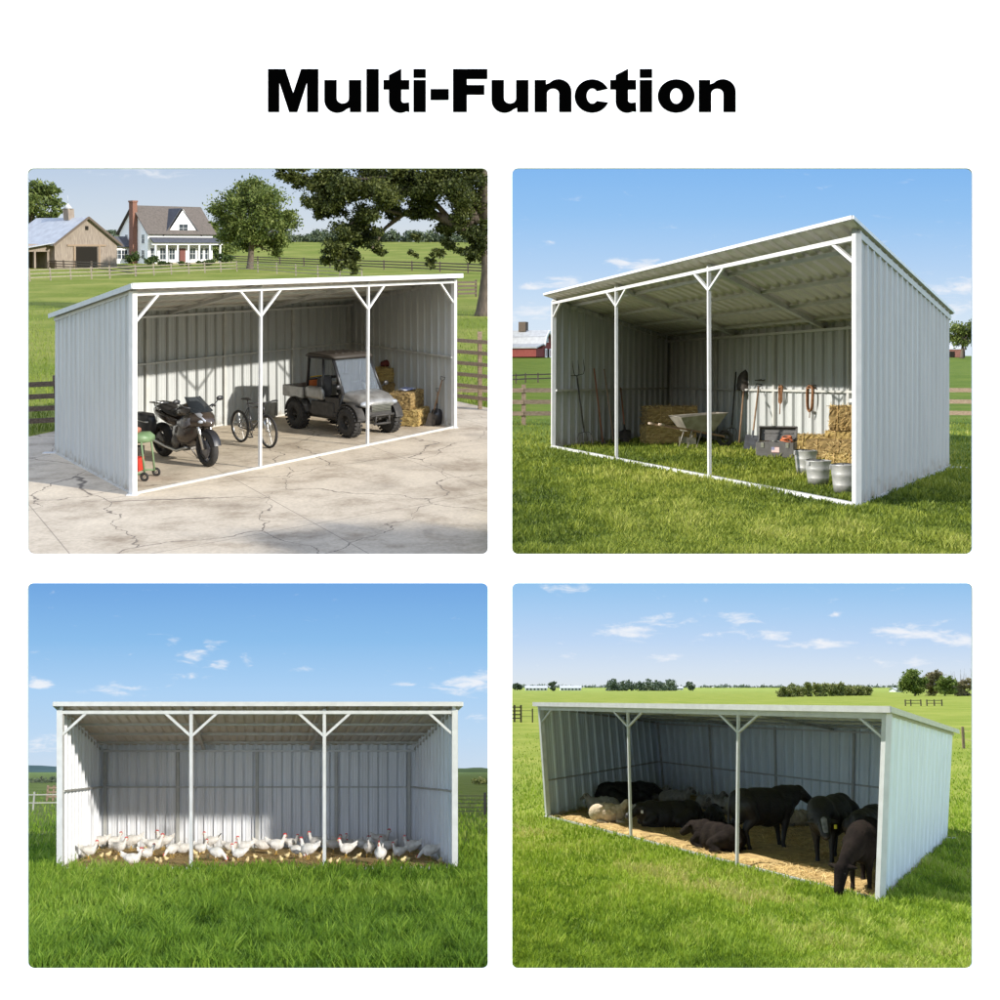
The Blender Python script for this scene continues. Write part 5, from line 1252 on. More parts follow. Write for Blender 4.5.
# ------------------------------------------------------------------ hay bales (used in both sheds)
hay_m = mat('pressed_hay', (.42, .31, .11), (.24, .16, .05), scale=9, rough=.95, bump=.9, bscale=22, stretch=(.6, 1, 3))
hay_dk = hay_m
twine = mat('baling_twine', (.45, .30, .12), rough=.8)
hay_m2 = mat('older_pressed_hay', (.33, .23, .09), (.17, .11, .04), scale=9, rough=.95, bump=.9, bscale=22, stretch=(.6, 1, 3))
def bale(P, label, loc, yaw, d=(1.0, .5, .42), seed=1, group=None, fuzz=420):
    R = np.random.RandomState(seed); root = thing(P, 'hay_bale', label, 'hay bale', loc, yaw, group=group)
    mb = MB(); n = (14, 8, 7)
    bm = bmesh.new(); vs = {}
    def V(i, j, k):
        key = (i, j, k)
        if key not in vs:
            p = np.array([(i / n[0] - .5) * d[0], (j / n[1] - .5) * d[1], k / n[2] * d[2]]); q = R.normal(size=3) * .010
            sc_ = 1 - .05 * (abs(i / n[0] - .5) > .49) - .04 * (abs(j / n[1] - .5) > .49) - .045 * (k in (0, n[2]))
            for g in (n[0] // 4, n[0] - n[0] // 4):
                if i == g: sc_ -= .02
            p = np.array([p[0], p[1] * sc_, (p[2] - d[2] / 2) * sc_ + d[2] / 2]) + q; p[2] = max(p[2], 0)
            vs[key] = bm.verts.new(p)
        return vs[key]
    N0, N1, N2 = n
    for i in range(N0):
        for j in range(N1):
            bm.faces.new([V(i, j, N2), V(i + 1, j, N2), V(i + 1, j + 1, N2), V(i, j + 1, N2)]); bm.faces.new([V(i, j + 1, 0), V(i + 1, j + 1, 0), V(i + 1, j, 0), V(i, j, 0)])
    for i in range(N0):
        for k in range(N2):
            bm.faces.new([V(i, 0, k), V(i + 1, 0, k), V(i + 1, 0, k + 1), V(i, 0, k + 1)]); bm.faces.new([V(i, N1, k + 1), V(i + 1, N1, k + 1), V(i + 1, N1, k), V(i, N1, k)])
    for j in range(N1):
        for k in range(N2):
            bm.faces.new([V(0, j, k + 1), V(0, j + 1, k + 1), V(0, j + 1, k), V(0, j, k)]); bm.faces.new([V(N0, j, k), V(N0, j + 1, k), V(N0, j + 1, k + 1), V(N0, j, k + 1)])
    bm.normal_update(); me = bpy.data.meshes.new('hay_body'); bm.to_mesh(me); bm.free(); me.materials.append(hay_m if seed % 2 else hay_m2)
    o = bpy.data.objects.new('hay_body', me); link(o, root, P)
    # loose stalks sticking out of every face
    fz = fuzz; face = R.randint(0, 5, fz); p = (R.rand(fz, 3) - [.5, .5, 0]) * d; nr = np.zeros((fz, 3))
    for f, (ax, v, s_) in enumerate(((0, -d[0] / 2, -1), (0, d[0] / 2, 1), (1, -d[1] / 2, -1), (1, d[1] / 2, 1), (2, d[2], 1))):
        q = face == f; p[q, ax] = v * .97; nr[q, ax] = s_
    dr = R.normal(size=(fz, 3)); dr -= nr * (dr * nr).sum(1)[:, None] * .75; dr += nr * .25; dr /= np.linalg.norm(dr, axis=1)[:, None]
    ln = R.uniform(.03, .10, (fz, 1)); sd = np.cross(dr, R.normal(size=(fz, 3))); sd /= np.linalg.norm(sd, axis=1)[:, None]; w = .0045
    VV = np.stack([p - sd * w, p + sd * w, p + dr * ln + sd * w, p + dr * ln - sd * w], 1).reshape(-1, 3)
    me = np_mesh('loose_stalks', VV, (np.arange(fz) * 4)[:, None] + np.array([[0, 1, 2, 3]]), straw_leaf, R.rand(fz))
    o = bpy.data.objects.new('loose_stalks', me); link(o, root, P); o['kind'] = 'stuff'
    for x in (-.23, .23):
        mb = MB(); x *= d[0]; y, z = d[1] / 2 * .985 + .006, d[2] * .985 + .004
        mb.tube([(x, -y, .01), (x, -y, z), (x, y, z), (x, y, .01)], .006, 5, closed=True); mb.build('twine', twine, root)
    return root
S1u = math.atan2(S1['U'].y, S1['U'].x)
def gpt(P, x, r, z=0): p = P.ground(x, r); p.z += z; return p
b1 = gpt(P1, 414, 424); bale(P1, "lower hay bale standing beside the utility vehicle's front wheel", b1, S1u + .35, (1.02, .62, .42), 1)
bale(P1, "middle hay bale laid on the lower one, with a blue and white cloth on it", b1 + Vector((-.16, .15, .42)), S1u + .3, (1.12, .62, .42), 2)
b3_ = gpt(P1, 388, 414.5); bale(P1, "hay bale under the top one, mostly hidden behind the utility vehicle", b3_ + Vector((0, .5, 0)), S1u + .5, (.9, .6, .45), 3)
bale(P1, "hay bale upon the hidden one, in the corner behind the utility vehicle", b3_ + Vector((0, .5, .45)), S1u + .5, (.9, .6, .42), 4)
bale(P1, "topmost hay bale in the back corner, carrying a dark red bundle", b3_ + Vector((0, .5, .87)), S1u + .3, (.85, .6, .38), 5)
cloth = thing(P1, 'folded_cloth', "blue and white folded cloth lying on the middle hay bale", 'cloth', b1 + Vector((-.16, .15, .845)), S1u)
mb = MB(); loft(mb, [(-.22, .03, .14, .025), (0, .045, .18, .035), (.2, .03, .13, .025)], p=3); mb.build('folded_part', mat('blue_white_cloth', (.05, .08, .30), (.6, .62, .66), scale=9, rough=.9), cloth)
rag = thing(P1, 'cap_bundle', "dark red bundle on top of the topmost hay bale", 'bundle', b3_ + Vector((-.05, .4, 1.25)), 0)
mb = MB(); loft(mb, [(-.16, .07, .10, .06), (0, .10, .15, .10), (.16, .06, .1, .05)]); mb.build('red_cloth', mat('dark_red_cloth', (.10, .015, .012), rough=.9), rag)

# ------------------------------------------------------------------ long handled tools
handle_m = mat('worn_ash_handle', (.26, .16, .09), (.16, .10, .06), scale=9, rough=.7)
handle_red = mat('reddish_handle', (.28, .12, .07), rough=.6)
iron = mat('dark_tool_steel', (.045, .042, .042), (.09, .075, .06), scale=12, rough=.55, metal=.6)
blade_m = mat('grey_spade_steel', (.16, .17, .20), (.10, .10, .11), scale=8, rough=.5, metal=.5)
def tool(P, label, p, q, kind, name, cat, L=None, wood_m=None, hm=None, face=None, sc_=1.0):
    """p on the ground, q the upper end leaning on the wall; tool built along local z, front face along -y"""
    z = (Vector(q) - Vector(p)); L = z.length; z.normalize(); f = Vector((-p[0], -p[1], 0)).normalized(); x = f.cross(z).normalized() * 1.0; y = z.cross(x).normalized()
    R = Matrix((x, y, z)).transposed()
    root = thing(P, name, label, cat, p, rot=R); w = wood_m or handle_m; h_ = hm or iron; k = sc_
    def forkhead(z0, dirn, m_, n=4, W=.11):
        mb = MB(); mb.tube([(0, 0, z0), (0, 0, z0 - dirn * .10)], .012 * k, 6)
        for i in range(n):
            xx = (i / (n - 1) - .5) * 2 * W * k
            mb.tube([(0, 0, z0 - dirn * .10), (xx * .8, 0, z0 - dirn * .12), (xx, .0, z0 - dirn * .19 * k), (xx, -.035, z0 - dirn * .30 * k), (xx, -.03, z0 - dirn * .40 * k)], [.008, .008, .008, .0065, .003], 5)
        mb.build('fork_head', m_, root)
    if kind == 'fork':
        mb = MB(); mb.tube([(0, 0, .42 * k), (0, 0, L)], .017, 8); mb.build('handle', w, root); forkhead(.45 * k, 1, h_)
    if kind == 'double_fork':
        mb = MB(); mb.tube([(0, 0, .40), (0, 0, L - .38)], .017, 8); mb.build('handle', w, root); forkhead(.42, 1, h_, W=.13); forkhead(L - .42, -1, h_, W=.16)
    if kind == 'shovel':
        mb = MB(); mb.tube([(0, 0, .30 * k), (0, 0, L)], .018, 8); mb.build('handle', w, root)
        mb = MB(); vs = []; fs = []
        prof = [(-.0, .004), (.04, .06), (.12, .105), (.24, .12), (.33, .115), (.345, .03), (.42, .02)]
        for z_, hw in prof:
            for j in range(7): t = j / 6 - .5; vs.append((hw * 2 * t * k, .10 * (t * 2) ** 2 * -.35 * k - .0, z_ * k))
        vs += [(v[0], v[1] + .006, v[2]) for v in vs]; n_ = len(prof) * 7
        for i in range(len(prof) - 1):
            for j in range(6): a = i * 7 + j; fs += [(a, a + 1, a + 8, a + 7), (n_ + a + 7, n_ + a + 8, n_ + a + 1, n_ + a)]
        mb.add(vs, fs, True); mb.tube([(0, .01, .30 * k), (0, 0, .46 * k)], .022, 8); mb.build('blade', hm or blade_m, root)
    if kind == 'spade':
        mb = MB(); mb.tube([(0, 0, .30 * k), (0, 0, L - .08)], .018, 8); mb.build('handle', w, root)
        mb = MB(); mb.box((0, 0, .17 * k), (.24 * k, .012, .33 * k), tx=.95); mb.tube([(0, 0, .28 * k), (0, 0, .44 * k)], .022, 8); mb.build('blade', hm or blade_m, root, bevel=.004)
    if kind in ('spade', 'dshovel'):
        mb = MB(); mb.tube([(0, 0, L - .10), (-.05, 0, L - .05), (-.055, 0, L), (.055, 0, L), (.05, 0, L - .05)], .011, 6, closed=True); mb.build('grip', black_pl, root)
    if kind == 'dshovel':
        mb = MB(); mb.tube([(0, 0, .30 * k), (0, 0, L - .08)], .018, 8); mb.build('handle', w, root)
        mb = MB(); loft(mb, [(-.0, .0, .0, .0)] * 0 + [(-.004, .16 * k, .0, .0)] * 0 or [(-.01, .2 * k, .13 * k, .19 * k), (.004, .2 * k, .13 * k, .19 * k)], p=3.2, M=Matrix.Rotation(math.radians(90), 4, 'Z')); mb.tube([(0, 0, .3 * k), (0, 0, .5 * k)], .02, 8); mb.build('blade', hm or blade_m, root)
    if kind == 'upshovel':
        mb = MB(); mb.tube([(0, 0, 0), (0, 0, L - .36 * k)], .017, 8); mb.build('handle', w, root)
        mb = MB(); vs = []; fs = []; prof = [(.0, .004), (.05, .07), (.13, .11), (.26, .12), (.33, .11), (.35, .03), (.45, .02)]
        for z_, hw in prof:
            for j in range(7): t = j / 6 - .5; vs.append((hw * 2 * t * k, -.04 + .14 * (t * 2) ** 2 * -.35 * k, L - z_ * k))
        vs += [(v[0], v[1] + .006, v[2]) for v in vs]; n_ = len(prof) * 7
        for i in range(len(prof) - 1):
            for j in range(6): a = i * 7 + j; fs += [(a, a + 7, a + 8, a + 1), (n_ + a, n_ + a + 1, n_ + a + 8, n_ + a + 7)]
        mb.add(vs, fs, True); mb.build('blade', hm or blade_m, root)
    if kind == 'hoe':
        mb = MB(); mb.tube([(0, 0, .04), (0, 0, L)], .017, 8); mb.build('handle', w, root)
        mb = MB(); mb.tube([(0, 0, .14), (0, -.02, .06), (0, -.07, .05)], .01, 6); mb.box((0, -.085, .05), (.12, .012, .13)); mb.build('blade', h_, root)
    if kind == 'rake':
        mb = MB(); mb.tube([(0, 0, .04), (0, 0, L)], .016, 8); mb.build('handle', w, root)
        mb = MB(); mb.tube([(-.20, -.02, .05), (.20, -.02, .05)], .012, 6)
        for i in range(9): mb.tube([(-.20 + .05 * i, -.02, .05), (-.20 + .05 * i, -.09, .02)], .005, 5)
        mb.build('rake_head', h_, root)
    return root
rw = S1['Q'](1, .3, 0)
def on_side(P, S, u, x, y, off=.05):
    nl = S['nl'] if u == 0 else -S['nl']; return P.plane(x, y, S['Q'](u, 0, 0) - nl * off, S['nl'])
tool(P1, "tall shovel with a D grip leaning on the right wall of the farmyard shed", gpt(P1, 429.5, 426.5), on_side(P1, S1, 1, 443, 377, .1), 'spade', 'shovel', 'shovel', face=(-.6, -.8, 0), wood_m=handle_m, hm=iron)
tool(P1, "short dark shovel with wide black blade right of the hay bales", gpt(P1, 436, 426), on_side(P1, S1, 1, 438, 388.5, .15), 'dshovel', 'shovel', 'shovel', face=(-.5, -.85, 0), hm=black_pl, sc_=1.15)

# ------------------------------------------------------------------ green garden machine behind the left corner post
g = gpt(P1, 140, 478.5)
gm = thing(P1, 'garden_cart', "green wheeled garden machine with a red can, half hidden by the corner post", 'garden machine', g, yaw=-.15)
green_m = mat('dull_green_enamel', (.12, .20, .09), (.17, .25, .13), scale=5, rough=.5)
mb = MB()
for y in (-.22, .22):
    mb.tube([(-.30, y, .10), (-.30, y, .62), (.12, y, .80), (.20, y, .12)], .022, 8); mb.tube([(-.3, y, .12), (.2, y, .14)], .02, 8)
mb.tube([(.12, -.22, .80), (.12, .22, .80)], .022, 8); mb.build('cart_frame', green_m, gm)
mb = MB(); loft(mb, [(-.36, .78, .18, .07), (-.2, .80, .26, .10), (.12, .82, .26, .10), (.24, .80, .16, .06)], p=3.5); mb.build('tray', green_m, gm)
mb = MB(); mb.box((-.12, -.02, .29), (.30, .30, .26)); mb.tube([(-.2, 0, .42), (-.2, 0, .47), (-.04, 0, .47), (-.04, 0, .42)], .014, 6); mb.build('red_can', mat('red_can_plastic', (.55, .035, .02), rough=.4), gm, bevel=.03)
mb = MB(); loft(mb, [(-.30, .94, .10, .05), (-.18, .97, .14, .08), (-.02, .95, .1, .05)]); mb.build('bundle', mat('faded_red_cloth', (.35, .14, .09), rough=.9), gm)
mb = MB(); mb.box((-.10, .02, .55), (.26, .28, .18)); mb.ball((-.1, -.14, .56), (.08, .05, .08)); mb.build('motor', iron, gm, bevel=.02)
for y in (-.27, .27): wheel(gm, 'wheel', (.22, y, .09), .09, .05, .05, 5)

# a tree behind the viewer, out of the picture: its crown shades the near right of the yard
tg = P1.ground(440, 556); b = tg + d1 * 26; b.z = 0
root = thing(P1, 'tree', "broad tree standing behind the viewer, seen only by the shade on the yard", 'tree', b, lean=False)
zc = d1.z * 26
me = crown_mesh('crown', LEAF['oak'], [(rnd.uniform(-2.6, 2.6), rnd.uniform(-2.6, 2.6), zc + rnd.uniform(-1.0, .35), .75) for _ in range(15)], 5200, .15, 77, 7, .3)
o = bpy.data.objects.new('crown', me); link(o, root, P1)
mb = MB(); mb.tube([(0, 0, -.2), (0, 0, zc * .5), (.2, 0, zc)], [.5, .35, .2], 10); mb.build('trunk', bark, root)
print('TREE', b)
# ------------------------------------------------------------------ lawn place: fences, red barn, small barn
fence(P2, "brown three rail fence standing behind the tool shed on both sides", [(443, 425), (523.6, 425), (604, 424.5), (690, 424), (780, 424), (870, 424), (934, 424), (1010, 425)], 1.17, 3, wood_tan, .13, .13, .04)
fence(P2, "thin dark fence far across the lawn, left of the tool shed", [(504, 384), (516, 383.6), (525.5, 383), (538, 382.6), (552, 382.2), (570, 382)], P2.px(9, P2.ground(525, 383).y), 2, wood_dark, .10, .09, .03)
red_wall = mat('barn_red_boards', (.17, .030, .025), (.24, .055, .045), scale=3, rough=.85, stretch=(4, 4, .3))
bb = P2.ground(551.5, 357.5); s = bb.y / F
rt = thing(P2, 'red_barn', "red gambrel barn with pale roof and white trimmed doors behind the fence", 'barn', bb, yaw=math.radians(158))
W_, L_, he_, hr_ = 26 * s, 50 * s, 11 * s, 25.5 * s
# gable faces the viewer: local x goes away to the left, local y along the gable to the left
gp = [(0, 0), (0, he_), (W_ * .16, he_ + 8 * s), (W_ * .5, hr_), (W_ * .84, he_ + 8 * s), (W_, he_), (W_, 0)]
mb = MB(); A = [(0, y, z) for y, z in gp]; B = [(L_, y, z) for y, z in gp]; n_ = len(gp)
mb.add(A + B, [tuple(range(n_)), tuple(range(n_, 2 * n_))[::-1], (0, 1, n_ + 1, n_), (n_ - 2, n_ - 1, 2 * n_ - 1, 2 * n_ - 2)], False); mb.build('wall', red_wall, rt)
mb = MB()
for i in range(1, 5):
    (y0, z0), (y1, z1) = gp[i], gp[i + 1]; roof_slab(mb, (-.6, y0, z0), (-.6, y1, z1), (L_, y1, z1), (L_, y0, z0), .3)
rf = mb.build('roof', barn_roof, rt)
mb = MB(); mb.box((L_ * .5, W_ * .5, hr_ + 1.2), (2, 2, 2.6)); mb.build('cupola', wood_dark, rf)
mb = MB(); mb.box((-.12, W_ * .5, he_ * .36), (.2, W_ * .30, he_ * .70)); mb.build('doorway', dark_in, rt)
for yy in (.26, .74):
    mb = MB(); mb.box((-.2, W_ * yy, he_ * .36), (.15, W_ * .18, he_ * .70)); d_ = mb.build('door', red_wall, rt)
    mb = MB()
    for q in (-.08, .08): mb.box((-.32, W_ * (yy + q), he_ * .36), (.12, .35, he_ * .72))
    for q in (.02, .70): mb.box((-.34, W_ * yy, he_ * q), (.12, W_ * .18, .35))
    mb.build('door_trim', white_clap, d_)
mb = MB()
for i in range(1, 5):
    (y0, z0), (y1, z1) = gp[i], gp[i + 1]; mb.beam((-.7, y0, z0), (-.7, y1, z1), .2, .6)
mb.build('eave_trim', white_clap, rt); window(rt, (-.1, W_ * .5, he_ + 7 * s), 1.6, 1.8, 'x')
mb = MB(); mb.box((L_ * .5, W_ + 9 * s, 4 * s), (L_, 18 * s, 8 * s)); mb.build('lean_to_wall', red_wall, rt)
mb = MB(); roof_slab(mb, (-.4, W_, he_ + 1 * s), (L_, W_, he_ + 1 * s), (L_, W_ + 20 * s, 8 * s), (-.4, W_ + 20 * s, 8 * s), .3); mb.build('lean_to_roof', barn_roof, rt)
bb = P2.ground(965, 357.5); s = bb.y / F
rt = thing(P2, 'small_barn', "small brown barn with grey roof at the right edge, beside the green tree", 'barn', bb, yaw=math.radians(150))
mb = MB(); gable_body(mb, 22 * s, 14 * s, 8 * s, 14.5 * s); mb.build('wall', mat('brown_barn_boards', (.13, .055, .04), (.18, .08, .06), scale=3, rough=.9), rt)
mb = MB(); roof_slab(mb, (-.4, -.4, 7.6 * s), (22 * s, -.4, 7.6 * s), (22 * s, 7 * s, 14.6 * s), (-.4, 7 * s, 14.6 * s)); roof_slab(mb, (-.4, 7 * s, 14.6 * s), (22 * s, 7 * s, 14.6 * s), (22 * s, 14.5 * s, 7.6 * s), (-.4, 14.5 * s, 7.6 * s)); mb.build('roof', barn_roof, rt)
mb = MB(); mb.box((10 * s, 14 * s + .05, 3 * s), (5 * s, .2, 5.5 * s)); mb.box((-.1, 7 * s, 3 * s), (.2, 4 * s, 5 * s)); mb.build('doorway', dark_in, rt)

# ------------------------------------------------------------------ tools along the walls of the tool shed
def bw(P, S, x, y, off=.08): return P.plane(x, y, S['Q'](0, 1, 0) - S['nb'] * off, S['nb'])
def lw(x, y, off=.10): return P2.plane(x, y, S2['Q'](0, 0, 0) - S2['nl'] * off, S2['nl'])
fl_ = (.8, -.6, 0); fb_ = tuple(-S2['nb'])
tool(P2, "fork with tines at both ends, first tool from the left on the left wall", gpt(P2, 586, 447), lw(575, 361, .10), 'double_fork', 'pitchfork', 'hay fork', face=fl_, wood_m=iron, sc_=1.1)
tool(P2, "slim hoe with reddish handle, second tool from the left on the left wall", gpt(P2, 603, 444), lw(594, 368.5), 'hoe', 'hoe', 'hoe', face=fl_, wood_m=handle_red)
tool(P2, "pale handled rake leaning just left of the second post", gpt(P2, 614, 443.5), lw(604, 369), 'rake', 'rake', 'rake', face=fl_, wood_m=mat('pale_handle', (.33, .24, .18), rough=.7))
tool(P2, "round bladed shovel beside the second post, nearest the dark hay bales", gpt(P2, 626, 443), lw(620.7, 388), 'shovel', 'shovel', 'shovel', face=fl_, wood_m=handle_red, hm=iron, sc_=1.15)
tool(P2, "four tined fork on the back wall, right of the wheelbarrow", gpt(P2, 730.5, 443.5), bw(P2, S2, 736, 372), 'fork', 'pitchfork', 'hay fork', face=fb_, wood_m=iron)
tool(P2, "upside down shovel with its blade in the air on the back wall", gpt(P2, 739, 444.5), bw(P2, S2, 745.5, 369), 'upshovel', 'shovel', 'shovel', face=fb_, hm=iron, sc_=1.35)
tool(P2, "square spade with light handle standing left of the open toolbox", gpt(P2, 751, 449.5), bw(P2, S2, 759, 384), 'spade', 'spade', 'spade', face=fb_, sc_=1.25)
p = bw(P2, S2, 759.5, 380.3, .13)
rt = thing(P2, 'wall_hook', "thin black hanging bar on the back wall above the square spade", 'hanging bar', p, math.atan2(S2['U'].y, S2['U'].x), lean=False)
mb = MB(); mb.tube([(-.21, 0, 0), (.21, 0, 0)], .012, 6); mb.tube([(-.12, 0, 0), (-.12, .13, .02)], .008, 5); mb.tube([(.12, 0, 0), (.12, .13, .02)], .008, 5); mb.build('bar', iron, rt)

# ropes hanging from the back girt
rope_m = mat('brown_rope', (.30, .15, .07), (.18, .08, .035), scale=30, rough=.9, bump=.5)
def rope(label, x, y0, y1, wpx, n, seed, tail):
    top = bw(P2, S2, x, y0, .10); bot = bw(P2, S2, x, y1, .10); h = (top - bot).z; s_ = top.y / F; R = random.Random(seed)
    yaw = math.atan2(S2['U'].y, S2['U'].x)
    rt = thing(P2, 'rope_coil', label, 'rope', top, yaw, lean=False)
    kx = 1.0
    for i in range(n):
        mb = MB(); pts = []; w = wpx * s_ / 2 * R.uniform(.72, 1.0); hh = h / 2 * R.uniform(.9, 1.0); dx = R.uniform(-.015, .015); yy = -.01 * i - .01
        for j in range(22):
            a = 2 * math.pi * j / 22; pts.append((dx + w * math.sin(a) * (1 + .15 * math.cos(a)) * kx, yy + .008 * math.sin(3 * a), -hh + hh * math.cos(a)))
        mb.tube(pts, .0115, 6, closed=True); mb.build('rope_loop', rope_m, rt)
    mb = MB(); mb.ring((0, -.02, -h * .10), wpx * s_ * .30, .012, 'Z', 12, 5); mb.tube([(0, -.03, -h * .9), (.02, -.04, -h * 1.0), (-.01, -.03, -h * (1 + tail))], .010, 6); mb.build('rope_tail', rope_m, rt)
    mb = MB(); mb.tube([(0, .10, .0), (0, -.06, -.005), (0, -.07, .03)], .007, 5); mb.build('hook', iron, rt)
rope("large coil of brown rope hanging on the sunlit back wall", 812, 385.5, 412, 15, 6, 3, .22)
rope("small narrow hank of brown rope, left of the large coil", 782, 385.5, 404, 7, 4, 4, .55)

# hay
U2 = math.atan2(S2['U'].y, S2['U'].x)
q = gpt(P2, 668, 443.5)
bale(P2, "shaded lower hay bale in the back left corner behind the wheelbarrow", q, .12, (1.12, .6, .42), 21)
bale(P2, "shaded upper hay bale in the back left corner behind the wheelbarrow", q + Vector((.02, .02, .42)), .10, (1.10, .6, .40), 22)
bale(P2, "low hay bale directly right of the open toolbox", gpt(P2, 818, 454) + Vector((0, .3, 0)), -.35, (.78, .5, .36), 23)
bale(P2, "sunlit hay bale behind the middle bucket", gpt(P2, 836, 461) + Vector((0, .3, 0)), -.55, (.80, .45, .36), 24)
bale(P2, "lowest hay bale beside the corner post, behind the right bucket", gpt(P2, 848, 468) + Vector((0, .2, 0)), -.5, (.52, .4, .24), 25)
bale(P2, "hay bale under the highest one, in the back right corner", gpt(P2, 850, 461) + Vector((.05, .55, 0)), -.3, (.62, .46, .50), 27)
bale(P2, "small hay bale standing highest, next to the right corner post", gpt(P2, 850, 461) + Vector((.05, .55, .50)), -.3, (.50, .42, .44), 26)

# buckets
galv = mat('galvanised_bucket', (.46, .45, .43), (.32, .32, .31), scale=10, rough=.42, metal=.35)
def bucket(label, x, row, hpx, wpx, yaw):
    g = gpt(P2, x, row); s_ = g.y / F * 1.01; h = hpx * s_ * 1.0; r = wpx * s_ / 2
    rt = thing(P2, 'bucket', label, 'bucket', g, yaw, group='galvanised buckets on the lawn')
    t = .006; rb = r * .74
    f = lambda z: rb + (r - rb) * z / h
    pr = [(rb - .01, .02), (rb, 0), (f(h * .3), h * .3), (f(h * .33) + .003, h * .32), (f(h * .36), h * .34), (f(h * .62), h * .62), (f(h * .65) + .003, h * .64), (f(h * .68), h * .66), (f(h * .70) + .003, h * .68), (f(h * .72), h * .70), (r, h - .01), (r + .008, h), (r - .004, h + .003), (f(h * .5) - t, h * .5), (rb - t, .02), (.001, .02)]
    mb = MB(); mb.lathe(pr, n=36, cap=False); mb.lathe([(.001, .015), (rb - .004, .016)], n=36, cap=False); mb.build('bucket_body', galv, rt)
    mb = MB(); mb.tube([(-r - .01, 0, h - .03), (-r * .8, r * .5, h + .0), (0, r * .95, h + .01), (r * .8, r * .5, h), (r + .01, 0, h - .03)], .005, 6); mb.build('bail_handle', iron, rt)
    for sx in (-1, 1):
        mb = MB(); mb.box((sx * (r + .004), 0, h - .035), (.012, .05, .05)); mb.build('ear', galv, rt)
bucket("leftmost galvanised bucket, farthest back of the three", 805.5, 475.5, 25, 22.5, .2)
bucket("middle galvanised bucket of the three, in full view", 818, 486, 25.5, 25.5, .5)
bucket("right galvanised bucket, partly behind the corner post", 844.5, 494.5, 30, 27, -.1)

# open toolbox
g = gpt(P2, 779, 457.5)
tb = thing(P2, 'toolbox', "open dark grey toolbox with a small flag sticker, left of the buckets", 'toolbox', g + Vector((0, .2, 0)), math.radians(-22))
box_m = mat('dark_grey_box_plastic', (.10, .095, .09), (.075, .07, .065), scale=12, rough=.5)
mb = MB(); W, D, H = .66, .34, .27
mb.box((0, 0, .015), (W, D, .03)); mb.box((0, -D / 2, H / 2), (W, .025, H)); mb.box((0, D / 2, H / 2), (W, .025, H)); mb.box((-W / 2, 0, H / 2), (.025, D, H)); mb.box((W / 2, 0, H / 2), (.025, D, H)); mb.build('box_body', box_m, tb, bevel=.006)
mb = MB(); M = Matrix.Rotation(math.radians(-14), 4, 'X')
mb.box((0, D / 2 + .05, H + .14), (W + .02, .03, .27), M=M.to_3x3()); mb.box((0, D / 2 + .0, H + .26), (W + .02, .10, .025), M=M.to_3x3()); mb.box((-W / 2, D / 2 + .0, H + .14), (.02, .09, .26), M=M.to_3x3()); mb.box((W / 2, D / 2 + .0, H + .14), (.02, .09, .26), M=M.to_3x3()); mb.box((0, D / 2 + .028, H + .15), (W * .8, .02, .02), M=M.to_3x3()); mb.build('lid', box_m, tb, bevel=.004)
for x in (-.22, .22):
    mb = MB(); mb.box((x, -D / 2 - .018, H - .05), (.05, .015, .09)); mb.build('latch', chrome, tb)
# small flag sticker, modelled as stripes and canton
fr_ = mat('flag_red', (.50, .20, .18), rough=.6); fw_ = mat('flag_white', (.75, .72, .70), rough=.6); fb__ = mat('flag_blue', (.20, .20, .32), rough=.6)
mb = MB(); x0, z0, fw2, fh2 = -.06, .09, .14, .095
for i in range(13):
    mb.mat(0 if i % 2 == 0 else 1); mb.box((x0 + fw2 / 2, -D / 2 - .0145, z0 + fh2 * (i + .5) / 13), (fw2, .003, fh2 / 13 - .0002))
mb.mat(2); mb.box((x0 + fw2 * .2, -D / 2 - .018, z0 + fh2 * .73), (fw2 * .4, .003, fh2 * .54)); mb.build('flag_sticker', [fr_, fw_, fb__], tb)
tray_things = [("wrench", chrome, (-.26, -.02)), ("wrench", chrome, (-.20, .03))]
wr = thing(P2, 'wrench', "shiny wrench lying across the left end of the open toolbox", 'wrench', g + Vector((-.22, .22, .285)), math.radians(20), lean=False)
mb = MB(); mb.beam((-.10, 0, 0), (.10, 0, 0), .022, .008); mb.ring((-.12, 0, 0), .02, .008, 'Z', 12, 5); mb.ring((.12, 0, 0), .016, .007, 'Z', 12, 5); mb.build('wrench_bar', chrome, wr)
cd_ = thing(P2, 'cable_coil', "coil of orange brown cable heaped in the right end of the toolbox", 'cable', g + Vector((.16, .12, .26)), 0, lean=False)
cm = mat('orange_cable', (.45, .13, .05), rough=.6)
for i in range(5):
    mb = MB(); mb.ring((0, 0, .02 + .02 * i), .11 - .008 * i, .013, 'Z', 20, 6, M=Matrix.Rotation(.25 * math.sin(i * 2.1), 4, 'X') @ Matrix.Rotation(.2 * math.cos(i), 4, 'Y')); mb.build('cable_loop', cm, cd_)

# wheelbarrow
g = gpt(P2, 696, 447.5)
wb_ = thing(P2, 'wheelbarrow', "metal wheelbarrow with wooden handles standing before the dark hay bales", 'wheelbarrow', g, math.radians(14), scale=.94)
tray_m = mat('worn_wheelbarrow_tray', (.36, .33, .28), (.22, .20, .17), scale=5, rough=.5, metal=.3)
mb = MB()
def tray_pts(z, x0, x1, w0, w1): return [(x0, -w0, z), (x1, -w1, z), (x1, w1, z), (x0, w0, z)]
o_ = tray_pts(.68, -.50, .62, .34, .30); i_ = tray_pts(.36, -.28, .34, .20, .17); o2 = [(x * .985, y * .97, z) for x, y, z in o_]; i2 = [(x * .97, y * .95, z + .01) for x, y, z in i_]
o_[1] = (.62, -.30, .76); o_[2] = (.62, .30, .76); o2[1] = (.605, -.29, .76); o2[2] = (.605, .29, .76)
vs = o_ + i_ + o2 + i2
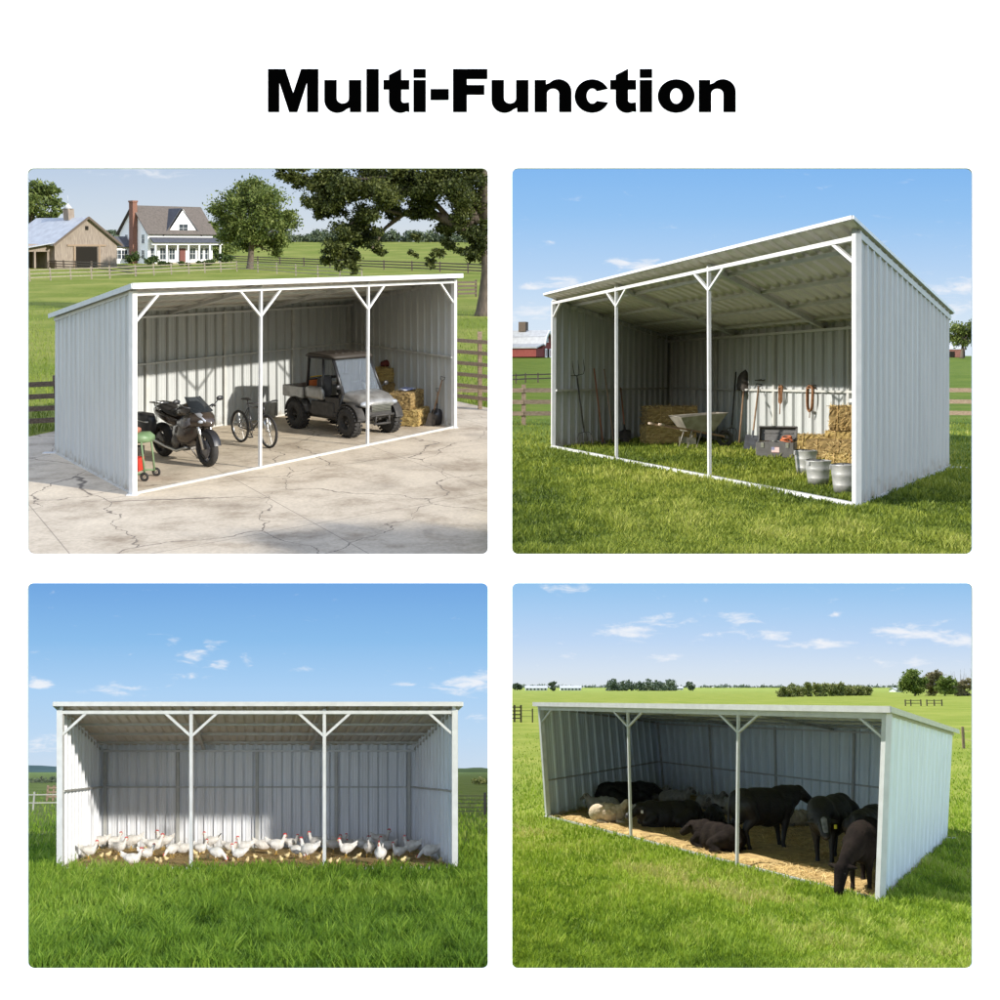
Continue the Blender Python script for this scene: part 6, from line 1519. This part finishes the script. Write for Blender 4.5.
fs = [(4, 7, 6, 5)] + [(k, (k + 1) % 4, 4 + (k + 1) % 4, 4 + k)[::-1] for k in range(4)] + [(12, 13, 14, 15)] + [(8 + k, 8 + (k + 1) % 4, 12 + (k + 1) % 4, 12 + k) for k in range(4)] + [(k, (k + 1) % 4, 8 + (k + 1) % 4, 8 + k) for k in range(4)]
mb.add(vs, fs, False); mb.tube([Vector(p) for p in o_], .012, 6, closed=True); mb.build('tray', tray_m, wb_)
for sy in (-1, 1):
    mb = MB(); mb.beam((-.95, sy * .30, .52), (.62, sy * .09, .24), .045, .04); h = mb.build('handle', handle_m, wb_)
    mb = MB(); mb.tube([(-1.0, sy * .307, .53), (-.86, sy * .288, .505)], .026, 8); mb.build('grip', mat('pale_grip', (.45, .36, .28), rough=.7), h)
    mb = MB(); mb.tube([(-.18, sy * .21, .40), (-.30, sy * .24, .0), (-.10, sy * .24, .0), (.05, sy * .18, .36)], .016, 6); mb.box((-.20, sy * .235, .16), (.20, .012, .14)); mb.build('leg', tray_m, wb_)
wheel(wb_, 'wheel', (.68, 0, .19), .19, .09, .11, 6)
mb = MB(); mb.tube([(.68, -.10, .19), (.68, .10, .19)], .012, 6); mb.beam((.55, -.10, .25), (.70, -.09, .18), .02, .03); mb.beam((.55, .10, .25), (.70, .09, .18), .02, .03); mb.build('axle_bracket', iron, wb_)
# ------------------------------------------------------------------ poultry place: fences
white_rail = mat('white_fence_rail', (.36, .36, .33), rough=.7)
fence(P3, "white rail fence end left of the hen shed", [(-30, 811), (33, 811), (58, 810.6)], P3.px(17, P3.ground(33, 811).y), 2, white_rail, .07, .05, .03)
fence(P3, "short dark rail fence behind the white one, against the shed's left side", [(47, 801), (53, 801), (62, 801)], P3.px(14, P3.ground(50, 801).y), 3, wood_tan, .12, .12, .04)
fence(P3, "black wire fence with one stout post right of the hen shed", [(430, 815), (485, 815), (497, 815)], P3.px(20, P3.ground(485, 815).y), 5, black_pl, .12, .03, .02, name='wire_fence')
wood(P3, "dark hedge far across the field right of the hen shed", 474, 499, 776, 784, P3.ground(480, 786).y + 20, 'olive', 1500, 88, .9, name='hedge', crown_r=2.5)
wood(P3, "brown and green hedge line far across the field left of the hen shed", 20, 62, 776, 782, P3.ground(40, 784).y + 20, 'far', 1500, 89, .8, name='hedge', crown_r=2)

# ------------------------------------------------------------------ hens and chicks
hen_m = mat('white_plumage', (.80, .78, .74), (.66, .63, .58), scale=12, rough=.85, bump=.5, bscale=26)
comb_m = mat('red_comb', (.55, .03, .025), rough=.6); beak_m = mat('yellow_beak', (.60, .38, .08), rough=.5); eye_m = mat('black_eye', (.005, .005, .005), rough=.15)
chick_m = mat('yellow_down', (.80, .66, .36), (.72, .56, .28), scale=14, rough=.95, bump=.4, bscale=30)
black_f = mat('black_tail_feathers', (.03, .03, .032), rough=.6)
def hen(P, label, loc, yaw, pose='stand', tail=None, scale=1.0, group='white hens on the straw'):
    rt = thing(P, 'hen', label, 'hen', loc, yaw, group=group, scale=scale, lean=False)
    mb = MB(); z = {'stand': 0, 'peck': 0, 'sit': -.105, 'rest': -.10}[pose]
    tilt = {'stand': .0, 'peck': -.05, 'sit': 0, 'rest': 0}[pose]
    mb.ball((0, 0, .215 + z), (.16, .115, .115)); mb.ball((.06, 0, .205 + z + tilt * .4), (.10, .095, .10)); mb.ball((-.08, 0, .235 + z), (.11, .09, .085))
    for i, (dx, dz, r) in enumerate(((-.16, .27, .060), (-.21, .315, .042), (-.245, .355, .026), (-.225, .29, .034))): mb.ball((dx, 0, dz + z), (r, r * .55, r * 1.1))
    for sy in (-1, 1): mb.ball((-.02, sy * .085, .225 + z), (.115, .03, .065))
    if pose in ('stand', 'sit'):
        nk = [(.10, 0, .24 + z), (.145, 0, .31 + z), (.155, 0, .375 + z)]; hd = Vector((.172, 0, .392 + z)); hdir = Vector((1, 0, -.1))
    elif pose == 'peck':
        nk = [(.11, 0, .21), (.19, 0, .15), (.235, 0, .085)]; hd = Vector((.248, 0, .065)); hdir = Vector((.6, 0, -.8))
    else:
        nk = [(.09, 0, .22 + z), (.12, 0, .25 + z), (.12, 0, .27 + z)]; hd = Vector((.14, 0, .275 + z)); hdir = Vector((1, 0, -.2))
    cap(mb, nk[0], nk[1], .062, .042); cap(mb, nk[1], nk[2], .042, .032); mb.ball(hd, (.036, .029, .031))
    if pose in ('stand', 'peck'):
        for sy in (-1, 1): cap(mb, (.0, sy * .045, .16), (.005, sy * .045, .10), .035, .018)
    fuse(mb, 'body', hen_m, rt, .011, 2)
    hdir.normalize(); up = Vector((0, 0, 1)) - hdir * hdir.z; up.normalize()
    mb = MB(); vs = []
    for i, hgt in enumerate((.012, .034, .022, .036, .020, .026, .006)): mb.ball(hd + hdir * (.028 - .011 * i) + up * (.024 + hgt * .4), (.009, .005, .006 + hgt * .45), 8, 6)
    mb.build('comb', comb_m, rt)
    mb = MB(); 
    for sy in (-1, 1): mb.ball(hd + hdir * .022 - up * .032 + Vector((0, sy * .008, 0)), (.008, .006, .014), 8, 6)
    mb.build('wattle', comb_m, rt)
    mb = MB(); mb.tube([hd + hdir * .028, hd + hdir * .048 - up * .002, hd + hdir * .060 - up * .010], [.012, .008, .002], 6); mb.build('beak', beak_m, rt)
    for sy in (-1, 1):
        mb = MB(); mb.ball(hd + hdir * .012 + Vector((0, sy * .027, 0)) + up * .006, .005, 8, 6); mb.build('eye', eye_m, rt)
    if pose in ('stand', 'peck'):
        for sy in (-1, 1):
            mb = MB(); mb.tube([(.005, sy * .045, .11), (.0, sy * .047, .012)], .008, 6)
            for a in (-.5, 0, .5, math.pi): mb.tube([(0, sy * .047, .010), (.05 * math.cos(a), sy * .047 + .05 * math.sin(a), .005)], [.006, .003], 5)
            mb.build('leg', beak_m, rt)
    if tail:
        mb = MB()
        for i in range(5): mb.tube([(-.19, (i - 2) * .008, .29 + z), (-.25, (i - 2) * .016, .35 + z + .01 * i), (-.27, (i - 2) * .02, .40 + z)], [.016, .018, .004], 6, flat=.4)
        mb.build('tail_feathers', black_f, rt)
    return rt
protos = {k: None for k in ('stand', 'peck', 'sit', 'rest')}
HENS = [(79, 858.5, 205, 'rest', "hen resting in the shade at the far left wall"), (88, 862, 10, 'stand', "leftmost standing hen of the front row, beside the left wall"), (99, 851.5, 200, 'stand', "hen at the back left corner facing left"),
        (113, 851, 15, 'stand', "hen with raised red comb behind the front left group"), (118, 857.5, 20, 'stand', "hen standing behind the seated hen, head up to the right"), (132, 866.5, 5, 'sit', "big seated hen lying in front of the left bay"),
        (131, 852, 185, 'peck', "hen with lowered head behind the seated hen"), (153, 857, 15, 'stand', "dark eyed hen left of the first middle post"), (163, 852, 170, 'stand', "hen with red comb at the back, left of the first middle post"),
        (172, 860, 240, 'peck', "hen with lowered head nearest the first middle post on its left"), (183, 855.5, 200, 'rest', "hen resting directly behind the first middle post"),
        (210, 851.5, 180, 'stand', "hen with a black tail behind the pecking hen of the middle bay"), (216, 864, 345, 'peck', "plump hen pecking to the right in the front of the middle bay"), (230, 853, 0, 'rest', "hen resting at the back of the middle bay"),
        (244, 857, 195, 'stand', "hen with dark neck feathers standing in the middle bay"), (263, 852, 25, 'rest', "hen resting against the lit wall in the middle bay"), (276, 857, 5, 'stand', "tall necked hen at the edge of the lit wall"),
        (308, 862, 165, 'stand', "red combed hen facing left just left of the second middle post"), (316, 854, 175, 'stand', "hen behind the red combed one, facing left"), (333, 855, 15, 'stand', "hen behind the second middle post facing right"),
        (346, 860, 200, 'stand', "bright sunlit hen just right of the second middle post"), (352, 851, 170, 'rest', "shaded hen at the back right of the second middle post"), (369, 860, 90, 'stand', "hen seen from behind, tail to the viewer, in the right bay"),
        (380, 867, 265, 'stand', "hen at the very front of the right bay"), (381, 851, 10, 'stand', "hen at the back of the right bay with its head high"), (387, 856.5, 190, 'stand', "shaded hen with a red face in the right bay"),
        (411, 858.5, 155, 'stand', "streaked hen facing left in the right bay"), (413, 852, 175, 'rest', "shaded hen in the back right corner"), (430, 862.5, 180, 'peck', "rightmost hen, reaching left near the right wall")]
HENS += [(146, 864, 30, 'stand', "small hen between the seated hen and the first middle post"), (200, 858, 350, 'stand', "small hen just right of the first middle post"), (238, 864, 190, 'stand', "small hen at the front of the middle bay"), (291, 852, 15, 'stand', "small hen against the wall left of the second middle post"), (362, 854, 20, 'stand', "small hen in the shade at the back of the right bay"), (399, 862, 200, 'stand', "small hen in the gap of the right bay"), (296, 860, 340, 'peck', "small hen pecking left of the second middle post"), (340, 851, 0, 'stand', "small hen at the back wall right of the second middle post")]
tails = {11: 1}
Rh = random.Random(4)
for i, (x, r, ang, pose, lab) in enumerate(HENS):
    lab = 'white ' + lab if not lab.startswith('small') else lab.replace('small hen', 'small white hen'); small_ = 'small white' in lab; g = P3.ground(x, min(r, 867.5)); g.z = .05; a = math.radians(ang); sc_ = Rh.uniform(.92, 1.14) if not small_ else .86
    if i in tails: hen(P3, lab, g, a, pose, tail=1, scale=sc_)
    elif protos[pose] is None: protos[pose] = hen(P3, lab, g, a, pose, scale=sc_)
    else: copy_thing(protos[pose], P3, g, a, lab, scale=sc_)
def chick(P, label, loc, yaw, scale=1.0):
    rt = thing(P, 'chick', label, 'chick', loc, yaw, group='yellow chicks among the hens', scale=scale, lean=False)
    mb = MB(); mb.ball((0, 0, .075), (.062, .048, .050)); mb.ball((-.05, 0, .085), (.03, .03, .028)); mb.ball((.045, 0, .125), (.035, .032, .034)); cap(mb, (.02, 0, .09), (.04, 0, .115), .035, .03)
    fuse(mb, 'body', chick_m, rt, .008, 2)
    mb = MB(); mb.tube([(.078, 0, .124), (.098, 0, .118)], [.009, .002], 6); mb.build('beak', beak_m, rt)
    for sy in (-1, 1):
        mb = MB(); mb.ball((.062, sy * .027, .133), .005, 6, 5); mb.build('eye', eye_m, rt)
        mb = MB(); mb.tube([(0, sy * .02, .04), (0, sy * .02, .004), (.025, sy * .022, .004)], .005, 5); mb.build('leg', beak_m, rt)
    return rt
ck = None
ORD = 'first second third fourth fifth sixth seventh eighth ninth tenth eleventh twelfth thirteenth fourteenth fifteenth sixteenth seventeenth eighteenth nineteenth twentieth twenty-first twenty-second twenty-third twenty-fourth'.split()
CH = [(101, 861), (108, 860), (115, 864), (112, 857), (122, 861.5), (140, 856), (147, 862), (156, 865), (160, 867), (142, 862), (166, 864), (195, 858), (197, 863), (203, 857), (207, 862.5), (226, 862), (233, 866), (238, 861), (228, 857), (247, 866), (255, 862), (262, 865.5), (269, 858), (281, 865), (287, 861), (294, 857.5), (300, 862), (290, 854), (318, 863), (322, 857), (330, 866.5), (338, 866.5), (355, 864), (359, 860), (388, 865), (394, 860.5), (403, 866), (408, 864), (417, 862), (440, 866.5), (398, 856), (146, 853.5), (220, 855), (252, 855)]
for i, (x, r) in enumerate(CH):
    g = P3.ground(x, min(r, 867.5)); g.z = .055; a = Rh.uniform(0, 6.28); s_ = Rh.uniform(.7, .95)
    bay = 0 if x < 191 else (1 if x < 324 else 2); xs_ = sorted(q for q, _ in CH if (0 if q < 191 else (1 if q < 324 else 2)) == bay)
    lab = "small yellow chick, %s from the left among those in the %s bay" % (ORD[xs_.index(x)], ("left", "middle", "right")[bay])
    if ck is None: ck = chick(P3, lab, g, a, s_)
    else: copy_thing(ck, P3, g, a, lab, scale=s_)

# ------------------------------------------------------------------ pasture place: fences and far farm buildings
fence(P4, "dark gate posts and rails at the left edge of the pasture", [(506, 722), (514.5, 722), (521, 722)], P4.px(16, P4.ground(514, 722).y), 4, wood_dark, .2, .12, .05)
fence(P4, "thin wire fence ending in a dark post left of the cattle shed", [(521, 722.5), (532.5, 722.5)], P4.px(13, P4.ground(532, 722.5).y), 2, wood_dark, .14, .03, .03, name='wire_fence')
fence(P4, "dark rail gate far out on the pasture, right of the shed roof", [(905.5, 706), (911, 706), (921, 706)], P4.px(6, P4.ground(911, 706).y), 2, wood_dark, .2, .13, .06)
fence(P4, "second far rail gate on the pasture, nearer the right edge", [(927, 706), (934.5, 706), (942, 706)], P4.px(6, P4.ground(934, 706).y), 2, wood_dark, .2, .13, .06)
fence(P4, "brown wire fence post right of the cattle shed, nearest the viewer", [(963.8, 748.5), (997, 760)], P4.px(20, P4.ground(963, 748.5).y), 2, wood_tan, .14, .02, .02, name='wire_fence')
white_barn = mat('white_long_barn', (.78, .78, .76), rough=.7)
def long_barn(label, x0, x1, row, hp):
    g = P4.ground(x0, row); g = P4.at(x0, row, min(g.y, 1300)); s = g.y / F; L = (x1 - x0) * s
    rt = thing(P4, 'long_barn', label, 'barn', g, 0)
    mb = MB(); gable_body(mb, L, 14, hp * s * .55, hp * s); mb.build('wall', white_barn, rt)
    mb = MB(); h = hp * s; roof_slab(mb, (-.5, -.5, h * .5), (L + .5, -.5, h * .5), (L + .5, 7, h), (-.5, 7, h)); roof_slab(mb, (-.5, 7, h), (L + .5, 7, h), (L + .5, 14.5, h * .5), (-.5, 14.5, h * .5)); mb.build('roof', barn_roof, rt)
    for k in range(6):
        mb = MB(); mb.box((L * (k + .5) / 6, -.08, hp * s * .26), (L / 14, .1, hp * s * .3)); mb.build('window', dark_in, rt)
long_barn("long low white barn left of the small round tree on the horizon", 525.5, 547, 690.5, 4.5)
long_barn("long low white barn right of the small round tree on the horizon", 560.5, 581, 690.5, 4.5)
long_barn("small white farm building between the dark wood and the lone tree", 674.5, 683, 690, 3.5)
long_barn("tiny pale building half hidden by the big green tree on the right", 896, 903, 692, 4)

# ------------------------------------------------------------------ cattle
hide_black = mat('black_hide', (.012, .011, .012), (.022, .019, .018), scale=5, rough=.5, spec=.35, bump=.5, bscale=24)
hide_brown = mat('dark_brown_hide', (.011, .008, .007), (.022, .016, .013), scale=4, rough=.9, spec=.08, bump=.5, bscale=24)
face_grey = mat('grizzled_face', (.30, .28, .28), (.14, .13, .13), scale=9, rough=.7)
nose_m = mat('dark_nose', (.03, .025, .025), rough=.4)
tag_y = mat('yellow_ear_tag', (.75, .72, .05), rough=.5); tag_w = mat('white_ear_tag', (.7, .7, .68), rough=.5)
def leg_pts(mb, pts, rr):
    for a, b, r0, r1 in zip(pts, pts[1:], rr, rr[1:]): cap(mb, a, b, r0, r1, 10)
def cow(P, label, loc, yaw, pose='stand', hide=None, face=None, eartag=None, scale=1.0, head_turn=0.0, head_drop=0.0, step=0.0):
    hide = hide or hide_black
    rt = thing(P, 'cow', label, 'cow', loc, yaw, group='cattle in the straw bedded shed', scale=scale, lean=False)
    mb = MB(); lying = pose == 'lie'; dz = -.62 if lying else 0
    E = lambda c, r: mb.ball((c[0], c[1], c[2] + dz), r, 16, 12)
    E((-.62, 0, 1.08), (.36, .27, .31)); E((-.25, 0, .96), (.52, .35, .43)); E((.12, 0, .93), (.50, .36, .44)); E((.50, 0, .98), (.38, .29, .42)); E((-.66, 0, .98), (.32, .27, .34)); E((.48, 0, 1.20), (.30, .15, .20)); E((-.15, 0, 1.26), (.62, .12, .12)); E((-.78, 0, 1.18), (.18, .17, .17))
    if lying: E((-.3, 0, .86), (.55, .38, .26)); E((.3, 0, .86), (.4, .33, .26))
    t = Matrix.Rotation(head_turn, 3, 'Z')
    if pose == 'graze': n0, n1, n2, hd, mz = (.66, 0, 1.10), (1.0, 0, .90), (1.24, 0, .60), (1.28, 0, .52), (1.42, 0, .12)
    elif lying: n0, n1, n2, hd, mz = (.60, 0, 1.08 + dz), (.78, 0, 1.12 + dz), (.90, 0, 1.16 + dz), (.94, 0, 1.18 + dz), (1.25, 0, .98 + dz)
    else: n0, n1, n2, hd, mz = (.64, 0, 1.13), (.86, 0, 1.17 - head_drop * .4), (1.02, 0, 1.22 - head_drop), (1.06, 0, 1.24 - head_drop), (1.40, 0, 1.03 - head_drop)
    n0, n1, n2, hd, mz = map(Vector, (n0, n1, n2, hd, mz)); piv = n0.copy()
    n1, n2, hd, mz = (piv + (Matrix.Rotation(head_turn * k, 3, 'Z') @ (v - piv)) for v, k in ((n1, .5), (n2, .85), (hd, 1), (mz, 1)))
    gz = .82 if pose == 'graze' else 1
    cap(mb, n0, n1, .29 * gz, .235 * gz); cap(mb, n0 - Vector((0, 0, .16)), n1 - Vector((0, 0, .10)), .22, .18); cap(mb, n1, n2, .235 * gz, .17 * gz)
    cap(mb, hd, hd + (mz - hd) * .5, .155, .125); cap(mb, hd + (mz - hd) * .45, mz, .125, .10)
    hx = (mz - hd).normalized(); side = Vector((-hx.y, hx.x, 0)).normalized() if abs(hx.z) < .95 else Vector((0, 1, 0)); upv = hx.cross(-side).normalized()
    if upv.z < 0: upv = -upv
    for sy in (-1, 1):
        e0 = hd + side * sy * .11 + upv * .02 - hx * .03; e1 = e0 + side * sy * .23 - upv * .05 - hx * .03
        cap(mb, e0, (e0 + e1) / 2, .03, .058); cap(mb, (e0 + e1) / 2, e1, .058, .02)
    for sy in (-1, 1):
        if not lying:
            o1, o2 = step * sy, -step * sy
            leg_pts(mb, [(.50, sy * .17, .95), (.48, sy * .18, .66), (.50 + o1, sy * .17, .40), (.49 + o1 * 1.6, sy * .17, .14), (.52 + o1 * 1.6, sy * .17, .05)], [.19, .11, .066, .048, .06])
            leg_pts(mb, [(-.66, sy * .17, 1.00), (-.52, sy * .20, .74), (-.78 + o2, sy * .18, .50), (-.72 + o2 * 1.6, sy * .18, .14), (-.69 + o2 * 1.6, sy * .18, .05)], [.25, .16, .072, .05, .062])
        else:
            leg_pts(mb, [(.50, sy * .22, .32), (.72, sy * .26, .18), (.46, sy * .28, .09), (.34, sy * .27, .06)], [.16, .10, .07, .06])
            leg_pts(mb, [(-.55, sy * .24, .34), (-.20, sy * .36, .22), (-.56, sy * .42, .09), (-.28, sy * .46, .06)], [.24, .15, .075, .06])
    if not lying: cap(mb, (-.30, 0, .72), (-.42, 0, .66), .10, .07)
    if lying: tl = [(-.92, 0, .62), (-1.04, .05, .35), (-.96, .2, .08)]
    else: tl = [(-.94, 0, 1.20), (-1.03, 0, .95), (-1.02, .02, .62)]
    cap(mb, tl[0], tl[1], .05, .03); cap(mb, tl[1], tl[2], .03, .045)
    fuse(mb, 'body', hide, rt, .026, 4)
    mb = MB()
    mb.ball(mz + hx * .05, (.055, .065, .05), 12, 8); mb.build('muzzle', nose_m, rt)
    if face:
        mb = MB(); cap(mb, hd + upv * .055 + hx * .02, mz + upv * .045 - hx * .02, .10, .065); mb.build('grey_face', face, rt)
    for sy in (-1, 1):
        mb = MB(); mb.ball(hd + hx * .10 + side * sy * .115 + upv * .045, .022, 8, 6); mb.build('eye', eye_m, rt)
    if eartag:
        col_, sy = eartag; e1 = hd + side * sy * .24 - upv * .05 + hx * .05
        mb = MB(); mb.box(e1, (.055, .055, .085)); mb.build('ear_tag', col_, rt, bevel=.008)
    return rt
wool_cream = mat('cream_wool', (.62, .50, .36), (.48, .38, .26), scale=10, rough=.95, bump=1.0, bscale=24)
wool_grey = mat('grey_wool', (.20, .19, .17), (.30, .28, .25), scale=10, rough=.95, bump=1.0, bscale=24)
face_m = mat('dark_sheep_face', (.10, .09, .08), rough=.8)
def sheep(P, label, loc, yaw, pose='lie', wool=None, facem=None, scale=1.0):
    rt = thing(P, 'sheep', label, 'sheep', loc, yaw, group='sheep lying among the cattle', scale=scale, lean=False)
    mb = MB(); dz = 0 if pose == 'stand' else -.27
    for c, r in (((-.28, 0, .58), (.27, .24, .25)), ((0, 0, .56), (.36, .27, .27)), ((.28, 0, .58), (.24, .21, .24)), ((-.1, 0, .68), (.34, .17, .17))): mb.ball((c[0], c[1], c[2] + dz), r, 14, 10)
    cap(mb, (.36, 0, .64 + dz), (.50, 0, .82 + dz), .15, .10); mb.ball((.54, 0, .86 + dz), (.11, .09, .10))
    R = random.Random(int(loc[0] * 10))
    for _ in range(60):
        a, b = R.uniform(0, 6.28), R.uniform(-.2, 1.4); mb.ball((-.02 + .42 * math.cos(a) * math.cos(b), .25 * math.sin(a) * math.cos(b), .57 + dz + .25 * math.sin(b)), R.uniform(.035, .06), 8, 6)
    fuse(mb, 'body', wool or wool_grey, rt, .022, 2)
    mb = MB(); cap(mb, (.56, 0, .85 + dz), (.70, 0, .76 + dz), .07, .045)
    for sy in (-1, 1): cap(mb, (.54, sy * .07, .90 + dz), (.52, sy * .16, .87 + dz), .028, .014)
    mb.build('face', facem or face_m, rt)
    for sy in (-1, 1):
        for x in (-.28, .26):
            mb = MB()
            if pose == 'stand': cap(mb, (x, sy * .13, .42), (x, sy * .13, .04), .05, .032)
            else: cap(mb, (x, sy * .20, .10), (x + .20, sy * .24, .05), .05, .035)
            mb.build('leg', facem or face_m, rt)
    return rt
def face_to(P, a, b):
    p, q = P.ground(*a), P.ground(*b); return math.atan2((q - p).y, (q - p).x)
def g4(x, r, dx=0, dy=0): p = P4.ground(x, r); return p + Vector((dx, dy, .03))
cow(P4, "black cow standing side on, facing right, behind the second post", g4(765, 851), math.radians(30), 'stand', scale=1.06, step=.06)
cow(P4, "black cow with grizzled face and yellow ear tag looking out", g4(833, 863), math.radians(236), 'stand', face=face_grey, eartag=(tag_y, 1), scale=1.05, head_turn=.45, head_drop=.34, step=.03)
cow(P4, "black cow mostly hidden behind the grazing brown cow", g4(868, 868), math.radians(60), 'stand', scale=.9)
cow(P4, "dark brown cow grazing across the sill beside the right corner post", g4(866, 889), math.radians(243), 'graze', hide=hide_brown, scale=.93, head_turn=-.38)
cow(P4, "black cow lying farthest left, head raised against the back corner", g4(626, 806), math.radians(14), 'lie', scale=1.0)
cow(P4, "black cow lying with a grey face and white ear tag behind the first post", g4(668, 829), math.radians(192), 'lie', face=face_grey, eartag=(tag_w, 1), scale=.98, head_turn=.3)
cow(P4, "dark brown cow lying with its back to the viewer left of the second post", g4(718, 852), math.radians(118), 'lie', hide=hide_brown, scale=.9, head_turn=.35)
cow(P4, "black calf lying behind the brown lying cow, head turned back", g4(714, 826), math.radians(75), 'lie', scale=.72)
sheep(P4, "cream sheep lying in the sun at the front of the left bay", g4(608, 825), math.radians(-2), wool=wool_cream, facem=mat('cream_face', (.50, .42, .33), rough=.85), scale=1.0)
sheep(P4, "grey sheep lying behind the cream one", g4(603, 816), math.radians(170), scale=.95)
sheep(P4, "beige grey sheep lying left of the back corner beside the black cow's head", g4(655, 804), math.radians(20), scale=.85)
sheep(P4, "pale grey sheep lying against the back wall behind the grey faced cow", g4(675, 808), math.radians(-10), scale=.95)
sheep(P4, "grey sheep lying behind the second post", g4(729, 817), math.radians(185), scale=.95)
sheep(P4, "grey sheep lying against the back wall above the black calf", g4(710, 811), math.radians(10), scale=.85)
sheep(P4, "small beige sheep behind the muzzle of the cow with the yellow tag", g4(800, 828), math.radians(185), scale=.8, wool=mat('beige_wool', (.40, .34, .25), (.3, .25, .18), scale=10, rough=.95, bump=1))
